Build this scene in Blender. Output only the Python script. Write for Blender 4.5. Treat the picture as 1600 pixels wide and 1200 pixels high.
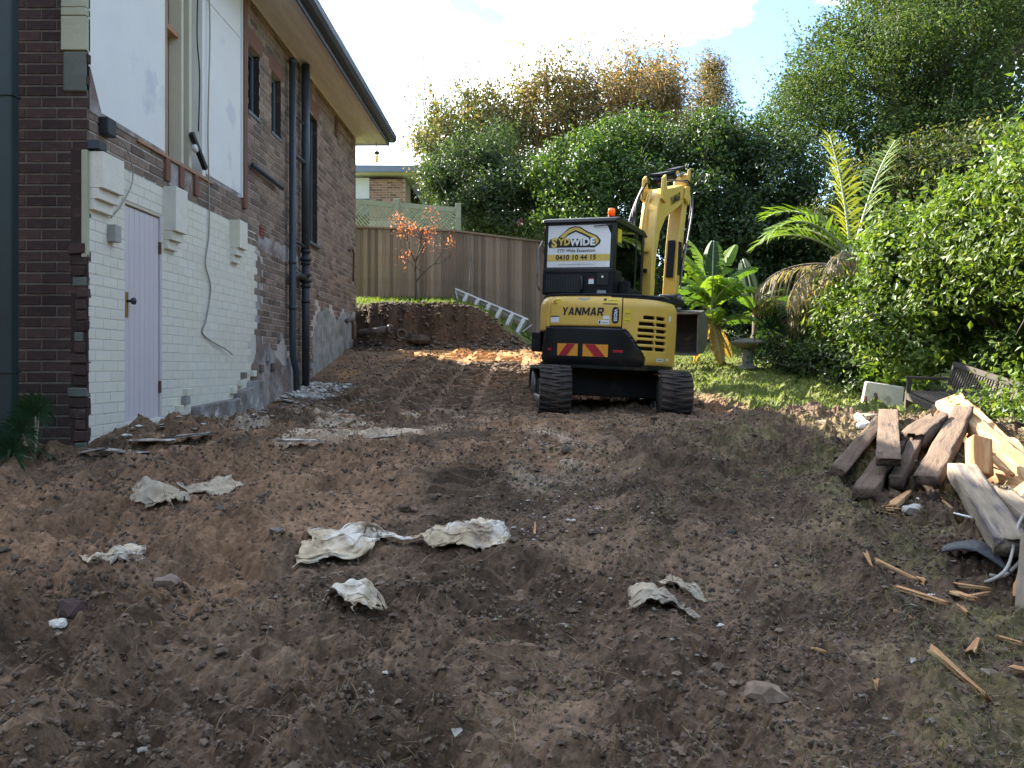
import bpy, bmesh, math, random
import numpy as np
from mathutils import Vector, Matrix, noise as mnoise
for o in list(bpy.data.objects): bpy.data.objects.remove(o)
SC = bpy.context.scene
COL = SC.collection
R = math.radians
# ------------------------------------------------------------------ camera
F, VX, VY, EYE = 1300.0, 825.0, 572.0, 1.6      # focal length and vanishing point in pixels of the 1600x1200 photo
cam_d = bpy.data.cameras.new('camera'); cam = bpy.data.objects.new('camera', cam_d); COL.objects.link(cam)
cam.location = (0, 0, EYE); cam.rotation_euler = (R(90), 0, 0)
cam_d.sensor_width = 36.0; cam_d.lens = 36.0 * F / 1600
cam_d.shift_x = -(VX - 800) / 1600; cam_d.shift_y = -(600 - VY) / 1600
cam_d.clip_start = 0.05; cam_d.clip_end = 2000
SC.camera = cam
# ------------------------------------------------------------------ world and sun
SUN_AZ, SUN_EL = 45.0, 35.5                      # degrees left of the view axis, elevation
w = bpy.data.worlds.new('World'); SC.world = w; w.use_nodes = True
nt = w.node_tree; nt.nodes.clear()
N = lambda t: nt.nodes.new(t)
wo = N('ShaderNodeOutputWorld'); bg = N('ShaderNodeBackground'); sky = N('ShaderNodeTexSky')
sky.sky_type = 'NISHITA'; sky.sun_disc = False; sky.sun_elevation = R(SUN_EL); sky.sun_rotation = R(-SUN_AZ)
sky.air_density = 1.2; sky.dust_density = 0.3; sky.ozone_density = 4.0
tc = N('ShaderNodeTexCoord'); mp = N('ShaderNodeMapping'); mp.inputs['Scale'].default_value = (1.0, 1.0, 2.0); mp.inputs['Location'].default_value = (7.2, 1.3, 0.4)
nz = N('ShaderNodeTexNoise'); nz.inputs['Scale'].default_value = 2.3; nz.inputs['Detail'].default_value = 7; nz.inputs['Roughness'].default_value = 0.55
rp = N('ShaderNodeValToRGB'); rp.color_ramp.elements[0].position = 0.49; rp.color_ramp.elements[1].position = 0.80
mx = N('ShaderNodeMix'); mx.data_type = 'RGBA'; mx.inputs[7].default_value = (9.0, 9.3, 9.8, 1)
bg.inputs['Strength'].default_value = 0.06
L = nt.links.new
L(tc.outputs['Generated'], mp.inputs['Vector']); L(mp.outputs['Vector'], nz.inputs['Vector']); L(nz.outputs['Fac'], rp.inputs['Fac'])
L(rp.outputs['Color'], mx.inputs[0]); L(sky.outputs['Color'], mx.inputs[6]); L(mx.outputs[2], bg.inputs['Color']); L(bg.outputs[0], wo.inputs[0])
# clouds scatter more light towards us the nearer they stand to the sun
dt = N('ShaderNodeVectorMath'); dt.operation = 'DOT_PRODUCT'; dt.inputs[1].default_value = (-math.sin(R(SUN_AZ)) * math.cos(R(SUN_EL)), math.cos(R(SUN_AZ)) * math.cos(R(SUN_EL)), math.sin(R(SUN_EL)))
mr = N('ShaderNodeMapRange'); mr.interpolation_type = 'SMOOTHSTEP'; mr.inputs['From Min'].default_value = -.7; mr.inputs['From Max'].default_value = 1.0; mr.inputs['To Min'].default_value = 6.0; mr.inputs['To Max'].default_value = 38.0
cc = N('ShaderNodeVectorMath'); cc.operation = 'SCALE'; cc.inputs[0].default_value = (1.0, .985, .955)
L(tc.outputs['Generated'], dt.inputs[0]); L(dt.outputs['Value'], mr.inputs['Value']); L(mr.outputs['Result'], cc.inputs['Scale']); L(cc.outputs[0], mx.inputs[7])
sun_d = bpy.data.lights.new('sun', 'SUN'); sun = bpy.data.objects.new('sun', sun_d); COL.objects.link(sun)
sun_d.energy = 3.7; sun_d.angle = R(0.6); sun_d.color = (1.0, 0.93, 0.82)
sdir = Vector((-math.sin(R(SUN_AZ)) * math.cos(R(SUN_EL)), math.cos(R(SUN_AZ)) * math.cos(R(SUN_EL)), math.sin(R(SUN_EL))))
sun.rotation_euler = sdir.to_track_quat('Z', 'Y').to_euler()
vs = SC.view_settings; vs.view_transform = 'Standard'; vs.look = 'None'; vs.exposure = 2.75; vs.gamma = 1.0; vs.use_curve_mapping = False
cy = SC.cycles; cy.use_denoising = True; cy.use_adaptive_sampling = False; cy.max_bounces = 7; cy.diffuse_bounces = 3; cy.glossy_bounces = 3; cy.transparent_max_bounces = 12; cy.transmission_bounces = 4
cy.caustics_reflective = False; cy.caustics_refractive = False
# ------------------------------------------------------------------ helpers: lettering, turned into outlines while the scene is still small
def text2d(txt, size, shear=0.0, bold=0.0, align='CENTER', sx=1.0):
    cu = bpy.data.curves.new('t', 'FONT'); cu.body = txt; cu.size = size; cu.shear = shear; cu.offset = bold; cu.align_x = align; cu.align_y = 'CENTER'; cu.resolution_u = 3; cu.space_character = 1.06
    ob = bpy.data.objects.new('t', cu); COL.objects.link(ob); dg = bpy.context.evaluated_depsgraph_get(); me = ob.evaluated_get(dg).to_mesh()
    vs = [(v.co.x*sx, v.co.y) for v in me.vertices]; fs = [tuple(p.vertices) for p in me.polygons]
    bpy.data.objects.remove(ob); bpy.data.curves.remove(cu); return vs, fs
_TX = {}
for k_ in [('YANMAR', .135, .12, .0045, 'CENTER', 1.1), ('VIO35', .052, 0.0, .002, 'CENTER', 1.0), ('0410 10 44 15', .088, 0.0, .003, 'CENTER', 1.02), ('SYD Wide Excavation', .056, 0.0, .001, 'CENTER', .98), ('sydwide.excavation@outlook.com', .033, 0.0, 0.0, 'CENTER', 1.0), ('S', .165, 0.0, .008, 'LEFT', 1.0), ('YD', .115, 0.0, .006, 'LEFT', 1.0), ('WIDE', .125, 0.0, .006, 'LEFT', 1.02), ('YANMAR', .14, .1, .0045, 'CENTER', 1.0)]: _TX[k_] = text2d(*k_)
def text_cached(txt, size, shear=0.0, bold=0.0, align='CENTER', sx=1.0):
    k = (txt, size, shear, bold, align, sx)
    if k not in _TX: _TX[k] = text2d(*k)
    return _TX[k]
# ------------------------------------------------------------------ helpers: materials
MATS = {}
def mat(name, col, rough=0.8, var=0.25, scale=6.0, bump=0.0, bscale=60.0, metal=0.0, col2=None, c2scale=2.0, c2lo=0.45, c2hi=0.6, rnd=0.0, stretch=(1, 1, 1), spec=0.4, coat=0.0, coord='Object', attr=None, transl=0.0, col3=None, c3scale=14.0, c3lo=.58, c3hi=.66, bdist=.02):
    """Principled surface: base colour broken by noise, an optional second and third colour in patches, per-object or per-piece variation and a fine bump."""
    m = bpy.data.materials.new(name); m.use_nodes = True; t = m.node_tree; n = t.nodes; l = t.links.new
    p = n['Principled BSDF']; p.inputs['Roughness'].default_value = rough; p.inputs['Metallic'].default_value = metal
    p.inputs['Specular IOR Level'].default_value = spec
    if coat: p.inputs['Coat Weight'].default_value = coat
    c = n.new('ShaderNodeTexCoord'); mpn = n.new('ShaderNodeMapping'); mpn.inputs['Scale'].default_value = stretch
    l(c.outputs[coord], mpn.inputs['Vector']); vec = mpn.outputs['Vector']
    if attr:
        a = n.new('ShaderNodeAttribute'); a.attribute_name = attr; cur = a.outputs['Color']
    else:
        a = n.new('ShaderNodeRGB'); a.outputs[0].default_value = (*col, 1); cur = a.outputs[0]
    def patches(cur, colr, sc, lo, hi):
        z = n.new('ShaderNodeTexNoise'); z.inputs['Scale'].default_value = sc; z.inputs['Detail'].default_value = 6; z.inputs['Roughness'].default_value = .62
        l(vec, z.inputs['Vector'])
        r = n.new('ShaderNodeMapRange'); r.inputs['From Min'].default_value = lo; r.inputs['From Max'].default_value = hi; l(z.outputs['Fac'], r.inputs['Value'])
        x = n.new('ShaderNodeMix'); x.data_type = 'RGBA'; x.inputs[7].default_value = (*colr, 1); l(r.outputs['Result'], x.inputs[0]); l(cur, x.inputs[6])
        return x.outputs[2]
    if col2: cur = patches(cur, col2, c2scale, c2lo, c2hi)
    if col3: cur = patches(cur, col3, c3scale, c3lo, c3hi)
    z = n.new('ShaderNodeTexNoise'); z.inputs['Scale'].default_value = scale; z.inputs['Detail'].default_value = 8; z.inputs['Roughness'].default_value = .65
    l(vec, z.inputs['Vector'])
    r = n.new('ShaderNodeMapRange'); r.inputs['From Min'].default_value = .25; r.inputs['From Max'].default_value = .75; r.inputs['To Min'].default_value = 1 - var; r.inputs['To Max'].default_value = 1 + var
    l(z.outputs['Fac'], r.inputs['Value']); fac = r.outputs['Result']
    if rnd:
        oi = n.new('ShaderNodeObjectInfo'); at = n.new('ShaderNodeAttribute'); at.attribute_name = 'rnd'
        ad = n.new('ShaderNodeMath'); ad.operation = 'ADD'; l(oi.outputs['Random'], ad.inputs[0]); l(at.outputs['Fac'], ad.inputs[1])
        fr = n.new('ShaderNodeMath'); fr.operation = 'FRACT'; l(ad.outputs[0], fr.inputs[0])
        r2 = n.new('ShaderNodeMapRange'); r2.inputs['To Min'].default_value = 1 - rnd; r2.inputs['To Max'].default_value = 1 + rnd; l(fr.outputs[0], r2.inputs['Value'])
        mu = n.new('ShaderNodeMath'); mu.operation = 'MULTIPLY'; l(fac, mu.inputs[0]); l(r2.outputs['Result'], mu.inputs[1]); fac = mu.outputs[0]
    vm = n.new('ShaderNodeVectorMath'); vm.operation = 'SCALE'; l(cur, vm.inputs[0]); l(fac, vm.inputs['Scale'])
    l(vm.outputs[0], p.inputs['Base Color'])
    if bump:
        bz = n.new('ShaderNodeTexNoise'); bz.inputs['Scale'].default_value = bscale; bz.inputs['Detail'].default_value = 6; bz.inputs['Roughness'].default_value = .7
        l(vec, bz.inputs['Vector'])
        b = n.new('ShaderNodeBump'); b.inputs['Strength'].default_value = bump; b.inputs['Distance'].default_value = bdist; l(bz.outputs['Fac'], b.inputs['Height']); l(b.outputs['Normal'], p.inputs['Normal'])
    if transl:
        tr = n.new('ShaderNodeBsdfTranslucent'); ms = n.new('ShaderNodeMixShader'); ms.inputs[0].default_value = transl
        hv = n.new('ShaderNodeMix'); hv.data_type = 'RGBA'; hv.blend_type = 'MULTIPLY'; hv.inputs[0].default_value = 1; hv.inputs[7].default_value = (1.5, 1.45, .55, 1)
        l(vm.outputs[0], hv.inputs[6]); l(hv.outputs[2], tr.inputs['Color'])
        o = n['Material Output']; l(p.outputs[0], ms.inputs[1]); l(tr.outputs[0], ms.inputs[2]); l(ms.outputs[0], o.inputs[0])
    MATS[name] = m
    return m
# ------------------------------------------------------------------ helpers: mesh building
def wm(o): return wm(o.parent) @ o.matrix_parent_inverse @ o.matrix_basis if o.parent else o.matrix_basis.copy()
def setpar(o, parent):
    if parent: o.parent = parent; o.matrix_parent_inverse = wm(parent).inverted()
class MB:
    def __init__(s, M=None): s.v = []; s.f = []; s.M = M
    def add(s, vs, fs):
        b = len(s.v); s.v += [tuple(p) for p in vs]; s.f += [tuple(b + i for i in f) for f in fs]; return s
    def box(s, x0, x1, y0, y1, z0, z1):
        return s.add([(x0,y0,z0),(x1,y0,z0),(x1,y1,z0),(x0,y1,z0),(x0,y0,z1),(x1,y0,z1),(x1,y1,z1),(x0,y1,z1)],
                     [(0,3,2,1),(4,5,6,7),(0,1,5,4),(1,2,6,5),(2,3,7,6),(3,0,4,7)])
    def bar(s, a, b, w, h, up=(0, 0, 1)):
        """a square bar from a to b, w across, h high"""
        a = Vector(a); b = Vector(b); d = (b - a).normalized(); u = Vector(up)
        if abs(d.dot(u)) > .98: u = Vector((1, 0, 0))
        x = d.cross(u).normalized(); u = x.cross(d).normalized()
        vs = [p + x * (i * w / 2) + u * (j * h / 2) for p in (a, b) for i, j in ((-1,-1),(1,-1),(1,1),(-1,1))]
        return s.add(vs, [(0,1,2,3),(7,6,5,4),(0,4,5,1),(1,5,6,2),(2,6,7,3),(3,7,4,0)])
    def tube(s, pts, r, n=8, cap=True):
        pts = [Vector(p) for p in pts]; k = len(pts); rs = r if hasattr(r, '__len__') else [r] * k
        vs = []; prev = None
        for i, p in enumerate(pts):
            d = (pts[min(i+1, k-1)] - pts[max(i-1, 0)]).normalized()
            if prev is None:
                u = Vector((0, 0, 1)) if abs(d.z) < .9 else Vector((1, 0, 0)); x = d.cross(u).normalized()
            else:
                x = (prev - d * prev.dot(d)).normalized()
            prev = x; y = d.cross(x)
            vs += [p + x * (rs[i] * math.cos(2*math.pi*j/n)) + y * (rs[i] * math.sin(2*math.pi*j/n)) for j in range(n)]
        fs = [(i*n+j, i*n+(j+1)%n, (i+1)*n+(j+1)%n, (i+1)*n+j) for i in range(k-1) for j in range(n)]
        if cap: fs += [tuple(range(n-1, -1, -1)), tuple((k-1)*n+j for j in range(n))]
        return s.add(vs, fs)
    def prism(s, poly, ax, t0, t1):
        """extrude a 2D polygon along axis ax (0 x, 1 y, 2 z)"""
        def P(a, b, t): return {0: (t, a, b), 1: (a, t, b), 2: (a, b, t)}[ax]
        n = len(poly); vs = [P(a, b, t0) for a, b in poly] + [P(a, b, t1) for a, b in poly]
        return s.add(vs, [tuple(range(n-1, -1, -1)), tuple(range(n, 2*n))] + [(i, (i+1)%n, n+(i+1)%n, n+i) for i in range(n)])
    def lathe(s, prof, c=(0, 0, 0), n=20):
        vs = [(c[0]+r*math.cos(2*math.pi*j/n), c[1]+r*math.sin(2*math.pi*j/n), c[2]+z) for r, z in prof for j in range(n)]; k = len(prof)
        return s.add(vs, [(i*n+j, i*n+(j+1)%n, (i+1)*n+(j+1)%n, (i+1)*n+j) for i in range(k-1) for j in range(n)] + [tuple(range(n-1, -1, -1)), tuple((k-1)*n+j for j in range(n))])
    def build(s, name, m, parent=None, smooth=False, bevel=0.0, seg=2, origin=None, solid=0.0, recalc=True):
        me = bpy.data.meshes.new(name); v = s.v
        if s.M is not None: v = [tuple(s.M @ Vector(p)) for p in v]
        if origin is not None: v = [(p[0]-origin[0], p[1]-origin[1], p[2]-origin[2]) for p in v]
        me.from_pydata(v, [], s.f)
        if recalc:
            bm = bmesh.new(); bm.from_mesh(me); bmesh.ops.recalc_face_normals(bm, faces=bm.faces); bm.to_mesh(me); bm.free()
        if m: me.materials.append(MATS[m] if isinstance(m, str) else m)
        if smooth: me.shade_smooth() if smooth is True else me.shade_auto(smooth) if hasattr(me, 'shade_auto') else me.shade_smooth()
        o = bpy.data.objects.new(name, me); COL.objects.link(o)
        setpar(o, parent)
        if origin is not None: o.location = origin
        if solid:
            md = o.modifiers.new('s', 'SOLIDIFY'); md.thickness = solid; md.offset = -1
        if bevel:
            md = o.modifiers.new('b', 'BEVEL'); md.width = bevel; md.segments = seg; md.limit_method = 'ANGLE'; md.angle_limit = R(35)
            me.shade_smooth(); 
            md.harden_normals = True
        return o
def tag(o, label=None, cat=None, group=None, kind=None):
    if label: o['label'] = label
    if cat: o['category'] = cat
    if group: o['group'] = group
    if kind: o['kind'] = kind
    return o
def thing(name, label, cat, loc=(0, 0, 0), rot=(0, 0, 0), group=None):
    o = bpy.data.objects.new(name, None); COL.objects.link(o); o.location = loc; o.rotation_euler = rot; o.empty_display_size = .2
    return tag(o, label, cat, group)
def np_mesh(name, V, Q, m, parent=None, smooth=False, col=None, rnd=None, mi=None):
    """a mesh straight from arrays: V (n,3), Q (k,3 or 4); col per vertex"""
    me = bpy.data.meshes.new(name); V = np.asarray(V, np.float32); Q = np.asarray(Q, np.int32); k, s = Q.shape
    me.vertices.add(len(V)); me.vertices.foreach_set('co', V.ravel())
    me.loops.add(k * s); me.loops.foreach_set('vertex_index', Q.ravel())
    me.polygons.add(k); me.polygons.foreach_set('loop_start', np.arange(0, k*s, s, dtype=np.int32))
    me.polygons.foreach_set('use_smooth', np.full(k, bool(smooth)))
    if col is not None:
        a = me.attributes.new('Col', 'FLOAT_COLOR', 'POINT'); c4 = np.ones((len(V), 4), np.float32); c4[:, :3] = col; a.data.foreach_set('color', c4.ravel())
    if rnd is not None:
        a = me.attributes.new('rnd', 'FLOAT', 'POINT'); a.data.foreach_set('value', np.asarray(rnd, np.float32))
    me.update(calc_edges=True); me.materials.append(MATS[m])
    o = bpy.data.objects.new(name, me); COL.objects.link(o)
    setpar(o, parent)
    return o
# ------------------------------------------------------------------ helpers: noise and the lie of the land
def vnoise(x, y, seed=0):
    x = np.asarray(x, float); y = np.asarray(y, float)
    xi = np.floor(x).astype(np.int64); yi = np.floor(y).astype(np.int64); fx = x - xi; fy = y - yi
    fx = fx*fx*fx*(fx*(fx*6-15)+10); fy = fy*fy*fy*(fy*(fy*6-15)+10)
    def h(a, b):
        k = (a * 374761393 + b * 668265263 + seed * 974634777) & 0xFFFFFFFF
        k = ((k ^ (k >> 13)) * 1274126177) & 0xFFFFFFFF
        return ((k ^ (k >> 16)) & 0xFFFF) / 65535.0
    return (h(xi, yi)*(1-fx) + h(xi+1, yi)*fx)*(1-fy) + (h(xi, yi+1)*(1-fx) + h(xi+1, yi+1)*fx)*fy
def fbm(x, y, oct=4, seed=0, gain=.5, lac=2.03):
    t = 0; a = 1; n = 0
    for i in range(oct):
        t = t + a * vnoise(np.asarray(x)*lac**i + 17.3*i, np.asarray(y)*lac**i - 9.1*i, seed + i); n += a; a *= gain
    return t / n
def sstep(a, b, x):
    t = np.clip((np.asarray(x, float) - a) / (b - a), 0, 1); return t*t*(3-2*t)
def worley(x, y, seed=0):
    """lumpy cells: a dome of random height round each scattered point"""
    x = np.asarray(x, float); y = np.asarray(y, float); xi = np.floor(x).astype(np.int64); yi = np.floor(y).astype(np.int64); out = np.zeros(x.shape)
    def h(a, b, s):
        k = (a * 374761393 + b * 668265263 + (seed * 13 + s) * 974634777) & 0xFFFFFFFF; k = ((k ^ (k >> 13)) * 1274126177) & 0xFFFFFFFF
        return ((k ^ (k >> 16)) & 0xFFFF) / 65535.0
    for i in (-1, 0, 1):
        for j in (-1, 0, 1):
            a, b = xi + i, yi + j; r_ = .45 + .5 * h(a, b, 3); d = np.hypot(x - a - h(a, b, 1), (y - b - h(a, b, 2)))
            out = np.maximum(out, np.sqrt(np.clip(1 - (d / r_)**2, 0, 1)) * h(a, b, 4)**1.6)
    return out
PY = [-60, -2, 0, 2.5, 6.5, 7.2, 9.5, 11, 12.5, 16, 20, 30, 60, 400]
PZ = [-6, -.3, 0, .38, .96, 1.03, 1.03, 1.06, 1.28, 1.93, 2.35, 2.9, 3.4, 6.0]
MOUNDS = [(2.75, 8.2, .55, .14), (-1.45, 4.6, .45, .09), (-.15, 3.3, .42, .08), (.55, 4.7, .5, .07), (-2.4, 5.0, .5, .06), (1.1, 2.9, .6, .05), (-1.2, 3.0, .5, .07), (.9, 6.0, .5, .06), (3.3, 3.6, .4, .1), (2.3, 4.0, .5, -.07), (-.6, 5.6, .5, .06), (-2.2, 3.6, .6, .07), (.3, 9.0, .4, .03), (-1.3, 9.25, .22, -.13)]
LANES = [(-2.75, 9.6, -2.3, 15.6, .42), (-2.2, 9.6, -1.75, 15.7, .42), (-1.65, 9.5, -1.25, 15.7, .42), (-1.1, 9.4, -.75, 15.6, .42), (-.5, 9.4, -.3, 15.2, .42), (-.05, 9.6, .0, 14, .36), (-.95, 7.0, -.55, 9.2, .4), (.2, 7.0, .35, 9.6, .4), (-.55, 4.7, -.1, 7.0, .38), (.75, 6.2, .6, 9.4, .36), (-1.6, 6.2, -1.9, 9.0, .36), (.1, 2.6, -.35, 4.2, .36), (1.5, 6.6, 1.8, 9.6, .36)]
RIDGES = [((-.75, 1.9), (-.55, 3.0), (-.15, 4.0), .10, .13), ((.35, 2.2), (.55, 4.0), (.95, 6.6), .09, .16), ((-2.4, 2.4), (-1.9, 3.8), (-1.3, 5.0), .09, .15), ((1.3, 2.2), (1.5, 3.6), (2.0, 5.4), .08, .16), ((-3.0, 4.4), (-2.0, 5.2), (-1.0, 5.6), .07, .14), ((-.2, 5.2), (-.1, 6.2), (.15, 7.4), .06, .13), ((2.2, 2.6), (2.5, 4.0), (2.8, 5.0), .09, .16), ((-1.6, 1.9), (-1.5, 2.8), (-1.55, 3.6), .08, .12)]
def ridges(x, y):
    h = np.zeros(np.shape(x))
    for i, (a, b, c, hh, wd) in enumerate(RIDGES):
        t = np.clip((y - a[1]) / (c[1] - a[1]), 0, 1); cx_ = np.where(t < .5, a[0] + (b[0]-a[0])*2*t, b[0] + (c[0]-b[0])*(2*t-1)) + .22 * (fbm(y * 1.6, y * 0 + i * 3, 3, 140 + i) - .5)
        e = sstep(a[1] - .3, a[1], y) * sstep(c[1] + .3, c[1], y); d = (x - cx_) / (wd * (.6 + .9 * fbm(x * 2.5, y * 2.5, 2, 150 + i)))
        h = h + e * hh * np.clip(1 - np.abs(d), 0, 1)**.85 * (.35 + 1.2 * fbm(x * 3, y * 3, 3, 160 + i))
    return h
def lanes(x, y):
    h = np.zeros(np.shape(x)); 
    for i, (x0, y0, x1, y1, wd) in enumerate(LANES):
        if x.size < 9 and (np.all(y < y0 - .3) or np.all(y > y1 + .3)): continue
        t = (y - y0) / (y1 - y0); c = x0 + (x1 - x0) * t + .05 * (fbm(y * .8, y * 0 + i, 2, 40 + i) - .5)
        u = (x - c) / wd
        m = sstep(.5, .42, np.abs(u)) * sstep(-.03, .05, t) * sstep(1.03, .95, t) * sstep(.15, .42, fbm(x * 1.8, y * 1.1, 2, 60 + i))
        ph = y * 2 * np.pi / (.23 if y0 > 9.3 else .16) + 1.4 * np.abs(u) + 3 * fbm(x * 1.6, y * 1.1, 2, 70 + i)
        rid = np.clip(np.sin(ph) * 1.3, -1, 1) * (.55 + .9 * (fbm(x * 9, y * 9, 2, 80 + i) - .3))
        h = h + m * ((.06 if y0 < 9.3 else .10) * rid - .022)
    return h
def G(x, y, fine=False):
    """height of the ground"""
    x = np.asarray(x, float); y = np.asarray(y, float)
    z = np.interp(y, PY, PZ)
    z = z - .03 * np.clip(x, 0, 2.2) * sstep(8, 9.5, y) * sstep(13, 11.5, y)
    z = z + .05 * sstep(2.0, 3.5, x) * sstep(5, 8, y) * sstep(20, 14, y)
    for mx_, my_, r, h in MOUNDS: z = z + h * np.exp(-((x-mx_)**2 + (y-my_)**2) / (r*r))
    # the cut bank and the terrace in front of the back fence
    top = np.interp(x, [-40, -1.5, -.9, .1, 1.2], [2.88, 2.88, 2.7, 2.05, 1.95]) + .115 * np.clip(y - 17, -1, 6)
    toe = 15.95 + .3 * (fbm(x * 1.5, y * 0 + 3, 3, 5) - .5) + .25 * sstep(-3.0, -3.4, x)
    edge = toe + .55 + .3 * (fbm(x * 3, y * 0 + 9, 3, 6) - .5) + 1.2 * sstep(-.9, .5, x)
    k = sstep(0, 1, (y - toe) / np.maximum(edge - toe, .05))
    k = k * sstep(2.2, .6, x) + 0
    z = z * (1 - k) + np.maximum(top, z) * k
    amp = sstep(26, 16.5, y) * (1 - .55 * sstep(2.6, 3.6, x) * sstep(8.5, 10, y))
    z = z + amp * .10 * (fbm(x * .9, y * .9, 3, 11) - .5)
    if fine:
        tracked = sstep(8.8, 9.8, y) * sstep(15.8, 15, y) * sstep(1.2, .2, x)
        rough = (1 - .86 * tracked) * sstep(20, 12, y) * (.6 + .75 * sstep(.36, .62, fbm(x * .8 + 4, y * .8, 3, 56)))
        for lx0, ly0, lx1, ly1, lw in LANES[6:]:
            tq = (y - ly0) / (ly1 - ly0); rough = rough * (1 - .7 * sstep(.75, .45, np.abs(x - lx0 - (lx1 - lx0) * tq) / lw) * sstep(-.05, .05, tq) * sstep(1.05, .95, tq))
        n1 = fbm(x * 3.4, y * 3.4, 4, 21, .55); n2 = np.abs(fbm(x * 8, y * 8, 4, 31, .6) - .5); n3 = fbm(x * 26, y * 26, 3, 41, .6)
        bankm = sstep(.02, .25, k) * sstep(.98, .8, k)
        wx, wy_ = x + .06 * (n1 - .5), y + .06 * (n3 - .5)
        clod = .075 * worley(wx * 4.2, wy_ * 4.2, 1) * sstep(.38, .6, fbm(x * 1.3, y * 1.3, 3, 55)) + .045 * worley(wx * 9, wy_ * 9, 2) + .022 * worley(wx * 21, wy_ * 21, 3)
        z = z + rough * (.14 * (n1 - .5) + .13 * (.14 - n2) + .05 * (n3 - .5) + clod - .03) + ridges(x, y) + .007 * (n3 - .5) * tracked + .005 * tracked * worley(x * 14, y * 14, 4)
        z = z + bankm * (.22 * (fbm(x * 4, y * 4, 4, 51, .6) - .5))
        z = z + lanes(x, y) * (1 - .4 * sstep(12, 16, y))
    return z
def g(x, y): return float(G(np.array([x]), np.array([y]), True)[0])
def ray(px, py, Y): return Vector(((px - VX) / F * Y, Y, EYE + (VY - py) / F * Y))
def gp(px, py, lo=1.5, hi=30.0):
    """the point of the ground that a pixel of the photograph shows"""
    ys = np.geomspace(lo, hi, 500); xs = (px - VX) / F * ys; zs = EYE + (VY - py) / F * ys
    d = zs - G(xs, ys); i = int(np.argmax(d <= 0)) if (d <= 0).any() else len(ys) - 1
    return Vector((xs[i], ys[i], float(G(xs[i:i+1], ys[i:i+1], True)[0])))
# ------------------------------------------------------------------ materials
mat('soil', (0.05,0.035,0.025), .95, .55, 40.0, .55, 90, attr='Col', spec=.15, bdist=.012, col3=(.13,.105,.085), c3scale=60, c3lo=.63, c3hi=.72)
mat('clod', (0.135,0.10,0.073), .95, .4, 14, .3, 60, rnd=.45, spec=.15)
mat('pebble', (0.20,0.175,0.145), .85, .3, 20, .3, 60, rnd=.55, spec=.25)
mat('plaster_rubble', (0.46,0.43,0.38), .9, .3, 14, .5, 50, rnd=.4, col2=(.2,.15,.11), c2scale=8)
mat('brick_brown', (0.20,0.145,0.112), .88, .3, 18, .5, 70, rnd=.42, col2=(.25,.175,.125), c2scale=1.3, c2lo=.42, c2hi=.72, col3=(.28,.24,.22), c3scale=3.2, c3lo=.66, c3hi=.8)
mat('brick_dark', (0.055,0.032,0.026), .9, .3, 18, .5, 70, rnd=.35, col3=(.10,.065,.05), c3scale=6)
mat('brick_white', (0.72,0.685,0.58), .75, .07, 9, .35, 45, rnd=.03, col2=(.70,.66,.52), c2scale=1.2, col3=(.40,.35,.27), c3scale=9, c3lo=.72, c3hi=.8, spec=.3)
mat('brick_neighbour', (0.27,0.16,0.115), .9, .3, 12, .3, 50, rnd=.45)
mat('mortar', (0.50,0.45,0.40), .95, .25, 18, .5, 90)
mat('mortar_white', (0.60,0.58,0.50), .8, .12, 22, .5, 90, col3=(.36,.32,.25), c3scale=7, c3lo=.6, c3hi=.7)
mat('mortar_dark', (0.17,0.145,0.11), .95, .3, 20, .5, 90)
mat('cement', (0.33,0.31,0.29), .95, .3, 5, .7, 40, col2=(.20,.165,.14), c2scale=3, col3=(.48,.46,.44), c3scale=5)
mat('cement_wash', (0.36,0.33,0.31), .95, .3, 6, .5, 40, col2=(.19,.14,.115), c2scale=2.4, c2lo=.42, c2hi=.58, col3=(.5,.48,.48), c3scale=3.5)
mat('lichen_cement', (0.33,0.31,0.29), .95, .3, 6, .5, 40, col2=(.13,.16,.11), c2scale=3.5, c2lo=.45, c2hi=.7, col3=(.42,.4,.37), c3scale=5)
mat('sheet_white', (0.75,0.735,0.70), .6, .04, 3, .05, 20, col3=(.58,.59,.6), c3scale=1.5)
mat('cream_paint', (0.58,0.53,0.41), .6, .08, 5, .1, 30)
mat('sage_paint', (0.40,0.40,0.28), .8, .12, 5, .3, 40, col3=(.2,.19,.15), c3scale=9, c3lo=.66, c3hi=.74)
mat('green_cement', (0.13,0.14,0.115), .9, .2, 8, .5, 40)
mat('door_paint', (0.60,0.54,0.55), .55, .04, 4, .06, 60, stretch=(1,1,.2))
mat('brass', (0.55,0.38,0.13), .35, .25, 20, .1, 60, metal=1)
mat('dark_metal', (0.03,0.035,0.04), .45, .3, 20, .1, 60)
mat('rust', (0.12,0.06,0.04), .9, .3, 20, .4, 60)
mat('pipe_slate', (0.045,0.054,0.064), .42, .18, 7, .08, 40, col3=(.2,.2,.2), c3scale=5, c3lo=.66, c3hi=.8)
mat('pipe_black', (0.03,0.034,0.038), .55, .25, 9, .2, 40, col3=(.16,.15,.14), c3scale=6, c3lo=.62, c3hi=.75)
mat('downpipe_green', (0.016,0.03,0.029), .5, .2, 4, .1, 30)
mat('gutter_slate', (0.075,0.09,0.13), .5, .12, 4, .04, 30)
mat('soffit', (0.72,0.735,0.78), .8, .12, 3, .1, 40, rnd=.05, stretch=(4,.6,1))
mat('roof_tile', (0.10,0.09,0.10), .8, .25, 6, .3, 30)
mat('timber_red', (0.19,0.09,0.06), .8, .3, 5, .5, 30, stretch=(8,8,.7))
mat('timber_stud', (0.38,0.21,0.12), .75, .25, 5, .2, 30, stretch=(8,8,.7))
mat('window_frame', (0.10,0.14,0.16), .5, .15, 6)
mat('terracotta', (0.30,0.085,0.055), .85, .25, 14, .3, 50)
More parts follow.
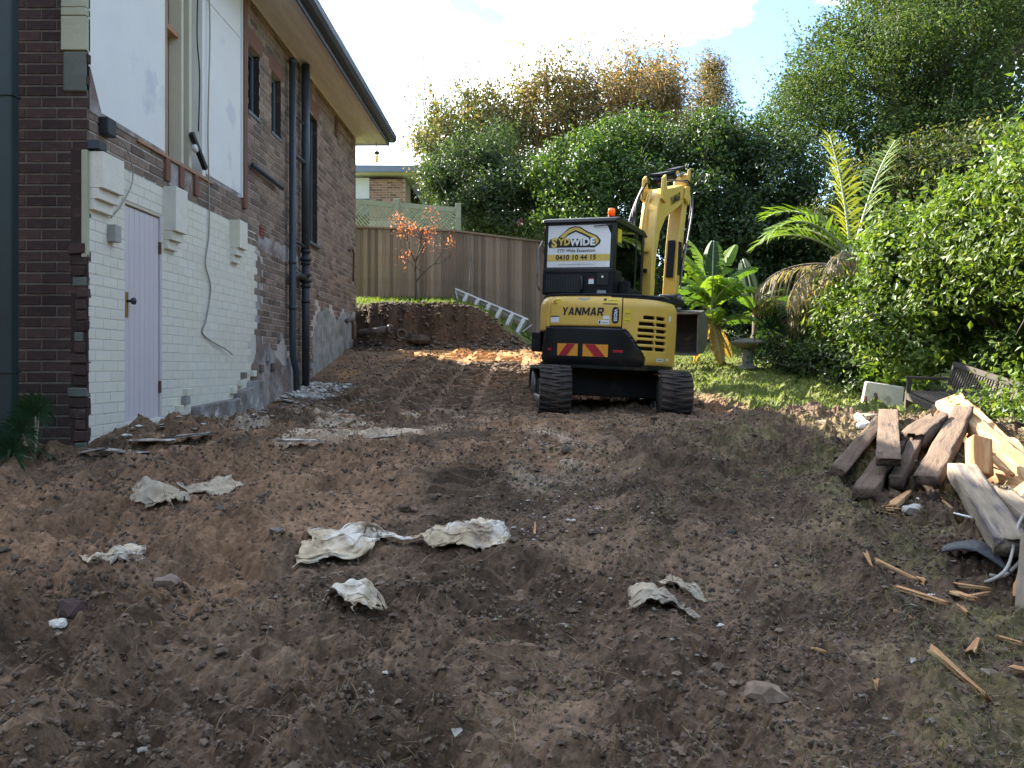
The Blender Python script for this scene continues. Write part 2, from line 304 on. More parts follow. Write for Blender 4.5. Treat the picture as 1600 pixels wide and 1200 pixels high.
mat('cable_black', (0.02,0.02,0.022), .5, .1, 9)
mat('cable_grey', (0.30,0.28,0.24), .6, .1, 9)
mat('meter_grey', (0.34,0.33,0.30), .6, .1, 9)
mat('white_plastic', (0.72,0.72,0.70), .5, .08, 9)
mat('fence_timber', (0.285,0.208,0.143), .9, .3, 6, .6, 40, rnd=.38, stretch=(9,9,.8), col3=(.105,.08,.06), c3scale=3.0, c3lo=.62, c3hi=.74)
mat('lattice_green', (0.30,0.33,0.21), .75, .15, 6, .1, 40)
mat('weatherboard', (0.60,0.62,0.60), .6, .08, 5)
mat('roof_steel', (0.16,0.20,0.25), .5, .1, 5)
mat('aluminium', (0.62,0.64,0.66), .38, .12, 9, .05, 60, metal=.55)
mat('clay_pipe', (0.17,0.135,0.11), .75, .3, 9, .4, 40, col3=(.08,.055,.04), c3scale=6)
mat('yellow_paint', (0.66,0.425,0.08), .42, .08, 5, .02, 60, coat=.2, col2=(.54,.37,.11), c2scale=1.6, c2lo=.48, c2hi=.72, col3=(.30,.22,.10), c3scale=9, c3lo=.64, c3hi=.8)
mat('black_paint', (0.009,0.0095,0.011), .3, .25, 6, .02, 60, spec=.35, col3=(.045,.037,.03), c3scale=5, c3lo=.6, c3hi=.85)
mat('black_plastic', (0.011,0.011,0.012), .6, .25, 14, .1, 80, spec=.2, col3=(.045,.037,.03), c3scale=4, c3lo=.58, c3hi=.85)
mat('rubber', (0.040,0.034,0.031), .85, .35, 9, .4, 50, col2=(.085,.062,.047), c2scale=3.5, c2lo=.46, c2hi=.62)
mat('steel_worn', (0.20,0.195,0.19), .45, .3, 10, .2, 60, metal=.6, col3=(.10,.075,.055), c3scale=5)
mat('chrome', (0.75,0.75,0.76), .15, .05, 5, metal=1)
mat('bucket_dark', (0.045,0.042,0.04), .6, .35, 9, .3, 50, col3=(.12,.09,.065), c3scale=5)
mat('sign_white', (0.72,0.73,0.72), .35, .03, 5, coat=.3)
mat('sign_yellow', (0.64,0.47,0.10), .4, .05, 5)
mat('ink_black', (0.012,0.012,0.014), .5, .05, 5)
mat('ink_grey', (0.30,0.30,0.30), .5, .05, 5)
mat('sticker_yellow', (0.70,0.52,0.04), .4, .05, 5)
mat('chev_orange', (0.72,0.30,0.03), .35, .05, 5)
mat('chev_red', (0.36,0.018,0.03), .35, .05, 5)
mat('beacon_orange', (0.85,0.24,0.01), .2, .05, 5, coat=.6, transl=.25)
mat('timber_old', (0.15,0.10,0.066), .9, .4, 7, .9, 22, rnd=.25, col3=(.06,.043,.032), c3scale=5, c3lo=.56, c3hi=.66, stretch=(.5,4,4))
mat('timber_pale', (0.27,0.215,0.15), .88, .4, 6, .9, 20, rnd=.15, col2=(.13,.105,.10), c2scale=4, c2lo=.5, c2hi=.62, stretch=(.5,4,4))
mat('timber_fresh', (0.50,0.25,0.105), .85, .3, 9, .8, 30, rnd=.15, col2=(.58,.38,.19), c2scale=4, col3=(.3,.15,.07), c3scale=11, stretch=(.5,4,4))
mat('bench_wood', (0.085,0.07,0.058), .85, .3, 9, .4, 40, rnd=.15)
mat('cloth', (0.54,0.43,0.28), .95, .2, 12, .5, 160, col2=(.72,.66,.56), c2scale=4, c2lo=.46, c2hi=.6, col3=(.17,.115,.07), c3scale=7, c3lo=.46, c3hi=.64)
mat('cloth_dirty', (0.42,0.34,0.24), .95, .25, 12, .5, 160, col2=(.42,.37,.29), c2scale=6, col3=(.14,.10,.07), c3scale=6, c3lo=.55, c3hi=.68)
mat('bark', (0.13,0.105,0.082), .95, .35, 12, .8, 40)
mat('leaf', (.05,.09,.02), .6, .12, 3, attr='Col', transl=.36, spec=.2)
mat('leaf_gloss', (.05,.09,.02), .5, .12, 3, attr='Col', transl=.33, spec=.3)
mat('grass', (.07,.12,.02), .6, .15, 3, attr='Col', transl=.35, spec=.3)
mat('stone_white', (0.62,0.58,0.50), .9, .15, 8, .5, 40, col3=(.4,.35,.28), c3scale=6)
mat('stone_grey', (0.20,0.19,0.17), .95, .3, 8, .6, 40, col3=(.10,.12,.08), c3scale=5)
mat('black_sheet', (0.035,0.036,0.04), .35, .3, 9, .6, 40, col3=(.15,.14,.13), c3scale=9)
mat('petal', (0.75,0.18,0.28), .6, .1, 9, transl=.3)
mat('bulb_glass', (0.75,0.72,0.6), .2, .05, 5, transl=.3)
mat('added_tree_belt', (.022,.035,.014), .95, .4, .6)
def glass_mat(name, tint, refl):
    m = bpy.data.materials.new(name); m.use_nodes = True; t = m.node_tree; n = t.nodes; n.remove(n['Principled BSDF'])
    tr = n.new('ShaderNodeBsdfTransparent'); tr.inputs[0].default_value = (*tint, 1); gl = n.new('ShaderNodeBsdfGlossy'); gl.inputs['Roughness'].default_value = .03
    fr = n.new('ShaderNodeFresnel'); fr.inputs['IOR'].default_value = 1.5; ad = n.new('ShaderNodeMath'); ad.inputs[1].default_value = refl
    ms = n.new('ShaderNodeMixShader'); l = t.links.new
    l(fr.outputs[0], ad.inputs[0]); l(ad.outputs[0], ms.inputs[0]); l(tr.outputs[0], ms.inputs[1]); l(gl.outputs[0], ms.inputs[2]); l(ms.outputs[0], n['Material Output'].inputs[0])
    MATS[name] = m
glass_mat('glass_dark', (.12, .14, .15), .06)
glass_mat('glass_cab', (.36, .55, .48), .0)
# ------------------------------------------------------------------ ground
rng = np.random.default_rng(7)
def soil_colour(x, y, z):
    n = fbm(x * .8, y * .8, 4, 101); n2 = fbm(x * 2.6, y * 2.6, 4, 111); n3 = fbm(x * 7, y * 7, 3, 121)
    dark = np.array([.046, .033, .024]); mid = np.array([.105, .074, .052]); red = np.array([.150, .095, .060]); pale = np.array([.30, .26, .21]); orange = np.array([.36, .20, .085]); green = np.array([.060, .068, .026])
    c = dark[None] + (mid - dark)[None] * np.clip((n2 - .3) * 2.4, 0, 1)[:, None]
    def mixin(c, col, m): return c * (1 - m[:, None]) + col[None] * m[:, None]
    c = mixin(c, mid * 1.15, sstep(6.4, 8.4, y) * .5)
    c = mixin(c, red, np.clip(sstep(.50, .66, n) * sstep(1.6, .2, x) * .7 + sstep(6.0, 7.5, y) * sstep(10.5, 9.2, y) * sstep(1.4, .3, x) * sstep(.35, .6, n2) * .85, 0, 1))
    c = mixin(c, red * .95, sstep(-1.2, -2.6, x) * sstep(5.6, 3.6, y) * sstep(.36, .56, n2) * .6)
    c = mixin(c, pale, sstep(-.2, -1.2, x) * sstep(6.2, 7.0, y) * sstep(10.8, 9.6, y) * sstep(.48, .62, n2) * .75)
    c = mixin(c, pale * .8, sstep(.35, .0, np.abs(x - .15 - .3*(n-.5))) * sstep(4.6, 5.3, y) * sstep(7.4, 6.6, y) * sstep(.45, .65, n2) * .6)
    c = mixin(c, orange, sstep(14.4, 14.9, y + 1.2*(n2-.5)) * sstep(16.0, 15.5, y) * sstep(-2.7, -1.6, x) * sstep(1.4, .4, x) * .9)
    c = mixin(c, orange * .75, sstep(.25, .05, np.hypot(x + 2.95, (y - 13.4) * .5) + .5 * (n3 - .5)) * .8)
    c = mixin(c, red * 1.1, sstep(1.8, 2.6, x) * sstep(8.6, 9.6, y) * sstep(13, 11.5, y) * sstep(.34, .5, n2) * .85)
    c = mixin(c, green, sstep(.5, 2.2, x + 1.4*(n-.5)) * sstep(8.6, 6.5, y) * sstep(.44, .6, n2) * .55)
    lawn = np.maximum(sstep(2.55, 3.0, x + .5 * (n - .5)) * sstep(8.6, 9.8, y + .6 * (n2 - .5)), sstep(16.5, 16.9, y + .3 * (n3 - .5)))
    lawn = np.maximum(lawn, sstep(2.0, 2.5, x + .8 * (n2 - .5)) * sstep(11.8, 12.6, y)) * sstep(0, 1, 1.0 + 0 * x)
    c = mixin(c, np.array([.075, .095, .030]), lawn * .9)
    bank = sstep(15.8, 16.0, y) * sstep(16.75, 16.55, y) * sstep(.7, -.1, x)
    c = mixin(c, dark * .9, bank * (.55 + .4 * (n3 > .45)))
    return c * np.array([1.07, 1.0, .90]) * (.86 + 1.35 * n3)[:, None]
def grid_patch(xs, ys):
    X, Y = np.meshgrid(xs, ys); x = X.ravel(); y = Y.ravel(); z = G(x, y, True); nx, ny = len(xs), len(ys)
    i = np.arange(nx * ny).reshape(ny, nx); q = np.stack([i[:-1,:-1], i[:-1,1:], i[1:,1:], i[1:,:-1]], -1).reshape(-1, 4)
    return np.stack([x, y, z], 1), q
xs = np.concatenate([[-400, -150, -60, -25, -12, -8, -6], np.arange(-4.9, 5.9, .0205), [6.4, 7, 8, 10, 14, 25, 60, 150, 400]])
ys = np.concatenate([[-60, -25, -10, -4, -1, .4], np.geomspace(1.3, 8.0, 330)[:-1], np.geomspace(8.0, 17.6, 400), [18.2, 19, 20, 22, 25, 30, 40, 60, 120, 250, 400]])
V, Q = grid_patch(xs, ys)
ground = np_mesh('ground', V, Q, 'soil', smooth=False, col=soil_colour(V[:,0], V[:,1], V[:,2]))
tag(ground, 'churned brown soil of the excavated yard rising towards the fence', kind='structure')
# ------------------------------------------------------------------ loose clods, pebbles and plaster crumbs (nobody could count them)
def rocks(name, x, y, size, m, sink=.35, seed=0, flat=.75, label=None, cat=None):
    r = np.random.default_rng(seed); n = len(x)
    base = np.array([(1,0,0),(-1,0,0),(0,1,0),(0,-1,0),(0,0,1),(0,0,-1),(.6,.6,.55),(-.6,.6,.5),(.6,-.6,.5),(-.6,-.6,.55)], float)
    F_ = np.array([(4,6,7),(4,7,9),(4,9,8),(4,8,6),(0,2,6),(6,2,7),(2,1,7),(1,9,7),(1,3,9),(3,8,9),(3,0,8),(0,6,8),(5,2,0),(5,1,2),(5,3,1),(5,0,3)])
    v = base[None] * (1 + .5 * (r.random((n, 10, 3)) - .5)) * size[:, None, None] * np.array([1, 1, flat])[None, None] * (.7 + .6 * r.random((n, 1, 3)))
    a = r.random(n) * 6.283; c, s = np.cos(a)[:, None], np.sin(a)[:, None]
    vx = v[..., 0] * c - v[..., 1] * s; vy = v[..., 0] * s + v[..., 1] * c
    z = G(x, y, True); P = np.stack([vx + x[:, None], vy + y[:, None], v[..., 2] + (z + size * (flat - sink) * .6)[:, None]], -1).reshape(-1, 3)
    q = (F_[None] + (np.arange(n) * 10)[:, None, None]).reshape(-1, 3)
    o = np_mesh(name, P, q, m, rnd=np.repeat(r.random(n), 10)); tag(o, label, cat, kind='stuff'); return o
def scatter(n, x0, x1, y0, y1, dens, seed):
    r = np.random.default_rng(seed); x = r.uniform(x0, x1, n); y = np.exp(r.uniform(np.log(y0), np.log(y1), n)); k = r.random(n) < dens(x, y); return x[k], y[k], r
def free(x, y): return (x > -3.3) | (y < 6.3)
x, y, r = scatter(16000, -4.5, 4.6, 1.9, 9.6, lambda x, y: free(x, y) * (.15 + 1.1 * sstep(.42, .62, fbm(x*1.6, y*1.6, 3, 201))), 3)
rocks('soil_clods', x, y, .004 + .013 * r.random(len(x))**3 + .022 * r.random(len(x))**16, 'clod', seed=4, flat=.6, sink=.5, label='crumbly brown clods strewn over the churned soil', cat='soil')
x, y, r = scatter(2600, -3.2, 2.5, 9.0, 16.2, lambda x, y: .3 + 0*x, 5)
rocks('far_soil_clods', x, y, .01 + .03 * r.random(len(x))**4, 'clod', seed=6, label='scattered clods on the tracked slope below the fence', cat='soil')
x, y, r = scatter(6500, -4.4, 4.6, 1.9, 9.5, lambda x, y: free(x, y) * (.05 + sstep(.5, .68, fbm(x*1.1+5, y*1.1, 3, 211))), 8)
rocks('pebbles', x, y, .003 + .007 * r.random(len(x))**3 + .010 * r.random(len(x))**12, 'pebble', seed=9, label='small pale pebbles and chips lying all over the soil', cat='pebbles')
x, y, r = scatter(5200, -3.42, -.2, 6.3, 11.6, lambda x, y: free(x, y) * sstep(.8, .0, (x + 3.3 - .25 * (y - 7)) * .9) * (.3 + sstep(.4, .6, fbm(x*2, y*2, 3, 221))), 12)
rocks('plaster_rubble', x, y, .008 + .038 * r.random(len(x))**4, 'plaster_rubble', seed=13, flat=.4, label='broken plaster and mortar rubble along the foot of the white wall', cat='rubble')
x, y, r = scatter(900, -3.4, -2.5, 11.5, 12.8, lambda x, y: sstep(.8, .1, x + 3.3), 14)
rocks('mortar_rubble', x, y, .02 + .05 * r.random(len(x))**2, 'plaster_rubble', seed=15, flat=.6, label='heap of grey mortar lumps at the foot of the drain pipes', cat='rubble')
x, y, r = scatter(1400, -.6, .9, 4.4, 7.5, lambda x, y: np.exp(-((x-.2)/.35)**2) * .8, 16)
rocks('mortar_crumbs', x, y, .004 + .011 * r.random(len(x))**3, 'plaster_rubble', seed=17, label='thin trail of pale mortar crumbs across the middle of the yard', cat='rubble')
x, y, r = scatter(3600, -3.3, .6, 15.75, 16.7, lambda x, y: .6 + 0*x, 18)
rocks('bank_clods', x, y, .012 + .045 * r.random(len(x))**4, 'clod', seed=19, label='dark crumbling clods on the cut bank below the fence', cat='soil')
def crumbs(name, x, y, size, m, label, seed):
    """tens of thousands of crumbs: one small lump set on every point by geometry nodes"""
    me = bpy.data.meshes.new(name); z = G(x, y, True) + size * .15; me.vertices.add(len(x)); me.vertices.foreach_set('co', np.stack([x, y, z], 1).astype(np.float32).ravel())
    a = me.attributes.new('size', 'FLOAT', 'POINT'); a.data.foreach_set('value', size.astype(np.float32)); o = bpy.data.objects.new(name, me); COL.objects.link(o); me.materials.append(MATS[m])
    t = bpy.data.node_groups.new(name, 'GeometryNodeTree'); t.interface.new_socket('Geometry', in_out='INPUT', socket_type='NodeSocketGeometry'); t.interface.new_socket('Geometry', in_out='OUTPUT', socket_type='NodeSocketGeometry')
    n = t.nodes; l = t.links.new; gi = n.new('NodeGroupInput'); go = n.new('NodeGroupOutput'); ip = n.new('GeometryNodeInstanceOnPoints'); ico = n.new('GeometryNodeMeshIcoSphere'); ico.inputs['Radius'].default_value = 1; ico.inputs['Subdivisions'].default_value = 2
    sp = n.new('GeometryNodeSetPosition'); nz_ = n.new('ShaderNodeTexNoise'); nz_.inputs['Scale'].default_value = 1.3; sub_ = n.new('ShaderNodeVectorMath'); sub_.operation = 'SUBTRACT'; sub_.inputs[1].default_value = (.5, .5, .5); sc_ = n.new('ShaderNodeVectorMath'); sc_.operation = 'SCALE'; sc_.inputs['Scale'].default_value = 2.4
    l(nz_.outputs['Color'], sub_.inputs[0]); l(sub_.outputs[0], sc_.inputs[0]); l(sc_.outputs[0], sp.inputs['Offset']); l(ico.outputs['Mesh'], sp.inputs['Geometry'])
    sm = n.new('GeometryNodeSetMaterial'); sm.inputs['Material'].default_value = MATS[m]; l(sp.outputs[0], sm.inputs[0])
    at = n.new('GeometryNodeInputNamedAttribute'); at.data_type = 'FLOAT'; at.inputs['Name'].default_value = 'size'
    rv = n.new('FunctionNodeRandomValue'); rv.data_type = 'FLOAT_VECTOR'; rv.inputs['Max'].default_value = (6.28, 6.28, 6.28); rv.inputs['Seed'].default_value = seed
    l(gi.outputs[0], ip.inputs['Points']); l(sm.outputs[0], ip.inputs['Instance']); l(at.outputs['Attribute'], ip.inputs['Scale']); l(rv.outputs['Value'], ip.inputs['Rotation']); l(ip.outputs[0], go.inputs[0])
    md = o.modifiers.new('scatter', 'NODES'); md.node_group = t; return tag(o, label, 'soil', kind='stuff')
x, y, r = scatter(110000, -4.5, 4.6, 1.9, 9.8, lambda x, y: free(x, y) * (np.abs(x) < y * .72 + .2) * (.25 + 1.0 * sstep(.36, .6, fbm(x*1.9, y*1.9, 3, 301))), 51)
crumbs('soil_crumbs', x, y, .0022 + .0085 * r.random(len(x))**2.5 + .008 * r.random(len(x))**10, 'clod', 'fine soil crumbs covering the churned yard', 5)
x, y, r = scatter(7000, -3.3, 2.4, 9.4, 16.4, lambda x, y: .9 + 0 * x, 52)
crumbs('slope_crumbs', x, y, .006 + .014 * r.random(len(x))**3, 'clod', 'soil crumbs on the tracked slope', 6)
# ------------------------------------------------------------------ grass
def blades(name, x, y, h, wd, col, seed, label, lean=.6, flatness=0.0):
    r = np.random.default_rng(seed); n = len(x); z = G(x, y, True) - .004
    a = r.random(n) * 6.283; d = np.stack([np.cos(a), np.sin(a)], 1); ln = (.15 + lean * r.random(n)) * h
    s = np.stack([-d[:, 1], d[:, 0]], 1) * (wd / 2)[:, None]
    up = h * (1 - flatness * r.random(n))
    b = np.stack([x, y, z], 1); P = np.zeros((n, 5, 3))
    P[:, 0] = b; P[:, 0, :2] -= s; P[:, 1] = b; P[:, 1, :2] += s
    m = b.copy(); m[:, :2] += d * (ln * .35)[:, None]; m[:, 2] += up * .62
    P[:, 2] = m; P[:, 2, :2] += s * .8; P[:, 3] = m; P[:, 3, :2] -= s * .8
    P[:, 4] = b; P[:, 4, :2] += d * ln[:, None]; P[:, 4, 2] += up * .98
    i = (np.arange(n) * 5)[:, None]
    q = np.concatenate([i + np.array([[0, 1, 2]]), i + np.array([[0, 2, 3]]), i + np.array([[3, 2, 4]])])
    o = np_mesh(name, P.reshape(-1, 3), q, 'grass', col=np.repeat(col, 5, 0)); return tag(o, label, 'grass', kind='stuff')
def gcol(n, r, a=(.055,.085,.018), b=(.15,.19,.045), dry=.15):
    t = r.random((n, 1)); c = np.array(a) * (1-t) + np.array(b) * t; k = r.random(n) < dry; c[k] = np.array([.24, .19, .10]) * (.6 + .6 * r.random((k.sum(), 1))); return c
def tufts(nt_, per, x0, x1, y0, y1, dens, spread, seed):
    x, y, r = scatter(nt_, x0, x1, y0, y1, dens, seed); k = np.repeat(np.arange(len(x)), per)
    return x[k] + r.normal(0, spread, len(k)), y[k] + r.normal(0, spread, len(k)), r
x, y, r = tufts(12000, 9, -1.2, 4.8, 1.9, 8.6, lambda x, y: sstep(-.6, 2.0, x + 2.2*(fbm(x*.9, y*.9, 3, 231)-.5)) * sstep(.42, .62, fbm(x*2.1, y*2.1, 3, 241)), .035, 21)
blades('torn_grass', x, y, .012 + .034 * r.random(len(x)), .0035 + .002 * r.random(len(x)), gcol(len(x), r, (.065,.08,.028), (.15,.16,.065), .45), 22, 'torn tufts of grass left in the churned soil on the right', 1.9, .8)
x, y, r = tufts(600, 6, -3.8, 1.0, 1.9, 6.5, lambda x, y: sstep(.5, .7, fbm(x*1.3+3, y*1.3, 3, 251)), .03, 23)
blades('straw_tufts', x, y, .015 + .04 * r.random(len(x)), .0025 + .0015 * r.random(len(x)), gcol(len(x), r, (.12,.11,.05), (.25,.21,.12), .8), 24, 'sparse straw and grass wisps in the bare soil on the left', 1.8, .8)
x, y, r = scatter(13000, -4.2, 4.6, 1.9, 9.5, lambda x, y: free(x, y) * (.3 + .7 * sstep(.4, .6, fbm(x*1.5+8, y*1.5, 3, 311))), 27)
blades('dry_litter', x, y, .02 + .06 * r.random(len(x))**2, .003 + .003 * r.random(len(x)), np.array([.26, .19, .115]) * (.35 + .9 * r.random((len(x), 1))), 28, 'dry roots, twigs and straw bits lying on the soil', 1.6, .95)
n = 30000; r = np.random.default_rng(31); x = r.uniform(1.6, 6.2, n); y = r.uniform(8.6, 16.5, n)
k = np.maximum(sstep(2.75, 3.05, x + .6*(fbm(x*1.2, y*1.2, 3, 261)-.5)) * sstep(8.8, 9.6, y), sstep(2.1, 2.6, x + .8*(fbm(x*2, y*2, 3, 271)-.5)) * sstep(11.7, 12.6, y)) * (.25 + sstep(.36, .55, fbm(x*1.5, y*1.5, 3, 281))) > r.random(n); x, y = x[k], y[k]
blades('lawn_grass', x, y, .03 + .05 * r.random(len(x)), .007 + .004 * r.random(len(x)), gcol(len(x), r, (.10,.165,.024), (.22,.30,.06), .08), 32, 'short lawn strip running past the hedge on the right', 1.0, .4)
n = 26000; r = np.random.default_rng(33); x = r.uniform(-3.9, 1.9, n); y = r.uniform(16.25, 19.0, n); k = ((G(x, y) > 2.65) | (x > -.95)) & (r.random(n) < .12 + .88 * sstep(.42, .6, fbm(x*1.7, y*1.7, 3, 291))) & (y > 16.5 + .5 * sstep(-1, .2, x)); x, y = x[k], y[k]
blades('terrace_grass', x, y, .03 + .10 * r.random(len(x))**2.5, .009 + .006 * r.random(len(x)), gcol(len(x), r, (.06,.11,.016), (.17,.24,.04), .06), 34, 'green grass on the terrace above the cut bank by the fence', 1.0, .3)
# ------------------------------------------------------------------ the brick house on the left
XW, YF, YB = -3.44, 6.5, 16.62            # side wall plane, front plane, far corner
CH, BL = .086, .24                        # course height and brick length with joints
Z0 = .70
house = thing('brick_house', 'two storey brown brick house with a white painted lower wall, half stripped', 'house', (XW, YF, .9))
def cells(a0, a1, b0, b1, holes):
    A = sorted({a0, a1, *[max(a0, min(a1, v)) for h in holes for v in h[:2]]}); B = sorted({b0, b1, *[max(b0, min(b1, v)) for h in holes for v in h[2:]]})
    for i in range(len(A)-1):
        for j in range(len(B)-1):
            ca, cb = (A[i]+A[i+1])/2, (B[j]+B[j+1])/2
            if not any(h[0] < ca < h[1] and h[2] < cb < h[3] for h in holes): yield A[i], A[i+1], B[j], B[j+1]
DOOR = (7.10, 7.82, 1.10, 3.03)
WIN1, WIN2, WINB = (10.24, 10.68, 4.76, 5.57), (11.16, 11.60, 4.76, 5.57), (12.72, 13.60, 3.56, 5.64)
STRIP = (6.3, 10.06, 3.60, 6.3)           # the stripped upper wall: sheets and studs
HOLES = [DOOR, WIN1, WIN2, WINB, STRIP]
WHITE_END = 10.52
def is_white(y, z): return y < WHITE_END and z < 3.30 - (.17 if y > 9.7 else 0) + .0
# mortar bed with the openings left out
mw = MB(); mb = MB()
for y0, y1, z0, z1 in cells(YF + .03, YB, Z0, 6.16, HOLES + [(YF - 1, WHITE_END, Z0 - 1, 3.30)]): mb.box(XW - .12, XW - .007, y0, y1, z0, z1)
for y0, y1, z0, z1 in cells(YF + .03, WHITE_END, Z0, 3.30, HOLES): mw.box(XW - .12, XW - .0022, y0, y1, z0, z1)
mb.build('mortar_bed', 'mortar', house); mw.build('painted_mortar_bed', 'mortar_white', house)
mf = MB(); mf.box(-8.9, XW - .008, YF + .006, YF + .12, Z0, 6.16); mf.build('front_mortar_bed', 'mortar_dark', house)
core = MB(); core.box(-9.0, XW - .30, YF + .3, YB - .02, -.2, 6.2); core.box(-9.0, XW - .14, YF + .121, YF + .29, -.2, 6.2); core.box(-9, XW - .02, YB - .019, YB - .004, Z0, 6.16); core.build('inner_wall', 'black_plastic', house)
# bricks: rectangles in the wall, cut at the openings
def brick_rects(a0, a1, z0, z1, holes, seed):
    rr = random.Random(seed); k = 0; z = z0
    while z < z1 - .02:
        off = 0 if k % 2 == 0 else -BL / 2; a = a0 + off
        while a < a1 - .01:
            p, q = max(a, a0), min(a + BL - .010, a1); zt = min(z + CH - .010, z1)
            for h in holes:
                if h[2] < (z + zt) / 2 < h[3]:
                    if p < h[0] < q: q = h[0]
                    elif p < h[1] < q: p = h[1]
                    elif h[0] <= p and q <= h[1]: q = p
            if q - p > .03: yield p, q, z, zt
            a += BL
        z += CH; k += 1
def brick_mesh(l, h, d, c=.004):
    """one brick lying on its back: length along x, height along z, the face at y = 0, with a chamfered arris"""
    x, z = l/2, h/2
    vs = [(-x,d,-z),(x,d,-z),(x,d,z),(-x,d,z),(-x,c,-z),(x,c,-z),(x,c,z),(-x,c,z),(-x+c,0,-z+c),(x-c,0,-z+c),(x-c,0,z-c),(-x+c,0,z-c)]
    return vs, [(4,5,9,8),(5,6,10,9),(6,7,11,10),(7,4,8,11),(8,9,10,11),(0,1,5,4),(1,2,6,5),(2,3,7,6),(3,0,4,7)]
BM = {}
def brick_data(l, h, m):
    key = (round(l, 2), round(h, 2), m)
    if key not in BM:
        me = bpy.data.meshes.new('brick'); bmv = brick_mesh(l + (.004 if m == 'brick_white' else 0), h + (.004 if m == 'brick_white' else 0), .05, .0016 if m == 'brick_white' else .004); me.from_pydata(bmv[0], [], bmv[1]); me.materials.append(MATS[m]); BM[key] = me
    return BM[key]
rb = random.Random(5); allb = []
for p, q, z, zt in brick_rects(YF, YB, Z0, 6.16, HOLES + [(YF-1, 6.52, Z0, 9)], 1):
    y, zc = (p+q)/2, (z+zt)/2
    if 10.3 < y < 12.6 and zc < 1.75 + .25*math.sin(y*5): continue            # rendered over
    if 10.52 < y < 10.75 and zc < 3.2 and rb.random() < .75: continue           # torn edge
    if y > 13.3 and zc < 2.55 + .12*math.sin(y*7) : continue                    # rendered plinth towards the back corner
    allb.append(('S', p, q, z, zt, 'brick_white' if is_white(y, zc) else 'brick_brown', 6.5 + (y - 6.5)))
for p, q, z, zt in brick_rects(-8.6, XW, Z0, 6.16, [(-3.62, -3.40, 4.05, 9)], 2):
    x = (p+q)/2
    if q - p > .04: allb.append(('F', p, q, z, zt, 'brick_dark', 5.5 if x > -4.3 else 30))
def in_frame(b):
    f, p, q, z, zt, m, pr = b
    P = (XW, (p+q)/2, z) if f == 'S' else ((p+q)/2, YF, z)
    u = VX + F * P[0] / P[1]; v = VY - F * (P[2] - EYE) / P[1]
    return 0 < u < 1600 and v > -5 and z > np.interp(P[1], PY, PZ) - .15
vis = sorted([b for b in allb if in_frame(b)], key=lambda b: b[6]); near = set(id(b) for b in vis[:300])
rest = {}
for b in allb:
    f, p, q, z, zt, m, pr = b; l, h = q - p, zt - z; dep = rb.uniform(-.0025, .0025) * (.2 if m == 'brick_white' else 1)
    c = (XW + dep, (p+q)/2, (z+zt)/2) if f == 'S' else ((p+q)/2, YF + dep, (z+zt)/2); rot = R(90) if f == 'S' else 0
    if id(b) in near:
        o = bpy.data.objects.new('brick', brick_data(l, h, m)); COL.objects.link(o); setpar(o, house); o.location = c; o.rotation_euler = ((rb.uniform(-.012, .012) if m != 'brick_white' else 0), rb.uniform(-.01, .01), rot); o.scale = (l / round(l, 2), 1, h / round(h, 2))
    else: rest.setdefault(m, []).append((l, h, c, f))
for m, L_ in rest.items():
    V_, F_, rn = [], [], []
    for l, h, c, f in L_:
        vs_, fs_ = brick_mesh(l + (.004 if m == 'brick_white' else 0), h + (.004 if m == 'brick_white' else 0), .05, .0016 if m == 'brick_white' else .004); b0 = len(V_); t = rb.random()
        for a, d, e in vs_: V_.append((c[0] - d, c[1] + a, c[2] + e) if f == 'S' else (c[0] + a, c[1] + d, c[2] + e)); rn.append(t)
        F_ += [tuple(b0 + i for i in q4) for q4 in fs_]
    o = np_mesh({'brick_white': 'painted_brickwork', 'brick_brown': 'brickwork', 'brick_dark': 'front_brickwork'}[m], V_, F_, m, house, rnd=rn); o['kind'] = 'stuff'
# rendered patches: torn cement strip, plinth, back corner
def slab(name, poly, m, d0, d1, jitter=.02, seed=0):
    rr = random.Random(seed); pts = []
    for i in range(len(poly)):
        a, b = poly[i], poly[(i+1) % len(poly)]; n = max(1, int(math.hypot(b[0]-a[0], b[1]-a[1]) / .09))
        pts += [(a[0]+(b[0]-a[0])*k/n + rr.uniform(-jitter, jitter), a[1]+(b[1]-a[1])*k/n + rr.uniform(-jitter, jitter)) for k in range(n)]
    return MB().prism(pts, 0, XW + d0, XW + d1).build(name, m, house)
slab('cement_render', [(10.3, .7), (12.75, .8), (12.75, 1.5), (12.2, 1.78), (11.6, 1.6), (11.0, 1.92), (10.5, 1.75), (10.3, 1.5)], 'cement_wash', -.06, .006, .03, 1)
slab('torn_mortar', [(10.535, 1.7), (10.78, 1.8), (10.72, 2.3), (10.8, 2.7), (10.7, 3.02), (10.535, 3.06)], 'cement_wash', -.06, -.004, .025, 2)
slab('render_plinth', [(13.25, .9), (16.60, 1.2), (16.60, 2.52), (15.8, 2.66), (15.0, 2.42), (14.2, 2.62), (13.6, 2.45), (13.25, 2.0)], 'lichen_cement', -.06, .004, .03, 3)
slab('render_band', [(10.6, 3.08), (12.6, 3.06), (12.6, 3.22), (11.8, 3.30), (10.6, 3.26)], 'cement_wash', -.05, .005, .02, 5)
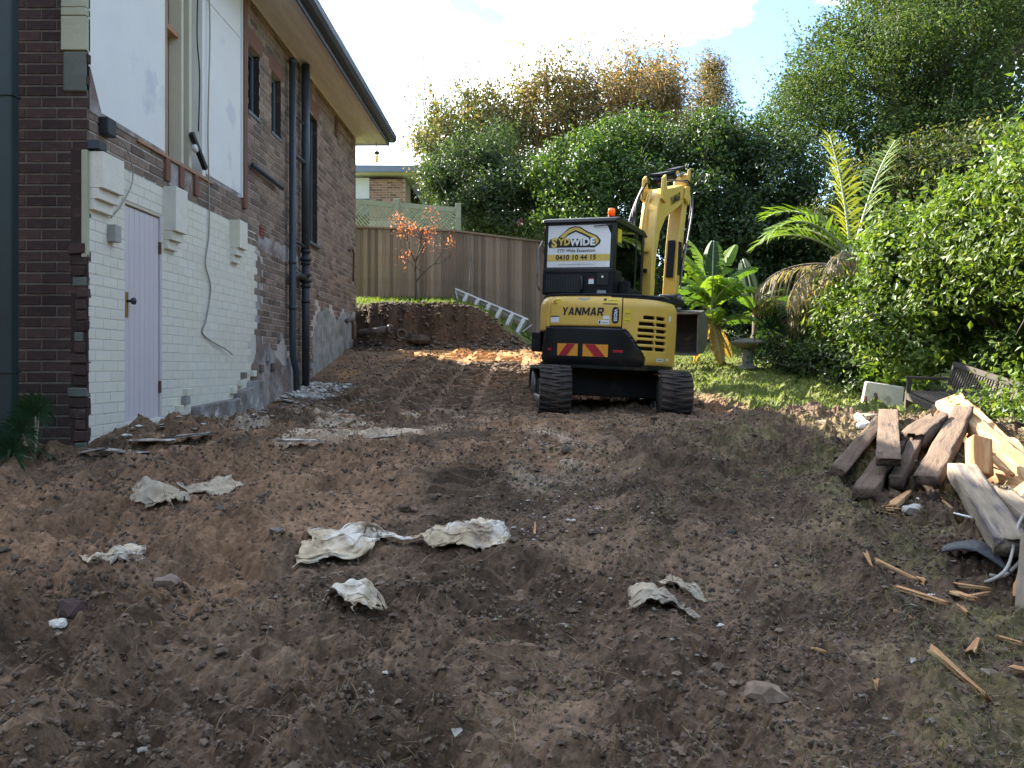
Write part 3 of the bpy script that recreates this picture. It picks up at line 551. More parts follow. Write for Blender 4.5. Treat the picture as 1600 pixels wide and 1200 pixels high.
# concrete footing stepping up under the white wall, broken bricks above it
foot = MB(); foot.prism([(8.05, .6), (10.62, .7), (10.62, 1.42), (10.2, 1.42), (10.15, 1.34), (9.75, 1.3), (9.7, 1.22), (8.5, 1.19), (8.48, 1.09), (8.1, 1.06)], 0, XW - .05, XW + .10); foot.build('concrete_footing', 'cement', house, bevel=.012)
MB().box(XW - .05, XW + .045, 7.04, 7.93, .75, 1.085).build('door_sill', 'cement', house, bevel=.015)
MB().box(XW - .05, XW + .02, 6.53, 7.03, .7, .985).build('wall_footing', 'cement', house, bevel=.015)
for i, (y, z) in enumerate([(8.1, 1.14), (8.25, 1.22), (8.3, 1.30), (9.85, 1.36), (9.95, 1.45), (10.3, 1.47), (9.6, 1.28)]):
    MB().box(XW - .03, XW + .05, y, y + .11, z, z + .076).build('broken_brick', ['brick_white', 'cement', 'brick_white'][i % 3], house, bevel=.008)
for i, (y, z) in enumerate([(10.62, 1.52), (10.9, 1.66), (11.1, 1.54), (11.45, 1.95), (12.9, 1.7), (13.1, 1.55), (13.0, 1.9), (13.55, 2.75)]):
    MB().box(XW - .03, XW + .035, y, y + .12, z, z + .1).build('broken_brick', 'cement_wash' if i % 2 else 'brick_brown', house, bevel=.01)
# torn brick edge on the front corner, painted and rendered quoin strips
MB().box(XW - .13, XW - .002, YF - .001, YF + .022, .72, 3.3).build('corner_mortar', 'brick_dark', house)
for i in range(20):
    z = .84 + i * CH; wd = .075 + .07 * rb.random(); m = MB().box(XW - wd, XW + .004 - .03 * rb.random()**2, YF - .008 - .014 * rb.random(), YF + .04, z + .006*rb.random(), z + .074 + .01*rb.random())
    m.v = [(x + rb.uniform(-.012, .006), y + rb.uniform(-.006, .006), zz + rb.uniform(-.006, .006)) for x, y, zz in m.v]; m.build('torn_brick', 'brick_dark' if i % 5 != 1 else 'green_cement', house, bevel=.008)
MB().box(XW - .045, XW + .001, YF - .012, YF + .03, 2.45, 3.29).build('paint_edge', 'sage_paint', house, bevel=.006)
MB().box(XW - .20, XW - .004, YF - .02, YF + .05, 4.40, 6.3).build('quoin', 'sage_paint', house, bevel=.006)
MB().box(XW - .20, XW - .004, YF - .0215, YF + .05, 4.335, 4.397).build('quoin', 'sage_paint', house, bevel=.006)
MB().box(XW - .19, XW - .008, YF - .016, YF + .05, 3.74, 4.06).build('quoin_base', 'green_cement', house, bevel=.02)
MB().box(XW - .20, XW - .004, YF - .02, YF + .05, 4.065, 4.33).build('quoin', 'sage_paint', house, bevel=.006)
# corbels
def corbel(y0, y1, z0, z1, pr, name='corbel'):
    m = MB(); h = (z1 - z0); st = .085
    m.box(XW - .03, XW + pr, y0, y1, z0 + 2*st, z1); m.box(XW - .03, XW + pr * .68, y0 + .002, y1 - .02, z0 + st, z0 + 2*st - .001); m.box(XW - .03, XW + pr * .36, y0 + .004, y1 - .04, z0, z0 + st - .001)
    m.build(name, 'brick_white', house, bevel=.004)
corbel(6.52, 6.86, 2.83, 3.285, .112); corbel(7.85, 8.12, 2.71, 3.30, .12); corbel(9.60, 9.86, 2.80, 3.29, .118)
MB().box(XW - .02, XW + .09, 6.50, 6.62, 3.30, 3.37).build('lead_flashing', 'dark_metal', house, bevel=.004)
MB().box(XW - .03, XW + .08, 6.66, 6.80, 3.46, 3.60).build('joist_end', 'cable_black', house, bevel=.01)
# door: seven boards, frame, brass latch, hinges
door = MB().box(XW - .075, XW - .05, DOOR[0], DOOR[1], DOOR[2], DOOR[3] - .02).build('door', 'door_paint', house)
bw = (DOOR[1] - DOOR[0] - .05) / 7
for i in range(7):
    y = DOOR[0] + .025 + i * bw; MB().box(XW - .05, XW - .022, y + .0025, y + bw - .0025, DOOR[2] + .02, DOOR[3] - .05).build('door_board', 'door_paint', door, bevel=.003)
for y in (DOOR[0], DOOR[1] - .02): MB().box(XW - .07, XW - .008, y, y + .02, DOOR[2], DOOR[3]).build('door_frame', 'door_paint', house)
MB().box(XW - .07, XW - .006, DOOR[0] + .021, DOOR[1] - .021, DOOR[3] - .035, DOOR[3]).build('door_head', 'cream_paint', house)
hd = MB().box(XW - .021, XW - .010, 7.145, 7.185, 2.02, 2.24).build('latch_plate', 'brass', door, bevel=.003)
MB(M=Matrix.Translation((XW - .01, 7.165, 2.16)) @ Matrix.Rotation(R(90), 4, 'Y')).lathe([(.012, 0), (.012, .03), (.022, .035), (.032, .05), (.030, .066), (.012, .074)], n=14).build('door_knob', 'dark_metal', hd, smooth=True)
for z in (1.35, 2.65): MB().box(XW - .02, XW - .004, 7.785, 7.83, z, z + .11).build('hinge', 'rust', door)
# stripped upper wall: sheets, studs, noggings, joists
sh = MB().box(XW - .03, XW - .004, 6.525, 7.86, 3.60, 6.2).build('wall_sheet', 'sheet_white', house)
MB().prism([(6.525, 3.60), (6.525, 3.95), (6.70, 3.64), (7.86, 3.63), (7.86, 3.59)], 0, XW - .035, XW + .006).build('sheet_edge', 'cement_wash', house)
MB().box(XW - .03, XW - .004, 8.90, 9.985, 3.66, 5.52).build('wall_sheet', 'sheet_white', house); MB().box(XW - .03, XW - .002, 8.90, 9.985, 5.528, 6.2).build('wall_sheet', 'sheet_white', house)
MB().box(XW - .04, XW - .008, 8.90, 10.0, 3.56, 3.655).build('flashing_strip', 'cement', house)
MB().box(XW - .16, XW - .14, 7.86, 8.9, 3.6, 6.2).build('inner_lining', 'cream_paint', house)
for y, wd, m in ((7.862, .035, 'sheet_white'), (7.905, .09, 'timber_stud'), (8.27, .05, 'cream_paint'), (8.46, .06, 'cream_paint'), (8.80, .095, 'sheet_white')):
    MB().box(XW - .13, XW - .004 - (.02 if m == 'timber_stud' else 0), y, y + wd, 3.62, 6.2).build('stud', m, house, bevel=.003)
MB().box(XW - .12, XW - .035, 7.997, 8.268, 4.86, 4.91).build('nogging', 'timber_stud', house)
MB().box(XW - .10, XW + .02, 7.30, 9.05, 3.575, 3.60).build('bottom_plate', 'timber_stud', house)
for y in (7.86, 8.18, 8.55): MB().box(XW - .10, XW + .025, y, y + .10, 3.36, 3.572).build('joist_end', 'timber_red', house, bevel=.004)
for y in (7.98, 8.3): MB().box(XW - .02, XW + .002, y, y + .2, 3.34, 3.56).build('mortar_infill', 'cement_wash', house)
MB().box(XW - .04, XW + .04, 9.99, 10.10, 3.50, 6.16).build('corner_post', 'timber_red', house, bevel=.005)
MB().box(XW - .02, XW + .02, 9.965, 9.988, 3.62, 6.16).build('cover_strip', 'white_plastic', house)
# cables, meter box, lamp holder
def wire(name, pts, r, m, parent=house, n=6):
    c = [Vector(p) for p in pts]; out = []
    for i in range(len(c)-1):
        p0, p1, p2, p3 = c[max(i-1,0)], c[i], c[i+1], c[min(i+2,len(c)-1)]
        for k in range(8):
            t = k/8; out.append(.5*((2*p1)+(p2-p0)*t+(2*p0-5*p1+4*p2-p3)*t*t+(3*p1-p0-3*p2+p3)*t*t*t))
    out.append(c[-1]); return MB().tube(out, r, n).build(name, m, parent, smooth=True)
def wy(px, py, d=.015):                      # the spot on the side wall behind a pixel
    Y = -(XW + d) * F / (VX - px); return Vector((XW + d, Y, EYE + (VY - py) / F * Y))
wire('meter_cable', [wy(180, 212, .03), wy(196, 228, .05), wy(207, 262, .03), wy(205, 290, .03), wy(190, 320, .02), wy(174, 340, .03)], .006, 'cable_grey')
wire('hanging_cable', [wy(327, 0, .02), wy(328, 60, .03), wy(325, 200, .02), wy(327, 320, .02), wy(326, 370, .015), wy(321, 412, .02), wy(329, 450, .015), wy(322, 500, .02), wy(316, 520, .01), wy(335, 536, .02), wy(352, 545, .03), wy(363, 554, .05)], .0075, 'cable_grey')
wire('black_cable', [wy(309, -5, .02), wy(308, 60, .03), wy(312, 120, .02), wy(310, 205, .03)], .007, 'cable_black')
m = MB(); a, b = wy(299, 208, .03), wy(321, 264, .05); m.bar(a, b, .05, .05); lf = m.build('batten_holder', 'cable_black', house, bevel=.006)
MB().tube([wy(303, 228, .06), wy(306, 236, .06)], .03, 10).build('lamp_socket', 'white_plastic', lf, smooth=True)
MB().box(XW, XW + .07, 6.80, 6.90, 2.62, 2.76).build('meter_box', 'meter_grey', house, bevel=.006)
# windows in the brown wall
def window(h, mull, sillm):
    y0, y1, z0, z1 = h; wo_ = MB().box(XW - .135, XW - .105, y0, y1, z0, z1).build('window', 'glass_dark', house)
    m = MB(); t = .045
    for c in cells(y0, y1, z0, z1, [(y0 + t, y1 - t, z0 + t, z1 - t)]): m.box(XW - .13, XW - .085, *c[:2], *c[2:])
    for k in mull: m.box(XW - .128, XW - .088, y0 + (y1-y0)*k - .02, y0 + (y1-y0)*k + .02, z0 + t, z1 - t)
    m.build('window_frame', 'window_frame', wo_)
    MB().box(XW - .11, XW + sillm, y0 - .02, y1 + .02, z0 - .045, z0 - .002).build('window_sill', 'window_frame', wo_, bevel=.004)
    MB().box(XW - .1, XW + .003, y0 - .09, y1 + .09, z1 + .003, z1 + .21).build('lintel', 'timber_red', wo_)
    MB().box(XW - .13, XW - .012, y1 - .001, y1 + .03, z0, z1).build('reveal', 'brick_dark', wo_); MB().box(XW - .13, XW - .012, y0 - .03, y0 + .001, z0, z1).build('reveal', 'brick_dark', wo_)
window(WIN1, (), .012); window(WIN2, (), .012); window(WINB, (.5,), .05)
def vent(y0, z0, wd=.16, h=.17, m='terracotta'):
    v = MB().box(XW - .02, XW + .004, y0, y0 + wd, z0, z0 + h).build('air_vent', 'dark_metal', house)
    for k in range(4): MB().box(XW + .0, XW + .012, y0, y0 + wd, z0 + k*h/4 + .012, z0 + (k+1)*h/4 - .006).build('vent_bar', m, v)
vent(10.66, 3.24); vent(12.02, 4.20, .16, .2); vent(12.02, 3.65, .16, .2); vent(12.05, 5.15, .15, .2)
m = MB()
for c in cells(14.80, 14.96, 5.72, 6.04, [(14.83, 14.93, 5.76, 6.0)]): m.box(XW, XW + .03, *c[:2], *c[2:])
m.build('wall_vent_frame', 'timber_red', house)
# drain pipes
p1y, p2y = 11.84, 12.50
P1 = MB().tube([(XW+.09, p1y, 5.98), (XW+.09, p1y, 2.05), (XW+.09, p1y+.02, 1.75), (XW+.10, p1y+.16, 1.52), (XW+.10, p1y+.18, 1.05)], .048, 14).build('drain_pipe', 'pipe_slate', house, smooth=True)
P2 = MB().tube([(XW+.10, p2y, 6.13), (XW+.10, p2y, 3.30)], .062, 16).build('drain_pipe', 'pipe_slate', house, smooth=True)
MB().tube([(XW+.10, p2y, 3.40), (XW+.10, p2y, 1.15)], .056, 16).build('waste_pipe', 'pipe_black', house, smooth=True)
for z, r_ in ((3.30, .075), (3.18, .085), (3.12, .07), (2.95, .085), (2.86, .09), (2.78, .075), (2.55, .066)): MB().tube([(XW+.10, p2y, z), (XW+.10, p2y, z+.045)], r_, 16).build('pipe_collar', 'pipe_black', house, smooth=R(40))
MB().tube([(XW+.09, p1y, 2.85), (XW+.09, p1y+.25, 2.92), (XW+.10, p2y-.05, 2.92)], .045, 12).build('branch_pipe', 'pipe_black', house, smooth=True)
MB().tube([(XW+.09, p1y, 3.38), (XW+.09, p1y+.3, 3.40), (XW+.10, p2y, 3.38)], .022, 8).build('branch_pipe', 'pipe_slate', house, smooth=True)
MB().tube([(XW+.09, p1y, 4.62), (XW+.09, p1y+.33, 4.64), (XW+.10, p2y, 4.64)], .03, 10).build('branch_pipe', 'pipe_slate', house, smooth=True)
MB().tube([(XW+.09, p1y, 5.20), (XW+.10, p2y, 5.20)], .012, 8).build('pipe_bracket', 'dark_metal', house)
for z in (5.9, 3.05, 2.4): MB().tube([(XW+.09, p1y, z), (XW+.09, p1y, z+.06)], .056, 14).build('pipe_collar', 'pipe_slate', house, smooth=R(40))
MB().tube([wy(395, 258, .05), wy(438, 291, .07), wy(442, 294, .09)], .03, 10).build('overflow_pipe', 'pipe_slate', house, smooth=True)
MB().tube([wy(546, 392, .05), wy(550, 388, .05), wy(553, 395, .05), wy(552, 440, .05)], .02, 6).build('garden_tap_pipe', 'rust', house, smooth=True)
MB().tube([wy(541, 502, .12), wy(550, 498, .2), wy(553, 506, .2), wy(553, 530, .2)], .045, 8).build('stub_pipe', 'clay_pipe', house, smooth=True)
MB().box(-3.96, -3.815, 6.14, 6.24, .8, 6.3).build('downpipe', 'downpipe_green', house, bevel=.012)
for z in (1.55, 3.6): MB().box(-3.97, -3.805, 6.13, 6.25, z, z + .02).build('downpipe_strap', 'downpipe_green', house)
# eaves: soffit boards, fascia, gutter, roof
EY0, EY1 = 5.9, 17.1
for i in range(5): MB().box(XW + .005 + i*.113, XW + .005 + i*.113 + .110, EY0, EY1, 6.165, 6.185).build('soffit_board', 'soffit', house)
MB().box(XW - .02, XW + .02, YF, YB, 6.145, 6.163).build('soffit_mould', 'soffit', house)
MB().box(-2.873, -2.85, EY0, EY1 + .01, 6.12, 6.36).build('fascia', 'gutter_slate', house)
MB().box(-9, -2.874, EY1 - .002, EY1 + .022, 6.13, 6.36).build('barge_board', 'soffit', house)
gt = MB().prism([(-2.849, 6.20), (-2.76, 6.20), (-2.715, 6.24), (-2.705, 6.33), (-2.72, 6.345), (-2.735, 6.33), (-2.745, 6.255), (-2.775, 6.225), (-2.849, 6.225)], 1, EY0, EY1 + .06).build('gutter', 'gutter_slate', house)
MB().prism([(-2.80, 6.36), (-7.0, 8.32), (-11.2, 6.36), (-11.2, 6.30), (-2.80, 6.30)], 1, EY0 + .02, EY1 + .05).build('roof', 'roof_tile', house)
MB().box(-9, XW, YB + .0, EY1 - .003, 6.166, 6.186).build('gable_soffit', 'soffit', house)
# the bulb that hangs from the far end of the eaves
p = ray(589, 228, 16.95); lamp = thing('hanging_bulb', 'bare light bulb hanging from the far end of the house eaves', 'light bulb', (p.x, p.y, 6.163))
MB().tube([(p.x - .02, p.y, 6.163), (p.x, p.y, 5.98)], .006, 6).build('flex', 'cable_black', lamp)
MB().lathe([(.02, .0), (.05, -.02), (.055, -.05), (.035, -.07)][::-1], (p.x, p.y, 5.98), 12).build('lamp_holder', 'dark_metal', lamp, smooth=True)
MB().lathe([(.004, -.24), (.03, -.225), (.042, -.18), (.036, -.12), (.03, -.07)], (p.x, p.y, 5.98), 12).build('bulb', 'bulb_glass', lamp, smooth=True)
# ------------------------------------------------------------------ excavator
EX = Vector((1.03, 11.0, g(1.03, 11.0)))
EX.z = .99
exc = thing('excavator', 'yellow and black mini excavator on rubber tracks, parked facing the garden', 'excavator', EX, (0, R(2.6), 0))
EM = wm(exc); MT = EM @ Matrix.Rotation(R(3.6), 4, 'Z'); MBo = EM @ Matrix.Rotation(R(-25), 4, 'Z')
# tracks
def stadium(L_, r0, n):
    """points and tangents round a track loop, y along, z up, evenly spaced"""
    st = L_ - 2*r0; per = 2*st + 2*math.pi*r0; out = []
    for i in range(n):
        d = per*i/n
        if d < st: out.append((-st/2 + d, 2*r0, 0))
        elif d < st + math.pi*r0:
            a = (d - st)/r0; out.append((st/2 + r0*math.sin(a), r0 + r0*math.cos(a), a))
        elif d < 2*st + math.pi*r0: out.append((st/2 - (d - st - math.pi*r0), 0, math.pi))
        else:
            a = (d - 2*st - math.pi*r0)/r0; out.append((-st/2 - r0*math.sin(a), r0 - r0*math.cos(a), math.pi + a))
    return out
TL, TR, TW = 2.16, .285, .38
def band(r_in, r_out, x0, x1, n=72):
    o = stadium(TL, TR, n); m = MB(MT)
    vs = []
    for y, z, a in o:
        ny, nz_ = math.sin(a), math.cos(a)
        for x, d in ((x0, r_in), (x1, r_in), (x1, r_out), (x0, r_out)): vs.append((x, y + ny*d, z + nz_*d))
    fs = [(i*4+j, i*4+(j+1)%4, ((i+1)%n)*4+(j+1)%4, ((i+1)%n)*4+j) for i in range(n) for j in range(4)]
    return m.add(vs, fs)
for sx in (-1, 1):
    xc = sx * .735 - .045; x0, x1 = xc - TW/2, xc + TW/2
    tr = band(-.035, .0, x0, x1).build('track', 'rubber', exc, smooth=R(40))
    m = MB(MT); pts = stadium(TL, TR, 124)
    for i, (y, z, a) in enumerate(pts):
        ny, nz_ = math.sin(a), math.cos(a); ty, tz = math.cos(a), -math.sin(a)
        half = 1 if i % 2 else -1
        xa, xb = (xc - .05, xc + TW/2) if half > 0 else (xc - TW/2, xc + .05)
        vs = []
        for d, sh in ((-.005, 1.0), (.026, .62)):
            for x, s_ in ((xa, -1), (xb, -1), (xb, 1), (xa, 1)):
                skew = .05*abs(x - xc)/.19; dd = d - (.012 if d > 0 and abs(x - xc) > .15 else 0)
                vs.append((x, y + ty*(s_*.021*sh + skew) + ny*dd, z + tz*(s_*.021*sh + skew) + nz_*dd))
        m.add(vs, [(0,1,2,3),(4,7,6,5),(0,4,5,1),(1,5,6,2),(2,6,7,3),(3,7,4,0)])
    m.build('tread_lugs', 'rubber', tr)['kind'] = 'stuff'
    MB(MT).box(xc - TW*.30, xc + TW*.30, -.72, .72, .12, .40).build('track_frame', 'black_plastic', tr, bevel=.03)
    for y, r_ in ((-.79, .235), (.79, .235)):
        wh = MB(MT @ Matrix.Translation((xc - .16, y, TR)) @ Matrix.Rotation(R(90), 4, 'Y')).lathe([(.05, -.01), (r_, 0), (r_, .05), (r_*.8, .06), (r_*.8, .26), (r_, .27), (r_, .32), (.05, .33)], n=22).build('idler_wheel', 'steel_worn', tr, smooth=R(35))
    for k in range(4): MB(MT @ Matrix.Translation((xc - .15, -.45 + .3*k, .11)) @ Matrix.Rotation(R(90), 4, 'Y')).lathe([(.03, 0), (.085, 0), (.085, .08), (.05, .09), (.05, .21), (.085, .22), (.085, .30), (.03, .30)], n=14).build('roller', 'steel_worn', tr, smooth=R(35))
MB(MT).prism([(-.56, .22), (.56, .22), (.56, .46), (.42, .62), (-.42, .62), (-.56, .46)], 1, -.45, .45).build('undercarriage', 'black_plastic', exc, bevel=.02)
MB(MT).lathe([(.40, .60), (.40, .68)], n=28).build('slew_ring', 'steel_worn', exc)
m = MB(MT)
for sx in (-.4, .4): m.bar((sx, .4, .4), (sx, 1.35, .30), .09, .14)
m.build('blade_arm', 'yellow_paint', exc, bevel=.01)
MB(MT).prism([(1.33, .06), (1.40, .05), (1.36, .2), (1.38, .4), (1.33, .4), (1.29, .2)], 0, -.93, .93).build('dozer_blade', 'steel_worn', exc, bevel=.008)
# body: plan outline as a rounded superellipse, s measured from the middle of the rear, to the right positive
AA, BB, NN = .865, .885, 2.7
_t = np.linspace(-math.pi*.78, math.pi*.78, 1201)
def plan(a): 
    s, c = np.sin(a), np.cos(a); return AA*np.sign(s)*np.abs(s)**(2/NN), -BB*np.sign(c)*np.abs(c)**(2/NN)*np.where(c < 0, .62, 1)
_x, _y = plan(_t); _s = np.concatenate([[0], np.cumsum(np.hypot(np.diff(_x), np.diff(_y)))]); _s -= np.interp(0, _t, _s)
def surf(s, z, off=0.0):
    s = min(max(s, _s[0] + .05), _s[-1] - .05)
    x, y = np.interp(s, _s, _x), np.interp(s, _s, _y); e = .02
    tx, ty = np.interp(s+e, _s, _x) - np.interp(s-e, _s, _x), np.interp(s+e, _s, _y) - np.interp(s-e, _s, _y); l_ = math.hypot(tx, ty)
    inset = .06*max(0, (z - 1.33)/.13)**2 + .05*max(0, (.72 - z)/.14)**2 + .015*abs(z - 1.12)
    k = off - inset; return (x + ty/l_*k, y - tx/l_*k, z)
def panel(name, s0, s1, z0, z1, m, off=0.0, keep=None, ns=40, nz_=16, thick=.035, parent=exc, bevel=0):
    mb_ = MB(MBo); vs = [surf(s0 + (s1-s0)*i/ns, z0 + (z1-z0)*j/nz_, off) for j in range(nz_+1) for i in range(ns+1)]
    fs = []
    for j in range(nz_):
        for i in range(ns):
            sc_, zc = s0 + (s1-s0)*(i+.5)/ns, z0 + (z1-z0)*(j+.5)/nz_
            if keep is None or keep(sc_, zc): fs.append((j*(ns+1)+i, j*(ns+1)+i+1, (j+1)*(ns+1)+i+1, (j+1)*(ns+1)+i))
    used = sorted({i for f in fs for i in f}); ix = {u: k for k, u in enumerate(used)}
    mb_.add([vs[u] for u in used], [tuple(ix[i] for i in f) for f in fs])
    o = mb_.build(name, m, parent, smooth=True, recalc=False); md = o.modifiers.new('s', 'SOLIDIFY'); md.thickness = thick; md.offset = -1
    return o
core_v = MB(MBo); ss = np.linspace(-2.05, 2.05, 64)
ring = [[surf(s, z, -.05) for s in ss] for z in (.62, .8, 1.1, 1.42)]
n_ = len(ss)
core_v.add([p for r_ in ring for p in r_], [(j*n_+i, j*n_+(i+1)%n_, (j+1)*n_+(i+1)%n_, (j+1)*n_+i) for j in range(3) for i in range(n_)] + [tuple(range(n_-1, -1, -1)), tuple(3*n_+i for i in range(n_))]).build('body_core', 'black_plastic', exc, recalc=False)
def cut(z): return .46 + .30*min(1, max(0, (1.08 - z)/.36))**.8       # boundary of counterweight and right cowl
hood = panel('rear_hood', -.535, .445, 1.085, 1.465, 'yellow_paint')
panel('left_cowl', -1.9, -.548, 1.02, 1.465, 'yellow_paint')
def slots(s, z):
    if z < 1.065 and s < cut(z) + .012: return False
    if not (.6 < s < 1.2): return True
    for k in range(6):
        zc = .835 + .076*k
        lo = .63 + (.05 if k in (0, 5) else 0) + .008*k; hi = 1.16 - (.05 if k == 5 else 0)
        mid = .91 - .5*(z - zc)
        if abs(z - zc) < .021 and ((lo < s < mid - .012) or (mid + .012 < s < hi)): return False
    return True
cowl = panel('right_cowl', .458, 2.0, .635, 1.44, 'yellow_paint', keep=slots, ns=160, nz_=72)
cw = panel('counterweight', -1.05, .80, .585, 1.065, 'black_paint', off=.012, keep=lambda s, z: s < cut(z) - .005 and s > -.60 - .3*max(0, (z - .72))*0 - .25*(1.07 - z), ns=74, nz_=24)
MB(MBo).prism([(x*.97, y*.97) for x, y in [surf(s, 1.3, -.03)[:2] for s in np.linspace(-1.9, 1.9, 40)]], 2, 1.46, 1.495).build('deck', 'black_plastic', exc, bevel=.012)
panel('deck_edge', .30, 1.9, 1.445, 1.50, 'black_plastic', off=.0)
MB(MBo).box(-.94, -.80, -.42, -.12, .76, 1.02).build('side_box', 'black_plastic', exc, bevel=.02)
MB(MBo).prism([(x, y) for x, y in [surf(s, .7, -.02)[:2] for s in np.linspace(-1.9, 1.9, 40)]], 2, .57, .635).build('base_frame', 'black_paint', exc)
# lettering and stickers on the curved rear
def lettering(name, txt, size, place, m, parent, M=MBo, **kw):
    vs, fs = text_cached(txt, size, **kw); o = MB(M).add([place(x, y) for x, y in vs], fs).build(name, m, parent, recalc=False); return o
def decal(name, pts, place, m, parent, M=MBo, n=1):
    """a flat sticker: polygon of (x, y)"""
    return MB(M).add([place(x, y) for x, y in pts], [tuple(range(len(pts)))]).build(name, m, parent, recalc=False)
rect = lambda x0, x1, y0, y1: [(x0, y0), (x1, y0), (x1, y1), (x0, y1)]
def on(s0, z0, off=.003): return lambda x, y: surf(s0 + x, z0 + y, off)
def strip(name, s0, s1, z0, z1, m, parent, off=.003, n=8):
    vs = [surf(s0 + (s1-s0)*i/n, z, off) for z in (z0, z1) for i in range(n+1)]
    return MB(MBo).add(vs, [(i, i+1, n+2+i, n+1+i) for i in range(n)]).build(name, m, parent, recalc=False)
GL = {'Y': (1, [[(0,1),(.3,1),(.5,.62),(.7,1),(1,1),(.64,.42),(.64,0),(.36,0),(.36,.42)]]),
      'A': (1, [[(0,0),(.27,0),(.34,.2),(.41,.4),(.5,.68),(.5,1),(.36,1)], [(1,0),(.64,1),(.5,1),(.5,.68),(.59,.4),(.66,.2),(.73,0)], [(.34,.2),(.66,.2),(.59,.4),(.41,.4)]]),
      'N': (1, [[(0,0),(.26,0),(.26,.55),(.7,0),(1,0),(1,1),(.74,1),(.74,.45),(.3,1),(0,1)]]),
      'M': (1.2, [[(0,0),(.25,0),(.25,.6),(.5,.15),(.7,.15),(.95,.6),(.95,0),(1.2,0),(1.2,1),(.9,1),(.6,.45),(.3,1),(0,1)]]),
      'R': (1, [[(0,0),(.27,0),(.27,1),(0,1)], [(.27,1),(.27,.78),(.62,.78),(.68,.70),(.95,.70),(.95,.82),(.8,1)], [(.95,.70),(.68,.70),(.68,.62),(.62,.54),(.27,.54),(.27,.32),(.45,.32),(.72,.32),(.92,.48),(.95,.58)], [(.45,.32),(.66,0),(.98,0),(.72,.32)]])}
def block_letters(name, word, h, w_, place, m_, parent, M, shear=.12):
    """heavy slanted capitals cut from plain outlines"""
    tot = sum(GL[c][0] + .12 for c in word) - .12; x = -tot/2*w_; mb_ = MB(M)
    for c in word:
        for poly in GL[c][1]: mb_.add([place(x + px*w_ + (py - .5)*h*shear, (py - .5)*h) for px, py in poly], [tuple(range(len(poly)))])
        x += (GL[c][0] + .12)*w_
    return mb_.build(name, m_, parent, recalc=False)
block_letters('lettering', 'YANMAR', .098, .082, on(-.05, 1.265, .0045), 'ink_black', hood, MBo)
for sgn in (-1, 1):
    for k in (0, .018): decal('emblem', [(0, -.012+k), (sgn*.07, .014+k), (sgn*.07, .026+k), (0, .0+k)], on(-.045, 1.405), 'ink_grey', hood)
for s0, s1, z0, z1, m_ in ((-.50, -.36, 1.40, 1.428, 'sticker_yellow'), (-.50, -.36, 1.378, 1.396, 'sticker_yellow'), (.20, .40, 1.398, 1.435, 'sticker_yellow'), (.20, .40, 1.372, 1.392, 'sticker_yellow'), (-.515, -.37, 1.125, 1.195, 'sign_white'), (.16, .30, 1.11, 1.165, 'sign_white'), (.22, .30, 1.175, 1.215, 'sign_white')): strip('sticker', s0, s1, z0, z1, m_, hood)
for s0, s1, z0, z1 in ((-.49, -.38, 1.406, 1.411), (-.49, -.44, 1.383, 1.390), (.21, .25, 1.403, 1.43), (.27, .39, 1.405, 1.409), (.21, .39, 1.356, 1.366), (-.49, -.41, 1.356, 1.364), (-.515, -.37, 1.195, 1.206), (.17, .19, 1.12, 1.155), (.21, .29, 1.128, 1.134)): strip('sticker_print', s0, s1, z0, z1, 'ink_black', hood, .005)
for z in (1.17, 1.26): strip('sticker', .475, .56, z - .03, z + .04, 'sticker_yellow', cowl); strip('sticker_print', .485, .55, z - .01, z - .004, 'ink_black', cowl, .005)
strip('sticker', .96, 1.12, .685, .73, 'sign_white', cowl); strip('sticker', 1.22, 1.30, 1.20, 1.27, 'sign_white', cowl); strip('sticker', 1.20, 1.28, .70, .74, 'sign_white', cowl)
strip('sticker_print', .98, 1.09, .70, .712, 'ink_grey', cowl, .005)
def pill(s0, z0, w_, h_): return [(s0 + w_*math.copysign(abs(math.cos(t))**.6, math.cos(t)), z0 + h_*math.copysign(abs(math.sin(t))**.6, math.sin(t))) for t in np.linspace(0, 2*math.pi, 20, endpoint=False)]
decal('model_badge', pill(0, 0, .045, .10), on(.37, 1.225, .004), 'ink_black', hood)
lettering('badge_lettering', 'VIO35', .052, lambda x, y: surf(.37 + y, 1.225 - x, .006), 'sign_white', hood, bold=.002)
for a, b, sg in ((-.37, -.085, 1), (-.02, .30, -1)):
    pl = strip('chevron_plate', a, b, .715, .865, 'chev_orange', cw, .018)
    w_ = b - a; c0 = a + (.02 if sg > 0 else .02)
    q = [(a + w_*.10, .718), (a + w_*.50, .718), (a + w_*.88, .862), (a + w_*.48, .862)] if sg > 0 else [(a + w_*.48, .718), (a + w_*.90, .718), (a + w_*.50, .862), (a + w_*.08, .862)]
    st_ = [(q[e][0] + (q[3-e][0] - q[e][0])*j/6, q[e][1] + (q[3-e][1] - q[e][1])*j/6) for j in range(7) for e in (0, 1)]
    MB(MBo).add([surf(x, z, .0225) for x, z in st_], [(2*j, 2*j+1, 2*j+3, 2*j+2) for j in range(6)]).build('chevron_stripe', 'chev_red', pl, recalc=False)
for s0, s1 in ((-.545, -.47), (.36, .48)): strip('reflector', s0, s1, .775, .805, 'chev_red', cw, .016)
strip('tail_seam', -.62, .44, 1.07, 1.078, 'ink_black', exc, .004)
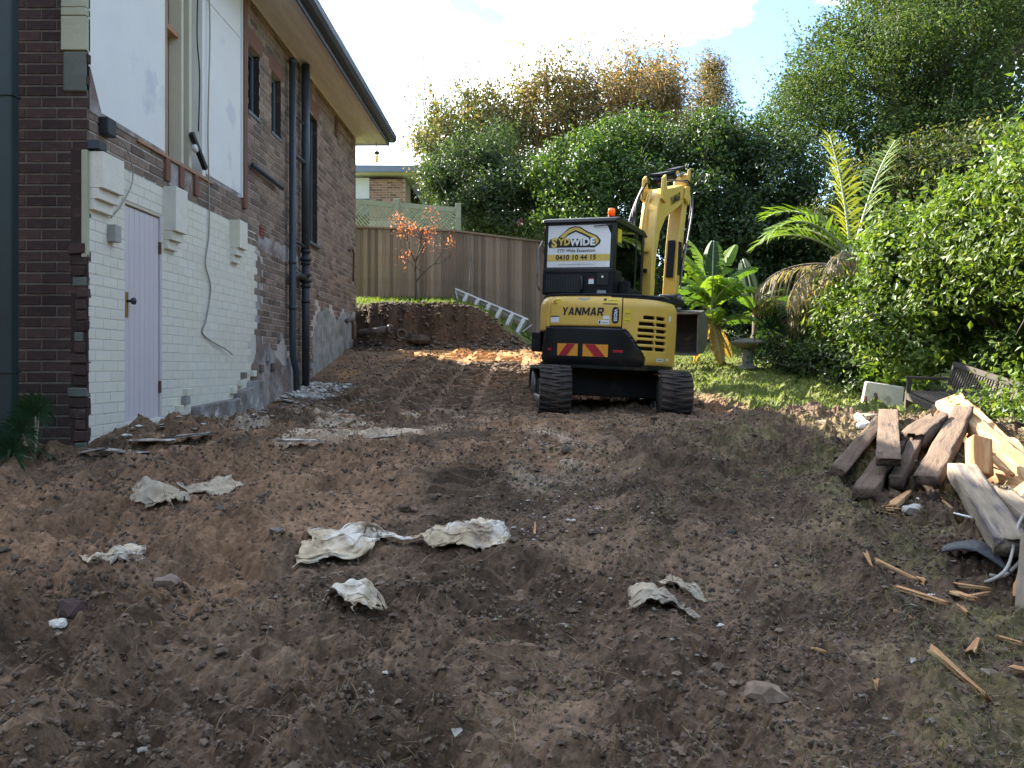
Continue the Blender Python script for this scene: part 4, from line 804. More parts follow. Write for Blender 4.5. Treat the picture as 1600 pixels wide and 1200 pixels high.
# cab
MC = MBo
cx0, cx1, cy0, cy1 = -.77, .20, -.52, .72
cab = MB(MC).box(cx0, cx1, cy0 - .02, cy0 + .35, 1.50, 1.84).build('engine_cover', 'black_plastic', exc, bevel=.03, seg=3)
roof = MB(MC).prism([(cy0 - .05, 2.42), (cy0 - .03, 2.475), (cy0 + .1, 2.505), (cy1 - .1, 2.50), (cy1 + .05, 2.455), (cy1 + .06, 2.42)], 0, cx0 - .02, cx1 + .025).build('cab_roof', 'black_paint', exc, bevel=.025, seg=3)
for x0, x1, y0, y1 in ((cx0, cx0+.055, cy0, cy0+.09), (cx1-.055, cx1, cy0, cy0+.09), (cx0, cx0+.055, cy1-.09, cy1), (cx1-.055, cx1, cy1-.09, cy1), (cx1-.045, cx1-.004, .36, .42)):
    MB(MC).box(x0, x1, y0, y1, 1.5, 2.43).build('cab_pillar', 'black_paint', exc, bevel=.015)
MB(MC).box(cx0 + .05, cx1 - .05, cy0, cy0 + .05, 2.385, 2.43).build('cab_header', 'black_paint', exc)
MB(MC).box(cx0 + .02, cx1 - .02, cy0 - .025, cy0 + .06, 1.775, 1.845).build('window_ledge', 'black_paint', exc, bevel=.02)
MB(MC).box(cx1 - .03, cx1 - .012, cy0 + .09, cy1 - .09, 1.56, 2.42).build('cab_side_window', 'glass_cab', exc)
MB(MC).box(cx0 + .012, cx0 + .03, cy0 + .09, cy1 - .09, 1.56, 2.42).build('cab_side_window', 'glass_cab', exc)
MB(MC).box(cx0 + .06, cx1 - .06, cy1 - .03, cy1 - .015, 1.7, 2.42).build('windscreen', 'glass_cab', exc)
MB(MC).box(-.55, -.1, -.1, .35, 1.5, 1.72).build('seat', 'black_plastic', exc, bevel=.04); MB(MC).box(-.55, -.1, -.18, -.06, 1.72, 2.2).build('seat_back', 'black_plastic', exc, bevel=.04)
MB(MC).box(cx1 - .011, cx1 + .0, cy0 + .12, cy0 + .26, 2.19, 2.36).build('window_sticker', 'sticker_yellow', exc)
MB(MC).box(cx1 - .05, cx1 + .02, .05, .65, 1.5, 1.66).build('cab_side_box', 'black_plastic', exc, bevel=.02)
MB(MC).box(cx1 + .01, cx1 + .13, -.32, -.20, 1.49, 1.70).build('side_box', 'black_plastic', exc, bevel=.012)
# rear sign in the cab's back window
SX0, SX1, SZ0, SZ1 = cx0 + .055, cx1 - .055, 1.855, 2.395; SW = SX1 - SX0; YS = cy0 - .004
sg = MB(MC).prism([(SX0, SZ0), (SX1, SZ0), (SX1, SZ1 - .12), (SX1 - .06, SZ1), (SX0, SZ1)], 1, YS, cy0 + .012).build('rear_sign', 'sign_white', exc)
scx = (SX0 + SX1)/2 - .03
def sgn_on(x0, z0, off): return lambda x, y: (x0 + x, YS - off, z0 + y)
decal('sign_band', rect(SX0, SX1, 1.935, 2.02), lambda x, y: (x, YS - .0025, y), 'sign_yellow', sg, MC)
lettering('sign_phone', '0410 10 44 15', .088, sgn_on(scx, 1.979, .005), 'ink_black', sg, MC, bold=.003, sx=1.02)
lettering('sign_name', 'SYD Wide Excavation', .056, sgn_on(scx, 2.068, .003), 'ink_black', sg, MC, bold=.001, sx=.98)
lettering('sign_address', 'sydwide.excavation@outlook.com', .033, sgn_on(scx, 1.893, .003), 'ink_grey', sg, MC)
decal('logo_outline', [(-.24, .145), (-.16, .21), (-.09, .268), (-.01, .288), (.06, .278), (.16, .22), (.30, .16), (.35, .10), (.34, .06), (.27, .01), (.21, .01), (.21, .12), (.10, .175), (.0, .215), (-.10, .17), (-.16, .12), (-.25, .11)], sgn_on(scx - .02, 2.095, .003), 'ink_black', sg, MC)
decal('logo_boom', [(-.215, .148), (-.15, .205), (-.085, .252), (-.01, .272), (.055, .262), (.15, .205), (.285, .15), (.325, .10), (.315, .068), (.265, .03), (.232, .03), (.232, .135), (.10, .20), (.0, .238), (-.10, .192), (-.15, .14)], sgn_on(scx - .02, 2.095, .0042), 'sign_yellow', sg, MC)
decal('logo_plate', [(-.375, .0), (-.36, -.055), (.26, -.055), (.285, .0), (.27, .055), (-.345, .055)], sgn_on(scx - .02, 2.165, .0048), 'ink_black', sg, MC)
lettering('logo_word', 'S', .165, sgn_on(scx - .345, 2.166, .007), 'sign_yellow', sg, MC, bold=.008, align='LEFT')
lettering('logo_word', 'YD', .115, sgn_on(scx - .245, 2.178, .007), 'sign_yellow', sg, MC, bold=.006, align='LEFT')
lettering('logo_word', 'WIDE', .125, sgn_on(scx - .085, 2.174, .007), 'sign_white', sg, MC, bold=.006, align='LEFT', sx=1.02)
# rear details: grille, latch, stickers, wiper, beacon, exhaust box
gr = MB(MC).box(cx0 + .06, -.23, cy0 - .028, cy0 - .02, 1.53, 1.76).build('grille', 'black_paint', exc)
m = MB(MC)
for k in range(13): m.bar((cx0 + .07 + k*.036, cy0 - .031, 1.535), (cx0 + .07 + k*.036 + .0, cy0 - .031, 1.755), .008, .006)
for k in range(8): m.bar((cx0 + .06, cy0 - .031, 1.545 + k*.028), (-.23, cy0 - .031, 1.545 + k*.028), .006, .006)
m.build('grille_mesh', 'dark_metal', gr)
MB(MC).box(-.01, .15, cy0 - .03, cy0 - .018, 1.62, 1.78).build('latch_plate', 'black_paint', exc, bevel=.006)
MB(MC).box(-.12, -.05, cy0 - .024, cy0 - .018, 1.64, 1.70).build('sticker', 'sign_white', exc); MB(MC).box(-.12, -.05, cy0 - .0245, cy0 - .0185, 1.70, 1.715).build('sticker', 'chev_red', exc)
MB(MC).box(.0, .12, cy0 - .024, cy0 - .018, 1.52, 1.56).build('sticker', 'ink_grey', exc)
MB(MC @ Matrix.Translation((.07, cy0 - .03, 1.73)) @ Matrix.Rotation(R(90), 4, 'X')).lathe([(.014, 0), (.014, .008)], n=10).build('lock', 'chrome', exc)
MB(MC).tube([(-.22, cy0 - .03, 1.74), (-.2, cy0 - .05, 1.68), (-.2, cy0 - .05, 1.58), (-.22, cy0 - .03, 1.53)], .014, 8).build('grab_handle', 'dark_metal', exc, smooth=True)
MB(MC).tube([(cx0 - .02, cy0 - .03, 1.55), (cx0 - .05, cy0 - .05, 1.62), (cx0 - .05, cy0 - .05, 2.1), (cx0 - .02, cy0, 2.2)], .012, 8).build('grab_rail', 'steel_worn', exc, smooth=True)
MB(MC).tube([(cx1 - .06, cy0 - .03, 2.385), (-.08, cy0 - .03, 2.37)], .007, 6).build('wiper', 'dark_metal', exc)
bc = MB(MC).lathe([(.05, 0), (.05, .03), (.045, .035)], (.06, -.30, 2.50), 14).build('beacon_base', 'black_plastic', exc)
MB(MC).lathe([(.046, .0), (.047, .075), (.042, .095), (.02, .105)], (.06, -.30, 2.535), 16).build('beacon', 'beacon_orange', bc, smooth=R(40))
m = MB(MC)
for x in (.30, .42): m.box(x, x + .1, -.5, -.1, 1.497, 1.512)
m.box(.58, .8, -.35, .0, 1.497, 1.51); m.build('deck_vents', 'steel_worn', exc)
MB(MC).box(.34, .80, .1, .7, 1.45, 1.56).build('tank_cover', 'black_plastic', exc, bevel=.03)
MB(MC).tube([(cx0 - .03, cy1, 2.3), (cx0 - .14, cy1 + .05, 2.3)], .012, 6).build('mirror_arm', 'dark_metal', exc)
strip('side_lamp', 1.20, 1.27, .56, .60, 'chev_orange', exc, -.02)
# swing bracket, boom, arm and bucket in the boom's own plane (r forward, z up)
BF_l = Vector((.52, .86, 0)); PHI = 30.0
MBm = EM @ Matrix.Translation(BF_l) @ Matrix.Rotation(R(-PHI), 4, 'Z') @ Matrix.Diagonal((1, .74, .985, 1))
def plate(name, poly, w_, m_, parent=exc, bv=.012): return MB(MBm).prism(poly, 0, -w_/2, w_/2).build(name, m_, parent, bevel=bv)
plate('swing_bracket', [(-.15, .62), (.18, .62), (.26, 1.0), (.16, 1.12), (-.12, 1.1)], .26, 'black_paint')
boom = plate('boom', [(-.06, .98), (.12, .92), (.17, 1.6), (.24, 2.2), (.38, 2.62), (.66, 2.88), (1.22, 3.08), (1.78, 3.30), (1.74, 3.44), (1.62, 3.52), (1.10, 3.40), (.52, 3.28), (.22, 3.04), (.06, 2.5), (.0, 1.7)], .25, 'yellow_paint', bv=.02)
for sx in (-1, 1):
    m = MB(MBm).prism([(.26, 3.10), (.48, 3.06), (.52, 3.28), (.42, 3.48), (.30, 3.42)], 0, sx*.15 - .02, sx*.15 + .02).build('cylinder_lug', 'yellow_paint', boom, bevel=.01)
    MB(MBm).prism([(1.55, 3.3), (1.82, 3.22), (1.88, 3.34), (1.80, 3.52), (1.66, 3.5)], 0, sx*.148 - .02, sx*.148 + .02).build('boom_tip_plate', 'yellow_paint', boom, bevel=.01)
# name plate on the boom's right side
def boom_side(x, y):
    a = R(17); return (.1285, 1.12 + x*math.cos(a) - y*math.sin(a), 3.225 + x*math.sin(a) + y*math.cos(a))
block_letters('boom_lettering', 'YANMAR', .13, .085, boom_side, 'ink_black', boom, MBm)
# boom cylinder in front, arm cylinder above, bucket cylinder on the arm
def cyl(name, a, b, r_, x=0.0, frac=.55, m_='yellow_paint'):
    a = Vector((x, *a)); b = Vector((x, *b)); mid = a.lerp(b, frac)
    o = MB(MBm).tube([a, mid], r_, 14).build(name, m_, boom, smooth=R(40)); MB(MBm).tube([mid, b], r_*.5, 12).build('piston_rod', 'chrome', o, smooth=R(40))
    MB(MBm).tube([mid - (b-a).normalized()*.05, mid + (b-a).normalized()*.02], r_*1.12, 14).build('gland', 'black_paint', o, smooth=R(40))
    return o
cyl('boom_cylinder', (.30, .92), (.50, 2.66), .062, 0, .62)
cyl('arm_cylinder', (.40, 3.40), (1.92, 3.74), .065, 0, .62, 'black_paint')
plate('cylinder_guard', [(.38, 3.45), (1.30, 3.66), (1.29, 3.70), (.37, 3.49)], .16, 'black_plastic', boom, .005)
plate('cylinder_guard', [(1.2, 3.66), (1.86, 3.82), (1.85, 3.86), (1.19, 3.70)], .13, 'black_plastic', boom, .005)
arm = plate('arm', [(1.98, 3.76), (1.86, 3.72), (1.70, 3.42), (1.50, 2.6), (1.42, 1.72), (1.52, 1.66), (1.60, 1.70), (1.78, 2.6), (1.94, 3.3)], .21, 'yellow_paint', bv=.015)
m = MB(MBm); 
for sx in (-1, 1): m.prism([(1.84, 3.3), (2.0, 3.4), (2.02, 3.82), (1.94, 3.82), (1.82, 3.5)], 0, sx*.10 - .015, sx*.10 + .015)
m.build('arm_lug', 'yellow_paint', arm, bevel=.006)
plate('arm_pad', [(1.435, 2.05), (1.50, 2.62), (1.47, 2.64), (1.40, 2.06)], .12, 'black_plastic', arm, .005)
MB(MBm).box(.106, .112, 1.50, 1.70, 2.1, 2.62).build('arm_sticker', 'black_plastic', arm)
cyl('bucket_cylinder', (1.93, 3.1), (1.78, 1.95), .05, 0, .7)
# hoses
def hose(pts, r_=.014, m_='cable_black'): 
    c = [Vector(p) for p in pts]; out = []
    for i in range(len(c)-1):
        p0, p1, p2, p3 = c[max(i-1,0)], c[i], c[i+1], c[min(i+2,len(c)-1)]
        for k in range(6): t = k/6; out.append(.5*((2*p1)+(p2-p0)*t+(2*p0-5*p1+4*p2-p3)*t*t+(3*p1-p0-3*p2+p3)*t*t*t))
    return MB(MBm).tube(out + [c[-1]], r_, 7).build('hose', m_, boom, smooth=True)
for k in range(3): hose([(-.12 - .03*k, -.05, 1.1), (-.13 - .03*k, .02, 1.9), (-.15 - .035*k, -.02 - .03*k, 2.6), (-.16 - .03*k, .06, 3.05 - .06*k), (-.12 - .02*k, .38, 3.36)], .015)
for k in range(2): hose([(-.06 + .035*k, -.02, 1.2), (-.06 + .035*k, .03, 1.8), (-.06 + .035*k, .03, 2.5), (-.06+.035*k, .14, 2.95), (-.05+.035*k, .3, 3.25)], .016, 'yellow_paint')
hose([(.14, .6, 3.42), (.15, 1.0, 3.48), (.13, 1.6, 3.56), (.14, 1.98, 3.5), (.15, 2.08, 3.2), (.14, 1.92, 2.7), (.12, 1.74, 2.2), (.11, 1.70, 1.9)], .013, 'steel_worn')
hose([(.12, 1.5, 3.56), (.13, 1.9, 3.6), (.15, 2.0, 3.3), (.14, 1.86, 2.8), (.12, 1.70, 2.3), (.11, 1.66, 1.95)], .013)
for z, r_ in ((2.0, .04), (2.3, .07)): MB(MBm).box(-.20, .06, r_ - .08, r_ - .03, z, z + .05).build('hose_clamp', 'yellow_paint' if z > 2.1 else 'black_paint', boom)
# quick hitch and bucket
MB(MBm).prism([(1.36, 1.78), (1.66, 1.82), (1.78, 1.62), (1.62, 1.50), (1.38, 1.52)], 0, -.14, .14).build('quick_hitch', 'dark_metal', exc, bevel=.02)
for y, z in ((1.48, 1.74), (1.66, 1.70), (1.5, 1.56)): MB(MBm).tube([(-.19, y, z), (.19, y, z)], .035, 12).build('hitch_pin', 'steel_worn', exc, smooth=R(40))
pr = [(1.40, 1.50), (1.75, 1.56), (1.98, 1.44), (2.06, 1.22), (1.98, 1.02), (1.78, .90), (1.44, .86)]
BW = .58; off = .2; m = MB(MBm); t = .02; k = len(pr)
inner = [(y + (1.70 - y)*.06, z + (1.2 - z)*.06) for y, z in pr]
vs = [(off + sx*BW/2, *p) for sx in (-1, 1) for p in pr] + [(off + sx*BW/2, *p) for sx in (-1, 1) for p in inner]
fs = []
for i in range(k-1): fs += [(i, i+1, k+i+1, k+i), (2*k+i+1, 2*k+i, 3*k+i, 3*k+i+1)]
fs += [(0, k, 3*k, 2*k), (k-1, 3*k-1, 4*k-1, 2*k-1)]
bk = m.add(vs, fs).build('bucket', 'bucket_dark', exc)
for sx in (-1, 1):
    x = off + sx*BW/2; MB(MBm).prism(pr, 0, x - .012, x + .012).build('bucket_side', 'steel_worn', bk, bevel=.004)
MB(MBm).box(off - BW/2 - .012, off + BW/2 + .012, 1.36, 1.47, .845, .87).build('cutting_edge', 'steel_worn', bk)
MB(MBm).box(off - BW/2 - .01, off + BW/2 + .01, 1.38, 1.45, 1.48, 1.515).build('bucket_lip', 'steel_worn', bk)
for k in range(5): MB(MBm).lathe([(.018, 0), (.018, .012)], (off - .24 + .12*k, 1.415, .87), 8).build('bolt', 'steel_worn', bk)
# ------------------------------------------------------------------ back fence of palings
FY = 19.0
def fx(px, Y): return (px - VX)/F*Y
fence = thing('paling_fence', 'tall weathered timber paling fence along the back of the yard', 'fence', (-1.8, FY, 3.0))
X0, X1 = fx(545, FY), fx(846, FY); rf = random.Random(3); x = X0; i = 0
def ftop(x): t = (x - X0)/(X1 - X0); return 4.76 - .17*t - .17*max(0, t - .55)/.45
pal = {}
while x < X1 - .02:
    zt = ftop(x); wd = rf.uniform(.094, .106); zb = float(G(np.array([x]), np.array([FY]))[0]) - .08; i += 1; d = (.017 if i % 2 else 0) + rf.uniform(0, .003)
    key = round(wd, 2)
    if key not in pal:
        me = bpy.data.meshes.new('paling'); mb_ = MB().box(0, key - .005, -.008, .008, 0, 1); me.from_pydata(mb_.v, [], mb_.f); me.materials.append(MATS['fence_timber']); pal[key] = me
    o = bpy.data.objects.new('paling', pal[key]); COL.objects.link(o); setpar(o, fence); o.location = (x, FY - d, zb); o.scale = (1, 1, zt - zb + rf.uniform(-.008, .004)); o.rotation_euler = (0, rf.uniform(-.0015, .0015), 0)
    x += key - .016
MB().prism([(X0, ftop(X0)), (X0 + (X1-X0)*.55, ftop(X0 + (X1-X0)*.55)), (X1, ftop(X1)), (X1, ftop(X1) + .04), (X0 + (X1-X0)*.55, ftop(X0 + (X1-X0)*.55) + .04), (X0, ftop(X0) + .04)], 1, FY - .06, FY + .05).build('capping', 'fence_timber', fence)
for z in (.35, 1.35):
    MB().bar((X0, FY + .05, ftop(X0) - 1.7 + z), (X1, FY + .05, ftop(X1) - 1.7 + z), .04, .08).build('rail', 'fence_timber', fence)
# ------------------------------------------------------------------ lattice screen on the neighbour's side
LY = 19.35
lat = thing('lattice_screen', 'sage green diagonal lattice screen standing above the paling fence', 'lattice', (-2.2, LY, 4.7))
lx = [fx(548, LY), fx(620, LY), fx(716, LY)]; ltop = lambda x: np.interp(x, lx, [5.42, 5.33, 5.22]); lbot = 4.66
for x in lx[1:]: MB().box(x - .065, x + .065, LY - .05, LY + .05, 3.0, float(ltop(x)) + .16).build('post', 'lattice_green', lat, bevel=.01)
for a, b in zip(lx[:-1], lx[1:]):
    MB().bar((a, LY, float(ltop(a)) + .02), (b - .067, LY, float(ltop(b)) + .02), .05, .11).build('top_rail', 'lattice_green', lat); MB().bar((a, LY, lbot), (b - .067, LY, lbot), .05, .07).build('bottom_rail', 'lattice_green', lat)
    H = .60; n = int((b - a + H)/.082)
    for k in range(n):
        xs_, xe = a + k*.082 - H, a + k*.082; zs, ze = float(ltop(a)) - .03, lbot + .03
        def clipz(xx): return zs + (ze - zs)*(xx - xs_)/(xe - xs_)
        u, v = max(xs_, a), min(xe, b - .07)
        if v - u > .03:
            MB().bar((u, LY - .012, min(clipz(u), float(ltop(u)) - .03)), (v, LY - .012, clipz(v)), .008, .042, (0, 0, 1)).build('lath', 'lattice_green', lat)
    for k in range(n):
        xs_, xe = a + k*.082 - H, a + k*.082; u, v = max(xs_, a), min(xe, b - .07)
        if k % 2 == 0 and v - u > .03:
            zz = lambda xx: lbot + .03 + (float(ltop(a)) - .06 - lbot)*(xx - xs_)/(xe - xs_)
            MB().bar((u, LY + .012, zz(u)), (v, LY + .012, min(zz(v), float(ltop(v)) - .03)), .006, .02).build('lath', 'lattice_green', lat)
# ------------------------------------------------------------------ neighbour's house
NY = 29.0
nh = thing('neighbour_house', 'low brick house with slate blue roof edge beyond the lattice screen', 'house', (-5.0, NY, 3))
nx = lambda px: fx(px, NY); nz = lambda py: EYE + (VY - py)/F*NY
MB().box(nx(577) , nx(632), NY - .0, NY + 3, 3, nz(280)).build('wall', 'mortar', nh)
rn = random.Random(9); bmesh_n = {}
z = nz(345); k = 0
while z < nz(281):
    x = nx(577) - (.12 if k % 2 else 0)
    while x < nx(632):
        a, b = max(x, nx(577)), min(x + .23, nx(632))
        if b - a > .05:
            o = bpy.data.objects.new('brick', brick_data(round(b - a, 2), .076, 'brick_neighbour')); COL.objects.link(o); setpar(o, nh); o.location = ((a+b)/2, NY - .006, z + .038); o.rotation_euler = (0, 0, 0)
        x += .24
    z += .086; k += 1
for k in range(8): MB().box(nx(545), nx(577) - .003, NY + .02 - .0, NY + .05 + .004*(k % 2), nz(310) + k*.09, nz(310) + k*.09 + .086).build('weatherboard', 'weatherboard', nh)
MB().box(nx(545), nx(576), NY + .1, NY + .14, nz(335), nz(310) - .003).build('window', 'glass_dark', nh); MB().box(nx(545), nx(576), NY + .01, NY + .08, nz(314), nz(310) - .002).build('window_head', 'window_frame', nh)
MB().box(nx(540), nx(577), NY + .3, NY + 3, 3, nz(280)).build('inner_wall', 'black_plastic', nh)
MB().box(nx(535), nx(668), NY - .45, NY + 6, nz(274), nz(274) + .03).build('soffit', 'weatherboard', nh)
MB().box(nx(535), nx(670), NY - .55, NY - .46, nz(274), nz(264)).build('fascia', 'roof_steel', nh)
MB().prism([(NY - .56, nz(264)), (NY + 7, nz(264) + .45), (NY + 7, nz(264) + .2), (NY - .5, nz(268))], 0, nx(535), nx(672)).build('roof', 'roof_steel', nh)
MB().prism([(nx(632), nz(350)), (nx(690), nz(350)), (nx(690), nz(280)), (nx(632), nz(280))], 1, NY + 1.5, NY + 1.6).build('porch_wall', 'brick_dark', nh)
MB().prism([(nx(634), nz(281)), (nx(642), nz(281)), (nx(684), nz(340)), (nx(676), nz(340))], 1, NY + .6, NY + .8).build('porch_brace', 'roof_steel', nh)
# ------------------------------------------------------------------ step ladder lying on the slope in front of the fence
A, B = ray(712, 452, 18.2), ray(826, 500, 17.4)
lad = thing('step_ladder', 'aluminium step ladder lying on its side by the fence', 'ladder', (A + B)/2)
dirv = (B - A).normalized(); dn = Vector((-.10, -.30, -1)); dn = (dn - dirv*dn.dot(dirv)).normalized()
Ln = (B - A).length; wd0, wd1 = .50, .36
for e in (0, 1):
    a = A + dn*(wd0 if e else 0); b = B + dn*(wd1 if e else 0); MB().bar(a, b, .035, .075, dn.cross(dirv)).build('rail', 'aluminium', lad, bevel=.004)
for k in range(6):
    t = .18 + .155*k; a = A + dirv*(Ln*t); MB().bar(a + dn*.01, a + dn*(wd0 + (wd1 - wd0)*t - .01), .10, .085, dirv).build('tread', 'aluminium', lad, bevel=.003)
bk_ = dirv.cross(dn)*(.18 if dirv.cross(dn).y > 0 else -.18)
for e in (.05, .33): MB().bar(A + dn*e + bk_*.3, B + dn*e + bk_ - dirv*.15, .02, .035).build('rear_leg', 'aluminium', lad)
MB().bar(A + dn*.38, A - dirv*.16 + dn*.44, .02, .03).build('brace', 'aluminium', lad); MB().bar(A, A + dirv*.25 + dn*.3 + bk_*.3, .015, .025).build('brace', 'aluminium', lad)
MB().bar(B + dn*.28, B + dirv*.12 + dn*.06, .012, .02).build('brace', 'aluminium', lad)
p0, p1 = ray(731, 478, 18.3), ray(736, 397, 18.9)
tag(MB().tube([p0, p1], .016, 8).build('pole', 'steel_worn', smooth=True), 'thin grey pole leaning on the paling fence behind the ladder', 'pole')
# ------------------------------------------------------------------ clay pipes at the foot of the bank
def pipe(name, a, b, r_, label, m_='clay_pipe'):
    t = thing(name, label, 'pipe', (a + b)/2); d = (b - a).normalized()
    k = 14; o = MB(); x = d.cross(Vector((0, 0, 1))).normalized(); y = x.cross(d); vs = []
    for p, rr in ((a, r_), (b, r_), (b, r_*.8), (a, r_*.8)): vs += [p + x*(rr*math.cos(6.2832*j/k)) + y*(rr*math.sin(6.2832*j/k)) for j in range(k)]
    o.add(vs, [(i*k+j, i*k+(j+1)%k, ((i+1)%4)*k+(j+1)%k, ((i+1)%4)*k+j) for i in range(4) for j in range(k)]).build('barrel', m_, t, smooth=R(40))
    e = MB(); vs = []
    for p, rr in ((a, r_*1.18), (a + d*.07, r_*1.18), (a + d*.07, r_*.95), (a, r_*.95)): vs += [p + x*(rr*math.cos(6.2832*j/k)) + y*(rr*math.sin(6.2832*j/k)) for j in range(k)]
    e.add(vs, [(i*k+j, i*k+(j+1)%k, ((i+1)%4)*k+(j+1)%k, ((i+1)%4)*k+j) for i in range(4) for j in range(k)]).build('socket', m_, t, smooth=R(40)); return t
a = gp(612, 531); a.z += .09; b = gp(563, 531); b.z += .09; pipe('drain_tile', a, b, .075, 'long clay drain pipe lying along the foot of the cut bank')
a = gp(628, 537); a.z += .10; b = a + Vector((-.12, .42, .05)); pipe('drain_tile', a, b, .085, 'short clay drain pipe with its open end facing the yard')
p = gp(655, 540); st = MB().lathe([(.02, -.05), (.22, -.04), (.26, .02), (.2, .10), (.06, .14)], p, 9).build('stone', 'clod', smooth=False); st.rotation_euler = (0, 0, 0); tag(st, 'flat dark stone at the bank foot beside the open clay pipe', 'stone')
# ------------------------------------------------------------------ bird bath under the trees
p = gp(1168, 577); bb = thing('bird_bath', 'grey stone bird bath in the shade beside the banana plant', 'bird bath', p)
MB().lathe([(.17, 0), (.17, .04), (.10, .07), (.085, .30), (.11, .34)], p, 16).build('pedestal', 'stone_grey', bb, smooth=R(40)); MB().lathe([(.08, .34), (.25, .40), (.30, .44), (.29, .46), (.14, .50), (.04, .52)], p, 20).build('bowl', 'stone_grey', bb, smooth=R(40))
# ------------------------------------------------------------------ overhead wires, upper right
for i, (a, b) in enumerate((((1540, 22, 30), (1640, -60, 16)), ((1570, 22, 30), (1660, -40, 16)))):
    pa, pb = ray(*a), ray(*b); far = pa + (pa - pb)*1.2
    tag(MB().tube([far, pa, pb, pb + (pb - pa)*.8], .018, 5).build('overhead_wire', 'cable_grey'), ['left one of two overhead wires among the treetops, upper right', 'right one of two overhead wires among the treetops, upper right'][i], 'wire', 'overhead wires')
# ------------------------------------------------------------------ salvaged timbers
def beam(name, a, b, wd, th, m, label, cat='timber', group=None, seed=0, rough=.06, taper=1.0, split=.12, roll=0.0, up=(0, 0, 1), nseg=22, parent=None):
    """a rough-sawn timber from a to b (its middle line), wd wide, th thick, ends broken"""
    rr = random.Random(seed); a = Vector(a); b = Vector(b); d = (b - a); Ln = d.length; d.normalize(); u = Vector(up); x = u.cross(d).normalized(); u = d.cross(x).normalized()
    if roll: q = Matrix.Rotation(roll, 3, d); x = q @ x; u = q @ u
    M = Matrix((( d.x, x.x, u.x, a.x), (d.y, x.y, u.y, a.y), (d.z, x.z, u.z, a.z), (0, 0, 0, 1)))
    sec = [(-1,-.93),(-.96,-1),(.0,-1),(.96,-1),(1,-.93),(1,0),(1,.9),(.95,1),(.5,1),(.1,1),(-.3,1),(-.65,1),(-.95,1),(-1,.9),(-1,0)]; k = len(sec); vs = []
    ph = rr.random()*50
    e0 = [rr.uniform(-split, split)*wd for _ in sec]; e1 = [rr.uniform(-split, split)*wd for _ in sec]
    for i in range(nseg + 1):
        t = i/nseg; w_ = wd/2*(1 + (taper - 1)*t); h_ = th/2
        for j, (sx, sz) in enumerate(sec):
            nn = mnoise.noise(Vector((t*Ln*3 + ph, sx*1.3, sz*1.3 + ph)))*rough*.8 + mnoise.noise(Vector((t*Ln*4 + ph, sx*9, sz*9)))*rough*.7
            ex = e0[j]*(1 if i == 0 else .4 if i == 1 else 0) + e1[j]*(1 if i == nseg else .4 if i == nseg-1 else 0)
            vs.append((t*Ln + ex, sx*w_ + nn*wd*.8, sz*h_ + nn*th*.9))
    fs = [(i*k+j, (i+1)*k+j, (i+1)*k+(j+1)%k, i*k+(j+1)%k) for i in range(nseg) for j in range(k)] + [tuple(range(k)), tuple(nseg*k + j for j in range(k-1, -1, -1))]
    o = MB().add(vs, fs).build(name, m, parent, smooth=R(22)); o.matrix_basis = M
    return tag(o, label, cat, group, 'thing')
def lift(p, h): return Vector((p.x, p.y, p.z + h))
TG = 'salvaged timbers piled by the bench'
def yz(px, py, Y): return ray(px, py, Y)
beam('timber_beam', lift(gp(1306, 768), .05), lift(gp(1374, 682), .10), .10, .085, 'timber_old', 'dark weathered beam at the left end of the timber pile', group=TG, seed=1, roll=.5)
beam('timber_beam', lift(gp(1350, 787), .06), lift(gp(1404, 708), .06), .135, .07, 'timber_old', 'flat brown beam lying under the upper plank, left of pile', group=TG, seed=3)
beam('timber_plank', yz(1388, 722, 5.3), yz(1388, 644, 7.2), .15, .05, 'timber_old', 'flat plank lying on top with its orange end pointing at the lawn', cat='plank', group=TG, seed=4, rough=.03)
beam('timber_beam', lift(gp(1400, 778), .08), lift(gp(1446, 686), .12), .08, .08, 'timber_old', 'narrow grey split beam in the middle of the pile', group=TG, seed=6, rough=.10)
beam('timber_beam', lift(gp(1448, 778), .09), lift(gp(1506, 676), .13), .15, .09, 'timber_old', 'thick broad weathered beam with jagged grey grain', group=TG, seed=8, rough=.09)
beam('timber_stump', lift(gp(1425, 715), .10), lift(gp(1468, 690), .16), .17, .10, 'timber_old', 'dark splintered stub of wood behind the narrow split beam', group=TG, seed=9, rough=.2, split=.5)
beam('timber_log', lift(gp(1582, 905), .10), yz(1502, 735, 5.3), .16, .10, 'timber_pale', 'long pale grey hollowed log slanting to the lower right edge', cat='log', group=TG, seed=11, rough=.13)
beam('timber_beam', lift(gp(1640, 905), .08), yz(1562, 772, 4.9), .11, .10, 'timber_pale', 'square pale beam beside the hollowed log at the right edge', group=TG, seed=12, rough=.05)
beam('split_timber', yz(1650, 800, 4.65), yz(1484, 628, 8.2), .26, .09, 'timber_fresh', 'big split orange timber leaning from the bench seat', group=TG, seed=14, rough=.12, split=.35, roll=-.35, nseg=26)
beam('split_timber', yz(1630, 760, 5.0), yz(1505, 650, 7.0), .13, .09, 'timber_fresh', 'torn orange strip under the big split timber', group=TG, seed=15, rough=.14, split=.5)
beam('timber_block', yz(1531, 742, 5.3), yz(1529, 688, 5.4), .125, .10, 'timber_fresh', 'short orange block standing on end in the pile', cat='block', group=TG, seed=16, rough=.09, up=(0, 1, .1))
beam('timber_batten', yz(1640, 772, 5.0), yz(1536, 738, 5.5), .10, .07, 'timber_fresh', 'pale orange batten sticking out to the right edge', group=TG, seed=18, rough=.04)
beam('timber_batten', yz(1635, 800, 4.75), yz(1528, 758, 5.2), .09, .06, 'timber_fresh', 'rough orange batten lying lowest under the pale one', group=TG, seed=19, rough=.1, split=.4)
